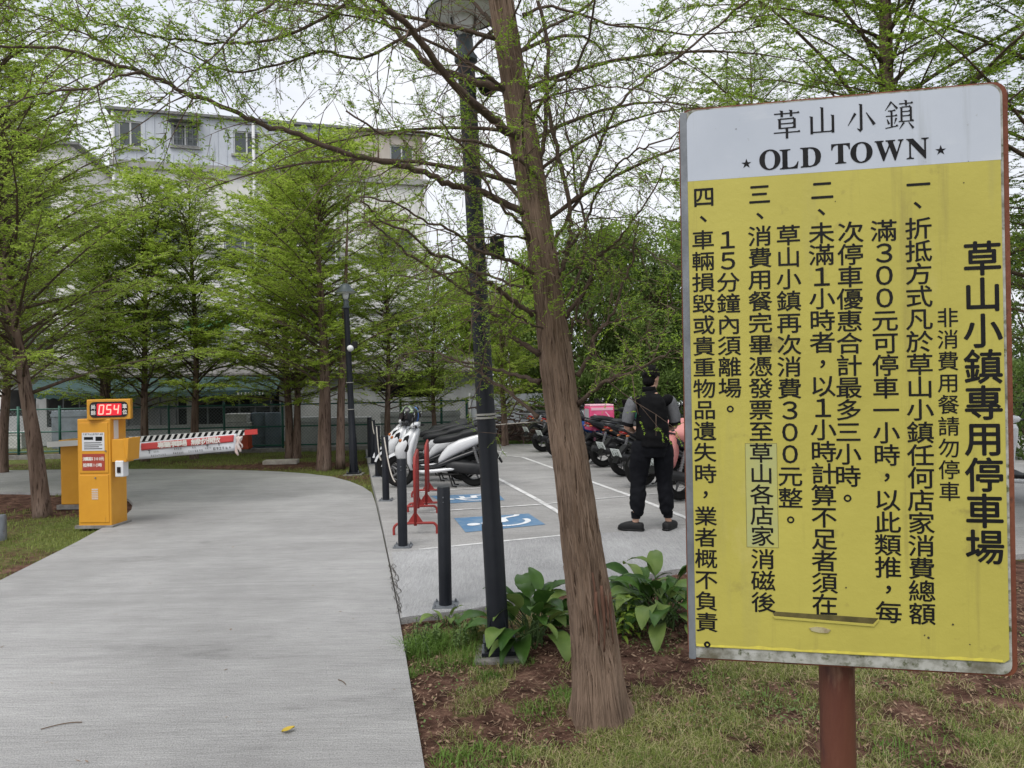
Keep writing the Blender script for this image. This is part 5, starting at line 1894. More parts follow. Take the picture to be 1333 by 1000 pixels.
M_hg = mat('helmet_green', (0.10, 0.17, 0.05), 0.3, (0.30, 0.36, 0.28), 22, 3, 0.48, 0.52, coat=.4)
helmet(s2, .34, -.05, 1.20, M_sdark, M_hg, 'green patterned black helmet resting on a white scooter', R(200))
M_hw = mat('helmet_white', (0.60, 0.58, 0.58), 0.3, coat=.4)
helmet(rE, .36, .10, 1.22, M_hw, M_sred, 'white helmet with red flashes on the scooter beside the man', R(60))
# cloths
def cloth_blob(p, r, m, nm, label, seed, cat):
    rr = random.Random(seed)
    mb = MB()
    mb.ball((0, 0, 0), r, 18, 12)
    mb.v = [tuple(Vector(q) * (1 + .22 * noise.noise((q[0] * 9 + seed, q[1] * 9, q[2] * 6)))) for q in mb.v]
    mb.xf(Matrix.Translation(p))
    tag(mb.build(nm, m, None, smooth=True), label, cat)
cloth_blob(near_part(s4, .33, -.1, 1.12), (.07, .07, .14), mat('blue_cloth', (0.06, 0.17, 0.50), 0.8), 'blue_bag', 'small blue cloth bag hung on the bars of a dark scooter', 2, 'bag')
cloth_blob(near_part(rG, -.55, .05, .92), (.40, .26, .17), mat('pink_raincoat', (0.55, 0.20, 0.19), 0.55, (0.62, 0.27, 0.25), 5), 'raincoat', 'pink raincoat draped over the scooter between the man and the sign', 5, 'raincoat')
rc = near_part(rG, -.80, .03, .70)
cloth_blob(rc, (.13, .22, .30), MATS['pink_raincoat'], 'raincoat_bundle', 'hanging pink sleeve bundle below the raincoat', 8, 'raincoat')
# pink delivery box with straps
M_pink = mat('pink_nylon', (0.62, 0.055, 0.17), 0.4, (0.70, 0.11, 0.24), 6, 6, 0.35, 0.65, coat=.2)
M_pinkl = mat('pale_pink_print', (0.72, 0.42, 0.50), 0.45)
bx = thing('delivery_box', 'bright pink insulated delivery box strapped on a scooter beside the trunk', 'delivery box')
bp_ = P(780, 543.5, GS(754, 604).y - .35)
bx.location = (bp_.x, bp_.y, bp_.z - .23)
bx.rotation_euler = (0, 0, R(8))
MB().box((0, 0, .23), (.46, .44, .44)).build('box', M_pink, bx, bevel=.03)
MB().box((0, 0, .462), (.44, .42, .035)).build('lid', M_pinkl, bx, bevel=.012)
pr = MB()
pr.box((.0, -.222, .40), (.40, .005, .05))
for (x_, z_, a) in ((-.1, .28, .5), (-.06, .22, -.7), (.10, .30, .9), (.12, .20, .1), (.02, .14, 1.2)):
    pr.box((x_, -.222, z_), (.12, .004, .02), Matrix.Rotation(a, 3, 'Y'))
pr.build('reflective_print', M_pinkl, bx)
MB().box((-.232, 0, .24), (.006, .3, .32)).build('side_band', mat('grey_reflective', (0.42, 0.42, 0.44), 0.4), bx)
for x_ in (-.14, .02, .16):
    MB().box((x_, -.21, -.07 - .03 * (x_ > 0)), (.035, .012, .22 if x_ < .1 else .12)).build('hanging_strap', mat('pink_strap', (0.62, 0.28, 0.38), 0.7), bx)
cloth_blob(near_part(rD, .36, .22, 1.10), (.12, .12, .14), mat('royal_blue_cover', (0.02, 0.10, 0.42), 0.5), 'blue_mitt', 'blue handlebar mitt on the charcoal scooter left of the man', 3, 'handlebar mitt')
cloth_blob(near_part(rD, .30, .28, .98), (.09, .09, .10), mat('green_cover', (0.02, 0.15, 0.09), 0.5), 'green_bag', 'small dark green bag hanging on the scooter left of the man', 4, 'bag')

# ================================================================== the man, back turned, looking to his right-hand side
def fuse(shapes, name, material, parent, voxel=0.012, smooth_it=6):
    bm = MB()
    for s_ in shapes:
        bm.add(s_.v, s_.f)
    me = bpy.data.meshes.new(name)
    me.from_pydata(bm.v, [], bm.f)
    o = bpy.data.objects.new(name, me)
    COL.objects.link(o)
    m1 = o.modifiers.new('remesh', 'REMESH')
    m1.mode = 'VOXEL'
    m1.voxel_size = voxel
    m2 = o.modifiers.new('smooth', 'SMOOTH')
    m2.iterations = smooth_it
    m2.factor = .5
    dg = bpy.context.evaluated_depsgraph_get()
    dg.update()
    me2 = bpy.data.meshes.new_from_object(o.evaluated_get(dg))
    bpy.data.objects.remove(o)
    me2.name = name
    me2.materials.clear()
    return link(name, me2, material, parent, smooth=True)
mp_ = GS(851, 690)
man = thing('person', 'man in black shirt with grey sleeves and black joggers standing with his back turned', 'person', (mp_.x, mp_.y, slab_z(mp_.y) + .004), R(4))
M_skin = mat('skin', (0.46, 0.27, 0.19), 0.55, (0.50, 0.31, 0.23), 12, spec=0.35)
M_hair = mat('black_hair', (0.003, 0.003, 0.003), 0.7, (0.007, 0.006, 0.006), 40, spec=.12, bump=.5, bscale=120)
M_shirt = mat('black_shirt', (0.0045, 0.0045, 0.0055), 0.9, (0.008, 0.008, 0.009), 9, spec=.12, bump=.25, bscale=16, bstretch=(1, 1, 2.2))
M_sleeve = mat('grey_sleeve', (0.15, 0.153, 0.165), 0.9, (0.11, 0.113, 0.123), 22, bump=.2, bscale=30)
M_pants = mat('black_joggers', (0.0045, 0.0048, 0.0068), 0.9, (0.008, 0.0085, 0.011), 7, spec=.12, bump=.35, bscale=14, bstretch=(1, 1, 1.6))
M_clog = mat('black_clog', (0.009, 0.009, 0.010), 0.65, spec=.3)
# x to the viewer's right, y away from the viewer (he faces +y), z up; height 1.72
def limb(pts, rad, n=14, flat=1.0):
    c = crom(pts, 5)
    rr = crom([(r, 0, 0) for r in rad], 5)
    return MB().tube(c, [q[0] for q in rr], n, flat)
Lk, Rk = Vector((-.165, .02, .50)), Vector((.135, .03, .50))
man.scale = (.94, 1, 1)
La, Ra = Vector((-.20, .0, .10)), Vector((.165, .0, .10))
LH, RH = Vector((-.10, .0, .92)), Vector((.10, .0, .92))
body = []
body.append(MB().loftx([(.82, 0, .16, .11), (.95, 0, .175, .12), (1.10, 0, .16, .105), (1.25, 0, .18, .115), (1.38, .0, .19, .11), (1.44, 0, .12, .07), (1.47, 0, .06, .055)], 20, 2.4, 'z'))
body.append(limb([(0, .0, 1.42), (.005, .015, 1.48), (.01, .03, 1.54)], [.062, .055, .055]))
hd2 = MB()
hd2.ball((0, 0, 0), (.077, .097, .112), 20, 14)
hd2.ball((0, .045, -.055), (.055, .052, .060), 16, 10)
hd2.ball((0, .102, -.012), (.014, .022, .028), 10, 8)
hd2.ball((0, .085, -.062), (.028, .016, .012), 10, 8)
hd2.ball((0, .088, .028), (.055, .018, .012), 10, 8)
for s in (-1, 1):
    hd2.ball((s * .08, -.01, -.01), (.012, .026, .036), 10, 8)
HMx = Matrix.Translation((.012, .035, 1.605)) @ Matrix.Rotation(R(-52), 4, 'Z') @ Matrix.Rotation(R(-10), 4, 'X')
body.append(hd2.xf(HMx))
SL_, SR_ = Vector((-.215, .0, 1.35)), Vector((.215, .0, 1.35))
EL, ER = Vector((-.275, .03, 1.10)), Vector((.275, .03, 1.10))
WL, WR = Vector((-.16, .22, 1.03)), Vector((.16, .22, 1.03))
for A_, B_, C_ in ((SL_, EL, WL), (SR_, ER, WR)):
    body.append(limb([A_, A_.lerp(B_, .5), B_], [.056, .05, .043]))
    body.append(limb([B_, B_.lerp(C_, .4), C_], [.043, .041, .028]))
for s, W_ in ((-1, WL), (1, WR)):
    pm = MB().ball(tuple(W_ + Vector((-s * -.0 - s * .035, .055, .01))), (.030, .048, .020), 12, 8)
    body.append(pm)
    for k in range(4):
        b0 = W_ + Vector((-s * .04 + (k - 1.5) * .018, .095, .012))
        L = (.062, .072, .068, .052)[k]
        body.append(limb([b0, b0 + Vector((-s * .008, L * .5, .012)), b0 + Vector((-s * .02, L * .75, .034))], [.0095, .009, .0075], 8))
    th = W_ + Vector((-s * .065, .05, .02))
    body.append(limb([th - Vector((-s * .02, .02, .01)), th + Vector((-s * .012, .02, .02)), th + Vector((-s * .015, .045, .032))], [.013, .011, .008], 8))
for Hh, Kk, Aa, s in ((LH, Lk, La, -1), (RH, Rk, Ra, 1)):
    body.append(limb([Hh, Hh.lerp(Kk, .5) + Vector((s * .01, .0, 0)), Kk], [.088, .078, .056]))
    body.append(limb([Kk, Kk.lerp(Aa, .35) + Vector((0, -.015, 0)), Aa], [.055, .054, .034]))
    body.append(limb([Aa + Vector((0, 0, .02)), Aa + Vector((s * .02, .02, -.06))], [.036, .036]))
    tdir = Vector((-.9, .42, 0)) if s < 0 else Vector((.62, .78, 0))
    body.append(MB().loftx([(-.05, .035, .028, .03), (0, .045, .036, .04), (.10, .032, .045, .028), (.17, .02, .03, .016)], 12, 2.5).xf(Matrix.Translation((Aa.x, Aa.y, 0)) @ Matrix.Rotation(math.atan2(tdir.y, tdir.x), 4, 'Z')))
    # clog
    cl = MB().loftx([(-.085, .040, .022, .030), (-.07, .045, .042, .042), (-.02, .046, .047, .044), (.05, .050, .052, .050), (.12, .043, .056, .042), (.175, .034, .045, .031), (.20, .026, .022, .020)], 18, 3.2)
    cl.xf(Matrix.Translation((Aa.x, Aa.y, 0)) @ Matrix.Rotation(math.atan2(tdir.y, tdir.x), 4, 'Z'))
    cl.build('clog', M_clog, man, smooth=True)
    so_ = MB().loftx([(-.09, .010, .03, .010), (-.07, .010, .047, .011), (.05, .010, .053, .011), (.14, .012, .056, .012), (.205, .016, .025, .010)], 18, 3.2)
    so_.xf(Matrix.Translation((Aa.x, Aa.y, 0)) @ Matrix.Rotation(math.atan2(tdir.y, tdir.x), 4, 'Z'))
    so_.build('clog_sole', M_black, man, smooth=True)
fuse(body, 'body', M_skin, man, .0085, 4)
# hair: a cap over the skull with short tufts
hr_ = [MB().ball((0, -.012, .022), (.090, .106, .108), 20, 14), MB().ball((0, -.040, -.045), (.074, .072, .062), 16, 10)]
rr = random.Random(5)
for k in range(70):
    a, b = rr.uniform(0, 6.28), rr.uniform(-.2, 1.3)
    d = Vector((math.cos(a) * math.cos(b), math.sin(a) * math.cos(b), math.sin(b)))
    if d.y > .55 and d.z < .35:
        continue
    hr_.append(MB().ball((d.x * .085, d.y * .098 - .012, d.z * .105 + .02), (.020, .020, .016), 8, 6))
for s_ in hr_:
    s_.xf(HMx)
ho = fuse(hr_, 'hair', M_hair, man, .009, 3)
# keep the face and ears clear: remove hair in front of the ears
bmh = bmesh.new()
bmh.from_mesh(ho.data)
inv = HMx.inverted()
kill = []
for v_ in bmh.verts:
    q = inv @ v_.co
    if q.y > .058 and q.z < .055 or (abs(q.x) > .06 and -.022 < q.y and q.z < .012) or q.z < -.105:
        kill.append(v_)
bmesh.ops.delete(bmh, geom=kill, context='VERTS')
bmh.to_mesh(ho.data)
bmh.free()
# shirt: torso shell with collar; sleeves grey with black cuffs
sh_ = [MB().loftx([(.885, .0, .222, .160), (.92, .0, .232, .168), (1.02, .005, .236, .172), (1.14, .0, .234, .165), (1.26, .0, .240, .158), (1.34, -.005, .236, .142), (1.40, -.01, .195, .115), (1.445, -.015, .115, .085), (1.475, -.02, .075, .072), (1.49, -.02, .068, .068)], 26, 2.5, 'z')]
for s in (-1, 1):
    sh_.append(MB().ball((s * .185, -.005, 1.365), (.070, .078, .065), 14, 10))
so2 = fuse(sh_, 'shirt', M_shirt, man, .012, 5)
for v_ in so2.data.vertices:                # soft folds
    c = v_.co
    k = .010 * noise.noise((c.x * 6, c.y * 5, c.z * 16 + c.x * 6)) + .006 * math.sin(c.z * 46 + 4 * c.x + 2 * noise.noise((c.x * 5, c.y * 5, c.z * 5))) * sstep(1.12, .93, c.z)
    n_ = Vector((c.x, c.y * 1.4, 0)).normalized()
    v_.co = c + n_ * k
cr_ = MB().loftx([(1.455, -.022, .085, .078), (1.50, -.026, .075, .074), (1.512, -.027, .070, .070)], 20, 2.2, 'z').build('collar', M_shirt, man, smooth=True)
for s, A_, B_ in ((-1, SL_, EL), (1, SR_, ER)):
    m_e = A_.lerp(B_, .90)
    sl_ = limb([Vector((s * .165, -.005, 1.385)), Vector((s * .212, -.003, 1.35)), A_.lerp(B_, .3) + Vector((s * .006, 0, 0)), A_.lerp(B_, .65) + Vector((s * .010, 0, 0)), m_e], [.045, .066, .070, .068, .062], 18)
    sl_.build('sleeve', M_sleeve, man, smooth=True)
    cf = limb([A_.lerp(B_, .85), A_.lerp(B_, 1.0)], [.067, .066], 18)
    cf.build('cuff', M_shirt, man, smooth='auto')
# joggers: loose thighs, gathered below the knee, ribbed ankle cuffs
pt = [MB().loftx([(.78, -.005, .18, .135), (.86, -.01, .205, .158), (.95, -.01, .205, .155), (1.0, -.005, .20, .15)], 24, 2.5, 'z')]
for Hh, Kk, Aa, s in ((LH, Lk, La, -1), (RH, Rk, Ra, 1)):
    ank = Aa + Vector((0, 0, .055))
    pt.append(limb([Hh + Vector((0, -.01, .0)), Hh.lerp(Kk, .35) + Vector((s * .012, -.01, 0)), Hh.lerp(Kk, .75) + Vector((s * .006, -.0, 0)), Kk + Vector((0, -.01, 0)), Kk.lerp(Aa, .3) + Vector((0, -.02, 0)), Kk.lerp(Aa, .7) + Vector((0, -.012, 0)), ank + Vector((0, 0, .045))], [.122, .120, .103, .090, .088, .080, .066], 18))
po = fuse(pt, 'joggers', M_pants, man, .011, 4)
for v_ in po.data.vertices:
    c = v_.co
    s = -1 if c.x < -.01 else 1
    ax_ = (LH if s < 0 else RH).lerp(La if s < 0 else Ra, (0.92 - c.z) / .82)
    n_ = Vector((c.x - ax_.x, c.y - ax_.y, 0))
    n_ = n_.normalized() if n_.length > 1e-4 else n_
    k = .009 * noise.noise((c.x * 8, c.y * 6, c.z * 14)) + .0035 * math.sin(c.z * 52 + 9 * noise.noise((c.x * 7 + s * 3, c.y * 7, c.z * 5)) + c.x * 14) * (sstep(.62, .45, c.z) * .8 + .3) + .007 * noise.noise((c.x * 5 + s, c.y * 5, c.z * 7))
    v_.co = c + n_ * k
for Aa in (La, Ra):
    b0 = Aa + Vector((0, 0, .03))
    limb([b0, b0 + Vector((0, -.002, .065))], [.050, .056], 18).build('ankle_cuff', M_pants, man, smooth='auto')
# ================================================================== trees
def bark(name, c1, c2, c3, vs):
    return mat(name, c1, 0.92, c2, 16 * vs, 8, 0.36, 0.62, stretch=(1, 1, .16), bump=1.0, bscale=46 * vs, bstretch=(1, 1, .13), spec=.12,
               speck=[(c3, 6 * vs, (1, 1, .35), 0.52, 0.75), ((c1[0] * .4, c1[1] * .38, c1[2] * .38), 55 * vs, (1, 1, .12), 0.52, 0.66)])
M_bark = bark('redwood_bark', (0.088, 0.058, 0.040), (0.20, 0.140, 0.102), (0.27, 0.20, 0.155), 1)
M_bark2 = bark('far_bark', (0.11, 0.075, 0.058), (0.20, 0.140, 0.112), (0.26, 0.20, 0.165), .6)
M_limb = mat('limb_bark', (0.060, 0.040, 0.030), 0.9, (0.115, 0.080, 0.060), 25, 6, 0.35, 0.65, speck=[((0.07, 0.085, 0.035), 9, (1, 1, 1), 0.58, 0.72)], bump=.4, bscale=80)
M_twig = mat('twig_bark', (0.085, 0.056, 0.042), 0.9, (0.14, 0.098, 0.074), 20)
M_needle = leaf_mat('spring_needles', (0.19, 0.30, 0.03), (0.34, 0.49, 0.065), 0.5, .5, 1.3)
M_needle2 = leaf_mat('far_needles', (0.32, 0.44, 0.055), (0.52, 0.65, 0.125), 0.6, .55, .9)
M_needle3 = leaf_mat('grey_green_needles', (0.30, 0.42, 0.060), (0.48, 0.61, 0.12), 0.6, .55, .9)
M_dleaf = leaf_mat('dark_leaves', (0.05, 0.085, 0.022), (0.17, 0.25, 0.06), 0.4, .45, .9)
M_mleaf = leaf_mat('mid_leaves', (0.15, 0.23, 0.03), (0.30, 0.42, 0.07), 0.5, .45, .9)

class Twigs:
    """straight thin three-sided twigs, kept as arrays"""
    def __init__(s):
        s.a, s.b, s.r = [], [], []
    def add(s, a, b, r):
        s.a.append(a)
        s.b.append(b)
        s.r.append(r)
    def mesh(s):
        a, b, r = np.array(s.a), np.array(s.b), np.array(s.r)[:, None]
        d = b - a
        d /= np.linalg.norm(d, axis=1)[:, None] + 1e-9
        u = np.cross(d, np.array([0.3, 0.2, 1.0]))
        u /= np.linalg.norm(u, axis=1)[:, None] + 1e-9
        w_ = np.cross(d, u)
        V = []
        for k in range(3):
            t0, t1 = 2 * math.pi * k / 3, 2 * math.pi * (k + 1) / 3
            e0 = u * math.cos(t0) + w_ * math.sin(t0)
            e1 = u * math.cos(t1) + w_ * math.sin(t1)
            V.append(np.stack([a + e0 * r, a + e1 * r, b + e1 * r * .5, b + e0 * r * .5], 1))
        return np.concatenate(V, 1).reshape(-1, 3)
def leaflets(base, d, n_per, length, width, droop, jitter, r, spread=.9):
    """feathery sprays: for every twig (base, direction vector with length) n_per leaflets set along both sides"""
    N = len(base)
    t = r.uniform(0.08, 1.0, (N, n_per))
    L = np.linalg.norm(d, axis=1)[:, None]
    dn = d / (L + 1e-9)
    up = np.array([0, 0, 1.0])
    side = np.cross(dn, up)
    side /= np.linalg.norm(side, axis=1)[:, None] + 1e-9
    sg_ = np.where(r.uniform(0, 1, (N, n_per)) < .5, -1.0, 1.0)
    p = base[:, None, :] + d[:, None, :] * t[..., None]
    ld = dn[:, None, :] * r.uniform(.25, .75, (N, n_per))[..., None] + side[:, None, :] * (sg_ * spread)[..., None] + up * r.uniform(-droop, droop * .25, (N, n_per))[..., None]
    ld += r.normal(0, jitter, ld.shape)
    ld /= np.linalg.norm(ld, axis=2)[..., None]
    ll = length * r.uniform(.55, 1.15, (N, n_per))[..., None] * (1.1 - .5 * t[..., None])
    nn = up + r.normal(0, .35, ld.shape)
    wv = np.cross(ld, nn)
    wv /= np.linalg.norm(wv, axis=2)[..., None] + 1e-9
    ww = width * r.uniform(.7, 1.2, (N, n_per))[..., None] / 2
    m = p + ld * ll * .5
    V = np.stack([p, m + wv * ww, p + ld * ll, m - wv * ww], 2)
    return V.reshape(-1, 3)

def trunk_mesh(path, radii, name, material, parent, n=20, rough=.05, flare=.35, seed=1):
    c = crom(path, 6)
    rr = [q[0] for q in crom([(r, 0, 0) for r in radii], 6)]
    mb = MB()
    mb.tube(c, rr, n)
    z0_ = c[0][2]
    vs = []
    i = 0
    for k, p in enumerate(c):
        for j in range(n):
            v = Vector(mb.v[i])
            dv = v - Vector(p)
            a = 2 * math.pi * j / n
            h = p[2] - z0_
            f = 1 + rough * noise.noise((math.cos(a) * 2 + seed, math.sin(a) * 2, p[2] * 1.2)) + rough * .8 * noise.noise((math.cos(a) * 6, math.sin(a) * 6 + seed, p[2] * 2))
            f += flare * math.exp(-h / .16) * (.55 + .45 * math.sin(a * 5 + seed)) 
            vs.append(tuple(Vector(p) + dv * f))
            i += 1
    mb.v = vs
    return mb.build(name, material, parent, smooth=True)

def cypress(name, label, group, h, r0, cb, spread, nbr, seed, needle, dens=1.0, lean=(0, 0), fork=None, dead_low=0.0, ll=.072, avoid=None):
    """a young dawn redwood: straight tapering trunk, tiers of thin limbs, feathery flat sprays"""
    r = np.random.default_rng(seed)
    t = thing(name, label, 'tree', group=group)
    def axis(z):
        k = z / h
        return np.array([lean[0] * k + .04 * math.sin(z * 1.1 + seed), lean[1] * k + .04 * math.cos(z * .9 + seed), z])
    zs = np.linspace(0, h, 9)
    trunk_mesh([axis(z) - np.array([0, 0, .08 if z == 0 else 0]) for z in zs], [r0 * (1 - .97 * (z / h) ** .75) + .006 for z in zs], 'trunk', M_bark2, t, 14, .06, .18, seed)
    if fork:
        z_, off = fork
        pts = [axis(0.02) + np.array([off, .05, 0]), axis(h * .2) + np.array([off * .95, .05, 0]), axis(h * .45) + np.array([off * 1.3, .08, 0]), axis(h * .8) + np.array([off * 1.8, .1, 0])]
        trunk_mesh(pts, [r0 * .62, r0 * .5, r0 * .34, .01], 'second_trunk', M_bark2, t, 12, .06, .2, seed + 1)
    limbs = MB()
    tw = Twigs()
    B_, D_ = [], []
    for i in range(nbr):
        f = (i + r.uniform(0, 1)) / nbr
        z = cb + (h - cb) * f ** .95
        k = (z - cb) / (h - cb)
        az = i * 2.4 + r.uniform(-.5, .5)
        L = spread * (1 - k) ** .50 * r.uniform(.45, 1.1) * (1.0 if k > .12 else .7 + 2.5 * k) + .25
        if avoid is not None and abs((az - avoid + math.pi) % (2 * math.pi) - math.pi) < .95 and z < 4.6:
            L *= .34                        # stunted where the lamp post stands
        el = R(r.uniform(16, 48) + 24 * k)
        dh = np.array([math.cos(az), math.sin(az), 0])
        p0 = axis(z)
        pts = []
        bend = r.uniform(-.25, .25)
        sd2 = np.array([-dh[1], dh[0], 0])
        for q in np.linspace(0, 1, 6):
            pts.append(p0 + dh * L * q * math.cos(el * (1 - .4 * q)) + sd2 * bend * L * q * q + np.array([0, 0, L * (math.sin(el) * q - .20 * q * q)]))
        rad0 = max(.005, .0105 * L * r.uniform(.7, 1.1))
        limbs.tube(pts, [rad0, rad0 * .75, rad0 * .55, rad0 * .4, rad0 * .26, .003], 5)
        nt_ = int(L / .065 * (1 if k > .1 else 1 - dead_low))
        for j in range(nt_):
            q = .14 + .86 * (j + r.uniform(0, 1)) / nt_
            x = q * 5
            a = int(min(4, x))
            base_ = pts[a] + (pts[a + 1] - pts[a]) * (x - a)
            tang = pts[a + 1] - pts[a]
            tang = tang / np.linalg.norm(tang)
            s = 1 if j % 2 else -1
            dd = tang * r.uniform(.35, .8) + s * sd2 * r.uniform(.5, 1.0) + np.array([0, 0, r.uniform(-.30, .30)])
            dd = dd / np.linalg.norm(dd) * (.16 + .42 * (1 - q) * min(1, L / 1.2)) * r.uniform(.6, 1.25)
            tw.add(base_, base_ + dd, .0035)
            B_.append(base_)
            D_.append(dd)
            if r.uniform() < .65:
                b2 = base_ + dd * r.uniform(.3, .7)
                d2 = (dd * .5 + np.cross(dd, [0, 0, 1]) * r.uniform(-.9, .9) + np.array([0, 0, r.uniform(-.12, .05)])) * .75
                tw.add(b2, b2 + d2, .0025)
                B_.append(b2)
                D_.append(d2)
    limbs.build('limbs', M_limb, t, smooth=True)
    np_mesh('twigs', tw.mesh(), 4, M_twig, t)
    B_, D_ = np.array(B_), np.array(D_)
    clump = np.array([noise.noise((b[0] * 1.1 + seed, b[1] * 1.1, b[2] * 1.4)) for b in B_])
    keep = r.uniform(-.55, .25, len(B_)) < clump + .36
    B_, D_ = B_[keep], D_[keep]
    V = leaflets(B_, D_, int(27 * dens), ll, ll * .27, .45, .16, r)
    print(label, len(B_), len(V) // 4)
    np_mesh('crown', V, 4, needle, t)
    return t
GT = 'young dawn redwoods around the driveway'
GTF = 'dawn redwoods in front of the block'
def plant(t, u, v, Y=None, z=-.03, s=None, rz=None):
    p = G(u, v, z) if Y is None else P(u, 500, Y)
    t.location = (p.x, p.y, z)
    if rz is not None:
        t.rotation_euler = (0, 0, rz)
    return t
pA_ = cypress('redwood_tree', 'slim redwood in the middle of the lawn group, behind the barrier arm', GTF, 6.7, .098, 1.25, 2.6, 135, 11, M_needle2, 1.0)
plant(pA_, 255, 597)
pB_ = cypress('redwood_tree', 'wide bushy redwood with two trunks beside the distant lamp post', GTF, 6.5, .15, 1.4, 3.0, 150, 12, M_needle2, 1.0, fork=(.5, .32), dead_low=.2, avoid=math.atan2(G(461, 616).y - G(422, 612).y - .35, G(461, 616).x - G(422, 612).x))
plant(pB_, 422, 612)
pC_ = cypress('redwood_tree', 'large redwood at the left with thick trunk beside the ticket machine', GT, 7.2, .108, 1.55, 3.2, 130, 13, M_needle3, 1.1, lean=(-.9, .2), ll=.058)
plant(pC_, 52, 672)
def tree2(src, u, v, label, s, rz, Y=None, group=GTF):
    t = dup(src, (0, 0, 0), rz, label, group, (s, s, s))
    return plant(t, u, v, Y, rz=rz)
tree2(pA_, 191, 600, 'redwood between the ticket machine and the slim middle tree, trunk behind the striped arm', .97, 1.3)
tree2(pB_, 140, 600, 'redwood directly behind the ticket machine', .86, 2.2, 18.0)
tree2(pA_, 375, 597, 'redwood rising just left of the two-trunked tree', 1.02, 3.9)
tree2(pA_, 385, 590, 'redwood close behind the one left of the two-trunked tree', .95, 5.2, 17.6)
tree2(pA_, 505, 586, 'slim redwood by the fence right of the distant lamp post', .85, .6, 18.4)
tree2(pB_, 655, 582, 'redwood at the far edge of the lot, between the lamp post and the leaning trunk', .62, 4.4, 19.2)
tree2(pC_, 4, 602, 'redwood cut off by the left edge of the photo', .95, 2.6, 15.5)
tree2(pA_, 565, 582, 'redwood behind the parked white scooters', .72, 2.0, 19.6)
tree2(pC_, -60, 640, 'redwood just outside the left edge behind the thick trunk', .9, 4.0, 12.6, GT)
# trees right of and behind the sign
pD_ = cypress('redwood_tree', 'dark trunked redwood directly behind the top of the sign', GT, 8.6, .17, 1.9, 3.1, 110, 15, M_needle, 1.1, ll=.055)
pp_ = P(1158, 500, 8.0)
pD_.location = (pp_.x, pp_.y, -.03)
tree2(pD_, 1420, 500, 'redwood whose branches show past the right edge of the sign', .95, 2.2, 7.4, GT)
tree2(pD_, 985, 500, 'redwood behind the left half of the sign at the far right of the lot', .95, 3.7, 15.5, GT)

# dark broadleaf trees beyond the lot
def broadleaf(label, h, w_, seed, leafm, n=26000, base=.5):
    r = np.random.default_rng(seed)
    t = thing('broadleaf_tree', label, 'tree', group='dark trees beyond the lot')
    trunk_mesh([(0, 0, -.1), (.1, .05, h * .25), (.0, .1, h * .55), (.1, 0, h * .8)], [.2, .16, .1, .03], 'trunk', M_bark2, t, 12, .1, .3, seed)
    cs, rs = [], []
    lb = MB()
    for i in range(46):
        a = r.uniform(0, 6.28)
        f = r.uniform(0, 1)
        z = h * (base / h + (1 - base / h) * f)
        k = math.sin(math.pi * min(1, (.18 + .82 * f))) ** .6
        c = np.array([math.cos(a) * w_ * k * r.uniform(.2, 1), math.sin(a) * w_ * k * r.uniform(.2, 1), z])
        cs.append(c)
        rs.append(r.uniform(.45, .95))
        st_ = np.array([.05, .05, max(.3, z - r.uniform(.6, 1.6))])
        lb.tube([st_, (st_ + c) / 2 + np.array([0, 0, -.1]), c], [.05, .03, .008], 5)
    lb.build('limbs', M_limb, t)
    cs, rs = np.array(cs), np.array(rs)
    i = r.integers(0, len(cs), n)
    d = r.normal(0, 1, (n, 3))
    d /= np.linalg.norm(d, axis=1)[:, None]
    p = cs[i] + d * (rs[i] * r.uniform(.3, 1, n) ** .5)[:, None] * np.array([1, 1, .75])
    ld = d + r.normal(0, .6, (n, 3)) + np.array([0, 0, -.3])
    ld /= np.linalg.norm(ld, axis=1)[:, None]
    nn = r.normal(0, .6, (n, 3)) + np.array([0, 0, 1])
    wv = np.cross(ld, nn)
    wv /= np.linalg.norm(wv, axis=1)[:, None]
    L = r.uniform(.07, .15, n)[:, None]
    V = np.stack([p, p + ld * L * .5 + wv * L * .24, p + ld * L, p + ld * L * .5 - wv * L * .24], 1).reshape(-1, 3)
    np_mesh('crown', V, 4, leafm, t)
    return t
b1 = broadleaf('dark evergreen tree beyond the lot, right behind the pink delivery box', 6.2, 2.2, 21, M_dleaf)
q = P(770, 500, 22.5)
b1.location = (q.x, q.y, -.05)
b2 = broadleaf('bright green broadleaf tree beyond the lot, between the lamp post and the trunk', 5.4, 1.9, 22, M_mleaf, 22000, 1.7)
q = P(690, 500, 24.5)
b2.location = (q.x, q.y, 0)
def bdup(src, u, Y, s, rz, label):
    q = P(u, 500, Y)
    return dup(src, (q.x, q.y, -.05), rz, label, 'dark trees beyond the lot', (s, s, s))
bdup(b1, 850, 21.5, .95, 1.1, 'dark evergreen tree behind the standing man')
bdup(b1, 930, 22.5, 1.05, 2.4, 'dark evergreen tree just hidden behind the left edge of the sign')
bdup(b1, 1060, 22.0, 1.0, 3.3, 'dark evergreen tree behind the middle of the sign')
bdup(b1, 1340, 21.0, 1.0, 4.5, 'dark evergreen tree behind the right edge of the sign')
bdup(b2, 800, 25.5, 1.2, 2.0, 'bright green tree standing above the dark evergreen behind the pink box')
bdup(b2, 610, 26.5, 1.0, 3.0, 'bright green tree right of the apartment block behind the lamp post')
bdup(b2, 895, 24.0, 1.15, 5.0, 'bright green tree rising beside the left edge of the sign')
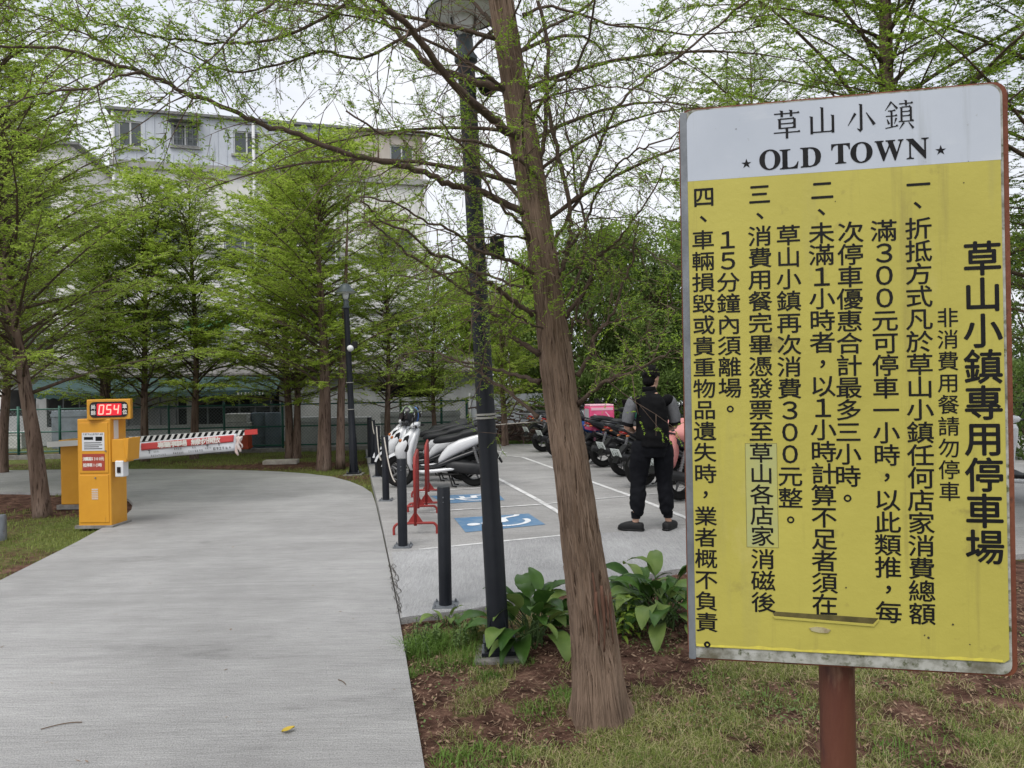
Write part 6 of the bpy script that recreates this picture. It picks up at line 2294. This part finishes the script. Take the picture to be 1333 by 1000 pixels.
def bush(label, p, w_, h, seed, leafm, n, L0=.09):
    r = np.random.default_rng(seed)
    t = thing('hedge_bush', label, 'bush', p, group='dense bushes under the trees')
    sb = MB()
    for k in range(9):
        a = r.uniform(0, 6.28)
        sb.tube([(0, 0, -.05), (.3 * math.cos(a) * w_, .3 * math.sin(a) * .5, h * .4), (.7 * math.cos(a) * w_, .5 * math.sin(a), h * .8)], [.03, .02, .006], 5)
    sb.build('stems', M_limb, t)
    d = r.normal(0, 1, (n, 3))
    d /= np.linalg.norm(d, axis=1)[:, None]
    lump = np.array([1 + .35 * noise.noise((q[0] * 2.2 + seed, q[1] * 2.2, q[2] * 2.2)) for q in d])
    p_ = d * (lump * r.uniform(.45, 1, n) ** .4)[:, None] * np.array([w_, .8, h * .55]) + np.array([0, 0, h * .45])
    ld = d + r.normal(0, .6, (n, 3))
    ld /= np.linalg.norm(ld, axis=1)[:, None]
    wv = np.cross(ld, r.normal(0, .6, (n, 3)) + np.array([0, 0, 1]))
    wv /= np.linalg.norm(wv, axis=1)[:, None]
    L = r.uniform(L0 * .7, L0 * 1.4, n)[:, None]
    V = np.stack([p_, p_ + ld * L * .5 + wv * L * .24, p_ + ld * L, p_ + ld * L * .5 - wv * L * .24], 1).reshape(-1, 3)
    np_mesh('leaves', V, 4, leafm, t)
    return t
hb_ = bush('dark dense bush at the far wall behind the pink delivery box', P(775, 500, 20.6) - Vector((0, 0, 1.6)), 1.7, 2.0, 31, M_dleaf, 9000)
for i, (u, Y, lb) in enumerate(((858, 19.8, 'dark dense bush behind the standing man'), (955, 20.5, 'dark dense bush hidden by the left half of the sign'), (1120, 20.0, 'dark dense bush behind the right half of the sign'), (1350, 14.5, 'dark dense bush past the right edge of the sign'))):
    q = P(u, 500, Y)
    dup(hb_, (q.x, q.y, 0), 1 + i * .1 if i < 3 else .3, lb, 'dense bushes under the trees')

# ------------------------------------------------------------------ the leaning tree in front
mt = thing('leaning_redwood', 'large leaning redwood with split bark in front of the lamp post', 'tree')
TD = [(781, 930, 72), (776, 860, 62), (770, 798, 58), (756, 700, 51), (743, 600, 45.5), (732, 530, 43), (723, 460, 42.5), (716, 400, 37.5), (708, 340, 36), (700, 295, 36.5), (690, 230, 37), (682, 180, 37), (668, 100, 32), (652, 0, 31)]
Y0 = 3.72
tp3 = [P(u, v, Y0 - (.0 if v > 400 else 0)) for u, v, w_ in TD]
tr3 = [w_ / 2 * Y0 / F for u, v, w_ in TD]
tp3 += [tp3[-1] + Vector((-.12, .05, .9)), tp3[-1] + Vector((-.25, .1, 2.2)), tp3[-1] + Vector((-.3, .1, 4.2))]
tr3 += [.05, .035, .008]
tp3.insert(0, tp3[0] + Vector((0.01, 0, -.12)))
tr3.insert(0, tr3[0] * 1.12)
n_ = 72
cc_ = crom(tp3, 9)
rr_ = [q[0] for q in crom([(r, 0, 0) for r in tr3], 9)]
mb = MB().tube(cc_, rr_, n_)
gash_c = P(790, 790, Y0)
vs, i = [], 0
for k, p in enumerate(cc_):
    p = Vector(p)
    for j in range(n_):
        v = Vector(mb.v[i])
        dv = (v - p)
        a = math.atan2(dv.y, dv.x)
        f = 1.0
        h = p.z - tp3[1].z
        f += .022 * noise.noise((math.cos(a) * 9, math.sin(a) * 9, p.z * 1.6)) + .026 * noise.noise((math.cos(a) * 22, math.sin(a) * 22, p.z * 2.6)) + .04 * noise.noise((math.cos(a) * 2.2, math.sin(a) * 2.2, p.z * 3.1))
        f += (-.03 + .30 * max(0, math.sin(a * 5 + .8)) ** 1.5) * math.exp(-max(0, h) / .075)
        # split bark wound facing the camera
        am = -math.pi / 2 + .45
        da = (a - am + math.pi) % (2 * math.pi) - math.pi
        zz = (p.z - gash_c.z) / .26
        if abs(zz) < 1:
            wv_ = .42 * (1 - zz * zz) ** .5
            dp = max(0, 1 - abs(da - .05 * math.sin(zz * 5)) / (wv_ + .02))
            f -= .34 * min(1, dp * 1.8) * (1 - zz * zz)
            f += .09 * math.exp(-((abs(da) - wv_ - .08) / .10) ** 2) * (1 - zz * zz)
        # burls where limbs left the trunk
        for (bu, bv, br, bs) in ((737, 500, .05, .10), (729, 590, .06, .06), (715, 395, .06, .06), (742, 608, .05, .06)):
            b0 = P(bu, bv, Y0 - .09)
            f += bs * math.exp(-((v - b0).length / br) ** 2)
        vs.append(tuple(p + dv * f))
        i += 1
mb.v = vs
mb.build('trunk', M_bark, mt, smooth=True)
# fibrous bark: long thin raised strips following the trunk surface
TV = [Vector(q) for q in vs]
NR = len(cc_)
fib = MB()
rf = random.Random(12)
zr = [p[2] for p in cc_]
kmax = max(k for k in range(NR) if zr[k] < 3.9)
def surf(k, j):
    k = max(0, min(NR - 1.001, k))
    k0, kf = int(k), k - int(k)
    j0, jf = int(math.floor(j)), j - math.floor(j)
    def g(a, b):
        return TV[a * n_ + b % n_]
    return g(k0, j0).lerp(g(k0, j0 + 1), jf).lerp(g(k0 + 1, j0).lerp(g(k0 + 1, j0 + 1), jf), kf), Vector(cc_[k0]).lerp(Vector(cc_[k0 + 1]), kf)
for q_ in range(3600):
    kk = rf.uniform(0, 1) ** 1.25 * kmax
    jj = rf.uniform(0, n_)
    Ls = rf.uniform(.05, .24)
    dz = max(.004, zr[int(kk) + 1] - zr[int(kk)])
    nk = Ls / dz
    wv0 = rf.uniform(.0012, .0042)
    hv = rf.uniform(.0012, .0042)
    drift = rf.uniform(-.9, .9)
    ph_ = rf.uniform(0, 6)
    rows = []
    for i_ in range(6):
        t_ = i_ / 5
        p_, c_3 = surf(kk + nk * t_, jj + drift * t_ + .35 * math.sin(ph_ + t_ * 5))
        nrm = (p_ - c_3)
        nrm.z = 0
        nrm.normalize()
        sd_v = Vector((-nrm.y, nrm.x, 0))
        ww_ = wv0 * (math.sin(math.pi * (.08 + .84 * t_)) ** .7)
        lift = hv * math.sin(math.pi * (.05 + .9 * t_)) + (.004 * (t_ if rf.random() < .03 else 0))
        rows.append([p_ - sd_v * ww_ - nrm * .001, p_ + nrm * lift - sd_v * ww_ * .5, p_ + nrm * lift + sd_v * ww_ * .5, p_ + sd_v * ww_ - nrm * .001])
    o_ = [v_ for r_3 in rows for v_ in r_3]
    f_ = []
    for i_ in range(5):
        for j_ in range(3):
            a_ = i_ * 4 + j_
            f_.append((a_, a_ + 1, a_ + 5, a_ + 4))
    fib.add(o_, f_)
M_fib = leaf_mat('bark_fibres', (0.060, 0.040, 0.028), (0.28, 0.20, 0.15), 0.0, .95, 3.0)
fb_ = fib.build('bark_fibres', M_fib, mt)
fb_['kind'] = 'stuff'
# loose bark strips in the wound
st = MB()
M_inner = mat('inner_bark', (0.075, 0.035, 0.022), 0.9, (0.15, 0.075, 0.05), 30, 6, stretch=(1, 1, .1), bump=.5, bscale=60, bstretch=(1, 1, .1))
for (u0, v0, u1, v1, w0, w1, off) in ((777, 770, 779, 840, 4, 3, .165), (784, 762, 787, 848, 6, 4, .160), (790, 775, 791, 820, 4, 2.5, .155), (772, 745, 775, 800, 3, 3, .160), (795, 770, 797, 838, 3, 2.5, .15)):
    pts = []
    for t_ in np.linspace(0, 1, 8):
        u, v = u0 + (u1 - u0) * t_ + 1.2 * math.sin(t_ * 5 + u0), v0 + (v1 - v0) * t_
        q = P(u, v, Y0 - off * (.72 if v < 800 else .80))
        pts.append(q)
    ww = [(w0 + (w1 - w0) * t_) * Y0 / F / 2 * (.6 + .4 * math.sin(math.pi * min(1, t_ * 1.2 + .1))) for t_ in np.linspace(0, 1, 8)]
    st.tube(pts, ww, 7)
st.build('loose_bark', M_inner, mt, smooth=True)

limbs3 = MB()
tw3 = Twigs()
LB, LD = [], []
rb = np.random.default_rng(77)
# limbs read off the photo: (points, start radius px, end radius px, depth of the end relative to the trunk)
LIMBS = [
 ([(683, 186), (655, 165), (625, 138), (590, 110), (560, 68), (525, 28), (475, -8), (400, -50)], 9, 4, -.9, 1),
 ([(684, 277), (655, 263), (621, 248), (590, 241), (560, 228), (520, 214), (480, 205), (440, 196), (400, 180), (360, 166), (330, 156), (290, 138), (250, 124), (215, 107), (180, 93), (140, 82), (105, 70), (60, 61), (0, 62), (-60, 70)], 6.5, 2.2, -1.1, 1),
 ([(182, 94), (155, 98), (120, 113), (70, 118), (35, 127), (0, 140)], 2.6, 1.2, -1.3, 2),
 ([(669, 120), (640, 112), (600, 100), (565, 88), (535, 62), (515, 40), (480, 8), (440, -25), (400, -40)], 8, 1.6, .25, 1),
 ([(704, 250), (700, 232), (682, 212), (662, 202), (631, 187), (590, 181), (540, 172), (500, 175), (452, 142)], 4.4, 1.6, -.5, 1),
 ([(691, 322), (686, 300), (670, 283), (648, 262), (621, 217), (600, 187), (570, 155)], 4, 1.3, -.5, 1),
 ([(684, 310), (660, 307), (633, 308), (590, 305), (540, 290), (480, 288)], 2.2, .8, -.6, 1),
 ([(694, 356), (680, 346), (660, 338), (640, 332), (619, 324), (590, 300), (558, 290), (520, 268), (470, 255)], 4.2, 1.4, -.8, 1),
 ([(694, 408), (678, 398), (662, 386), (645, 372), (633, 366), (610, 348), (588, 336), (560, 328), (530, 300), (498, 288), (470, 260)], 5.0, 1.6, -.7, 1),
 ([(691, 374), (665, 370), (638, 358), (600, 352), (560, 362), (520, 360)], 2.8, 1, .3, 1),
 ([(702, 460), (683, 449), (666, 436), (652, 417), (640, 404), (615, 384), (590, 366), (560, 348), (530, 330), (497, 300), (470, 282)], 5.2, 1.6, -.5, 1),
 ([(702, 497), (684, 491), (666, 486), (640, 479), (600, 470), (560, 458), (520, 462)], 4.2, 1.2, .5, 1),
 ([(700, 543), (680, 524), (660, 508), (640, 496), (615, 480), (575, 466)], 3.6, 1.6, .3, 1),
 ([(716, 430), (690, 420), (668, 408), (640, 398), (612, 396)], 2.2, .8, -.5, 1),
 ([(752, 488), (762, 474), (770, 459), (773, 444), (780, 430), (800, 406), (808, 375), (822, 342), (828, 310), (833, 285)], 4.2, 1.4, -.4, 1),
 ([(780, 428), (800, 418), (835, 413), (860, 402), (885, 392)], 2, .8, -.4, 2),
 ([(752, 526), (770, 510), (796, 493), (820, 485), (848, 471), (873, 457)], 4.4, 1.4, -.9, 1),
 ([(736, 412), (748, 396), (757, 384), (768, 362), (775, 340), (790, 325), (806, 311), (825, 285), (838, 268), (866, 218)], 4.6, 1.3, -.5, 1),
 ([(739, 448), (744, 430), (747, 415), (756, 388), (765, 371), (774, 345), (778, 326), (783, 290)], 3.0, 1, -.3, 1),
 ([(728, 356), (735, 340), (740, 319), (742, 300), (741, 280), (737, 240), (728, 205), (716, 150), (711, 110), (713, 60), (700, 0)], 4.6, 3.0, -.2, 1),
 ([(694, 232), (703, 205), (710, 165), (711, 120), (711, 86)], 4.2, 3.2, -.05, 0),
 ([(720, 318), (735, 290), (753, 257), (768, 220), (782, 185), (795, 155), (809, 132), (845, 100), (885, 73), (925, 40), (964, 7), (1000, -20)], 3.4, 1.8, -.3, 1),
 ([(712, 336), (740, 322), (764, 285), (779, 247), (800, 218), (825, 198), (855, 185), (890, 172)], 3.0, 1.2, -.8, 1),
 ([(684, 165), (702, 140), (720, 110), (740, 100), (759, 69), (770, 30), (774, -10)], 3.2, 1.8, -.5, 1),
 ([(668, 82), (686, 60), (705, 40), (730, 28), (760, 10), (790, -15)], 3.5, 2, .4, 1),
 ([(658, 60), (640, 30), (622, 10), (600, -20), (560, -60)], 5, 1.5, .5, 1),
 ([(722, 412), (740, 385), (760, 340), (762, 290), (750, 245), (745, 200), (735, 160), (738, 100)], 3.2, 1.2, .4, 1),
 ([(684, 140), (710, 128), (740, 118), (780, 112), (830, 116), (880, 128)], 2.2, .9, -.6, 1),
 ([(718, 376), (745, 352), (780, 330), (815, 320), (850, 330), (885, 350)], 2.0, .8, -.5, 1),
]
LIMBS += [
 ([(652, -20), (600, -35), (520, -25), (470, -8), (405, 30), (340, 54), (300, 57), (250, 52), (210, 48), (165, 36), (123, 29)], 4, 1.0, -1.0, 3),
 ([(560, 30), (470, 75), (420, 66), (360, 85), (300, 92), (250, 72), (210, 50), (170, 38)], 3, .9, -.8, 3),
 ([(520, -30), (420, -20), (345, 10), (310, 40), (285, 66), (240, 105), (200, 135)], 3, .9, -1.1, 3),
 ([(180, 92), (140, 60), (100, 40), (50, 20), (-20, 0)], 2, .8, -1.2, 3),
 ([(680, 20), (720, 8), (790, 30), (860, 38), (930, 45), (1000, 30)], 3, 1, -.2, 3),
]
def nearest_trunk(v):
    vs_ = [a[1] for a in TD][::-1]
    us_ = [a[0] for a in TD][::-1]
    return np.interp(v, vs_, us_)
def twigs_on(path, rad, amount, lmax, leafy=1.0, skip=.1, down=.1):
    """side twigs with sprays along a limb"""
    seg = [np.linalg.norm(path[i + 1] - path[i]) for i in range(len(path) - 1)]
    tot = sum(seg)
    n = max(2, int(tot * amount))
    cum = np.cumsum([0] + seg)
    for j in range(n):
        q = skip + (1 - skip) * rb.uniform(0, 1)
        x = q * tot
        a = min(len(seg) - 1, int(np.searchsorted(cum, x) - 1))
        a = max(0, a)
        b0 = path[a] + (path[a + 1] - path[a]) * ((x - cum[a]) / (seg[a] + 1e-9))
        tg = (path[a + 1] - path[a]) / (seg[a] + 1e-9)
        sd3 = rb.normal(0, 1, 3)
        sd3 -= tg * sd3.dot(tg)
        sd3 /= np.linalg.norm(sd3) + 1e-9
        dd = tg * rb.uniform(.3, 1.0) + sd3 * rb.uniform(.5, 1.0)
        dd[2] -= down
        dd /= np.linalg.norm(dd)
        L = lmax * rb.uniform(.35, 1.0) * (1.15 - .6 * q)
        pts = [b0]
        cur = dd.copy()
        ns = 4
        for k in range(ns):
            cur = cur + rb.normal(0, .16, 3) + np.array([0, 0, -.02])
            cur /= np.linalg.norm(cur)
            pts.append(pts[-1] + cur * L / ns)
        r0_ = min(.0052, .0016 + .007 * L)
        for k in range(ns):
            tw3.add(pts[k], pts[k + 1], r0_ * (1 - .2 * k))
        for k in range(1, ns + 1):
            if rb.uniform() < .48 * leafy:
                m_ = rb.integers(1, 4)
                for _ in range(m_):
                    e = cur * .5 + rb.normal(0, .55, 3) + np.array([0, 0, -.12])
                    e = e / np.linalg.norm(e) * rb.uniform(.05, .13)
                    LB.append(pts[k])
                    LD.append(e)
                    tw3.add(pts[k], pts[k] + e, .0011)
            if rb.uniform() < .5:
                e = cur * .6 + rb.normal(0, .5, 3)
                e = e / np.linalg.norm(e) * rb.uniform(.08, .26) * min(1, L * 2)
                tw3.add(pts[k], pts[k] + e, .0017)
                for _ in range(rb.integers(0, 3) if leafy > .3 else 0):
                    e2 = e * .4 + rb.normal(0, .05, 3)
                    LB.append(pts[k] + e * rb.uniform(.4, 1))
                    LD.append(e2)
for pts, ra, rb_, dep, lv in LIMBS:
    n = len(pts)
    w3 = []
    d0 = 0.0
    for i, (u, v) in enumerate(pts):
        f = i / (n - 1)
        yy = Y0 - .02 + dep * f ** 1.2
        if lv == 2:
            yy = Y0 + dep * (.72 + .28 * f) if dep < -1 else Y0 + dep * (.45 + .55 * f)
        w3.append(np.array(P(u, v, yy)))
    c = crom(w3, 4)
    m = len(c)
    for k in range(2, m):
        c[k] = c[k] + rb.normal(0, .004, 3)
    rad = [max(.0016, (ra + (rb_ - ra) * (k / (m - 1)) ** .8) * c[k][1] / F * (.78 if k else 1.15)) for k in range(m)]
    limbs3.tube(c, rad, 8)
    if lv:
        L = sum(np.linalg.norm(c[k + 1] - c[k]) for k in range(m - 1))
        twigs_on(c, ra, 18 if lv < 3 else 26, .55 if L > 1.2 and lv < 3 else .40, .85 if lv < 3 else 1.25, .12)
# thinner limbs the photo shows only as a tangle, and the crown above the frame
for i in range(95):
    k = i / 95
    z = 2.35 + 5.3 * k ** 1.05
    a_ = int(min(len(cc_) - 1, max(0, np.searchsorted([p[2] for p in cc_], z))))
    p0 = np.array(cc_[a_])
    az = i * 2.399 + rb.uniform(-.4, .4)
    L = (1.9 * (1 - .72 * k)) * rb.uniform(.55, 1.05)
    el = R(rb.uniform(15, 45))
    if -2.35 < (az + math.pi) % (2 * math.pi) - math.pi < -.8 and z < 4.2:
        L *= .45                            # little grows straight at the camera
    dh = np.array([math.cos(az), math.sin(az), 0])
    sd3 = np.array([-dh[1], dh[0], 0]) * rb.uniform(-.35, .35)
    pts = [p0 + dh * L * q * math.cos(el) + sd3 * L * q * q + np.array([0, 0, L * (math.sin(el) * q - .30 * q * q)]) for q in np.linspace(0, 1, 7)]
    r0_ = .0035 + .0055 * L
    limbs3.tube(pts, [r0_ * (1 - .85 * q) for q in np.linspace(0, 1, 7)], 6)
    twigs_on(pts, r0_, 13, .5, .9, .15)
# small bright sprouts straight from the trunk and lower limbs
for (u, v) in ((652, 48), (652, 62), (682, 150), (668, 160), (729, 305), (724, 318), (700, 362), (738, 372), (620, 95), (612, 138), (600, 150), (612, 205), (735, 400), (648, 330), (716, 300), (720, 395), (606, 105), (655, 40), (770, 378), (806, 350), (820, 400), (838, 415)):
    q = np.array(P(u, v, Y0 - .17 - rb.uniform(0, .06)))
    for _ in range(9):
        e = rb.normal(0, 1, 3)
        e[1] = -abs(e[1]) * .6
        e /= np.linalg.norm(e)
        e *= rb.uniform(.03, .085)
        LB.append(q + rb.normal(0, .012, 3))
        LD.append(e)
limbs3.build('limbs', M_limb, mt, smooth=True)
np_mesh('twigs', tw3.mesh(), 4, M_twig, mt)
LB, LD = np.array(LB), np.array(LD)
def shows_lamp(p):                        # the photo has a clear gap in the boughs before the lamp head
    y = p[1]
    u = 666.5 + (p[0] * _c - (p[2] - H) * _s) / y * F
    v = 499.5 - (p[0] * _s + (p[2] - H) * _c) / y * F
    return ((u - 592) / 62) ** 2 + ((v - 35) / 75) ** 2 < 1 and y < 4.9
kp_ = np.array([not shows_lamp(p) or rb.uniform() < .2 for p in LB])
LB, LD = LB[kp_], LD[kp_]
V = leaflets(LB, LD, 18, .020, .0056, .2, .18, rb)
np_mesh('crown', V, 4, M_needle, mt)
print('main tree twigs', len(tw3.a), 'sprays', len(LB))
# leafier low boughs right of the trunk, part of the same tree

# ------------------------------------------------------------------ broad-leaved plants in the bed
M_lily = leaf_mat('lily_leaf', (0.016, 0.052, 0.010), (0.085, 0.17, 0.034), .2, .34, 9)
M_lily2 = leaf_mat('pale_lily_leaf', (0.08, 0.16, 0.030), (0.22, 0.29, 0.085), .25, .38, 9)
M_stalk = mat('leaf_stalk', (0.05, 0.09, 0.025), 0.6)
def broad_leaf(mb, p, az, el, L, wd, curl, rr):
    d = Vector((math.cos(az), math.sin(az), 0))
    s = Vector((-math.sin(az), math.cos(az), 0))
    rows = []
    pos = Vector(p)
    a = el
    n = 9
    tw = rr.uniform(-.4, .4)
    for i in range(n + 1):
        t = i / n
        w_ = wd * .5 * (math.sin(math.pi * min(1, t ** .72)) ** .85) * (1 if t < .98 else .1) + .0012
        up = d * -math.sin(a) + Vector((0, 0, math.cos(a)))
        sd = (s * math.cos(tw) + up * math.sin(tw))
        wave = .010 * math.sin(t * 14 + rr.uniform(0, .6)) * L * 3
        rows.append([pos - sd * w_ + up * (w_ * .30 + wave * .5), pos - sd * w_ * .5 + up * w_ * .13, pos.copy(), pos + sd * w_ * .5 + up * w_ * .13, pos + sd * w_ + up * (w_ * .30 - wave * .5)])
        pos = pos + (d * math.cos(a) + Vector((0, 0, math.sin(a)))) * L / n
        a -= curl / n
    vs = [q for r in rows for q in r]
    fs = []
    for i in range(n):
        for j in range(4):
            k = i * 5 + j
            fs.append((k, k + 1, k + 6, k + 5))
    mb.add(vs, fs)
def lily(label, p, n, hgt, wid, seed, pale=.25, Ls=(.17, .27)):
    rr = random.Random(seed)
    t = thing('peace_lily', label, 'plant', p, group='broad-leaved plants in the bed')
    dk, pl_, sk = MB(), MB(), MB()
    for i in range(n):
        az = i * 2.4 + rr.uniform(-.5, .5)
        f = (i + .5) / n
        el0 = R(85 - 62 * f + rr.uniform(-8, 8))
        base_ = Vector((rr.gauss(0, .045), rr.gauss(0, .045), 0))
        sl = hgt * (1.0 - .35 * f) * rr.uniform(.55, 1)
        dirv = Vector((math.cos(az) * math.cos(el0), math.sin(az) * math.cos(el0), math.sin(el0)))
        tip = base_ + dirv * sl + Vector((math.cos(az), math.sin(az), 0)) * wid * .15
        mid_ = base_ + dirv * sl * .5 + Vector((0, 0, .03))
        sk.tube([base_, mid_, tip], [.005, .004, .003], 5)
        L = rr.uniform(*Ls)
        broad_leaf(pl_ if rr.random() < pale else dk, tip, az, el0 - R(18), L, L * rr.uniform(.40, .52), R(rr.uniform(60, 120)), rr)
    sk.build('stalks', M_stalk, t)
    for mb_, m_, nm in ((dk, M_lily, 'leaves'), (pl_, M_lily2, 'pale_leaves')):
        if mb_.v:
            mb_.build(nm, m_, t, smooth=True)
    return t
lily('broad-leaved green plant between the lamp post base and the tree trunk', G(688, 838, -.03), 48, .34, .2, 41, .35, (.18, .29))
lily('broad-leaved plant partly hidden by the left edge of the sign', G(866, 815, -.03), 46, .36, .2, 42, .25, (.19, .30))
lily('smaller broad-leaved plant between the trunk and the plant by the sign', G(838, 800, -.03), 26, .28, .18, 44, .2, (.15, .26))
lily('low broad-leaved seedling at the corner of the slab by the grass tuft', G(578, 812, -.03), 8, .06, .1, 43, .9, (.09, .14))
def weed(label, p, n, hgt, L, m, seed, nm='leafy_weed'):
    rr = random.Random(seed)
    t = thing(nm, label, 'plant', p, group='leafy weeds in the bed')
    sk, lf = MB(), MB()
    for i in range(n):
        az = rr.uniform(0, 6.28)
        o = Vector((rr.gauss(0, .05), rr.gauss(0, .05), 0))
        h_ = hgt * rr.uniform(.6, 1)
        tip = o + Vector((math.cos(az) * h_ * .3, math.sin(az) * h_ * .3, h_))
        sk.tube([o, o.lerp(tip, .5) + Vector((0, 0, .01)), tip], [.004, .003, .002], 5)
        for k in range(11):
            q = o.lerp(tip, .15 + .85 * k / 10)
            broad_leaf(lf, q, az + k * 2.2, R(rr.uniform(0, 35)), L * rr.uniform(.6, 1.1), L * .26, R(70), rr)
    sk.build('stems', M_stalk, t)
    lf.build('leaves', m, t, smooth=True)
    return t
weed('narrow-leaved leafy weed growing right of the trunk foot', G(818, 826, -.03), 9, .26, .085, M_mleaf, 51)
weed('small leafy weed left of the lamp post base', G(618, 822, -.03), 6, .14, .06, M_weed, 52)
for i_, (u, v, n__, hg) in enumerate(((552, 832, 7, .15), (572, 840, 6, .13), (598, 842, 7, .14), (538, 850, 5, .10))):
    weed(('leafy weed at the driveway corner of the grass tuft', 'leafy weed in the middle of the grass tuft', 'leafy weed in the grass tuft nearest the lamp post', 'low weed at the near edge of the grass tuft')[i_], G(u, v, -.03), n__, hg, .035, M_weed, 60 + i_)
yl = MB()
rr = random.Random(9)
q = G(622, 836, -.03)
broad_leaf(yl, Vector((q.x, q.y - .05, .05)), R(10), R(20), .12, .07, R(60), rr)
tag(yl.build('withered_leaf', mat('yellowing_leaf', (0.30, 0.22, 0.03), 0.6, (0.20, 0.17, 0.03), 20), None, smooth=True), 'yellowing broad leaf beside the lamp post base', 'leaf')
bpy.data.objects.remove(_to)
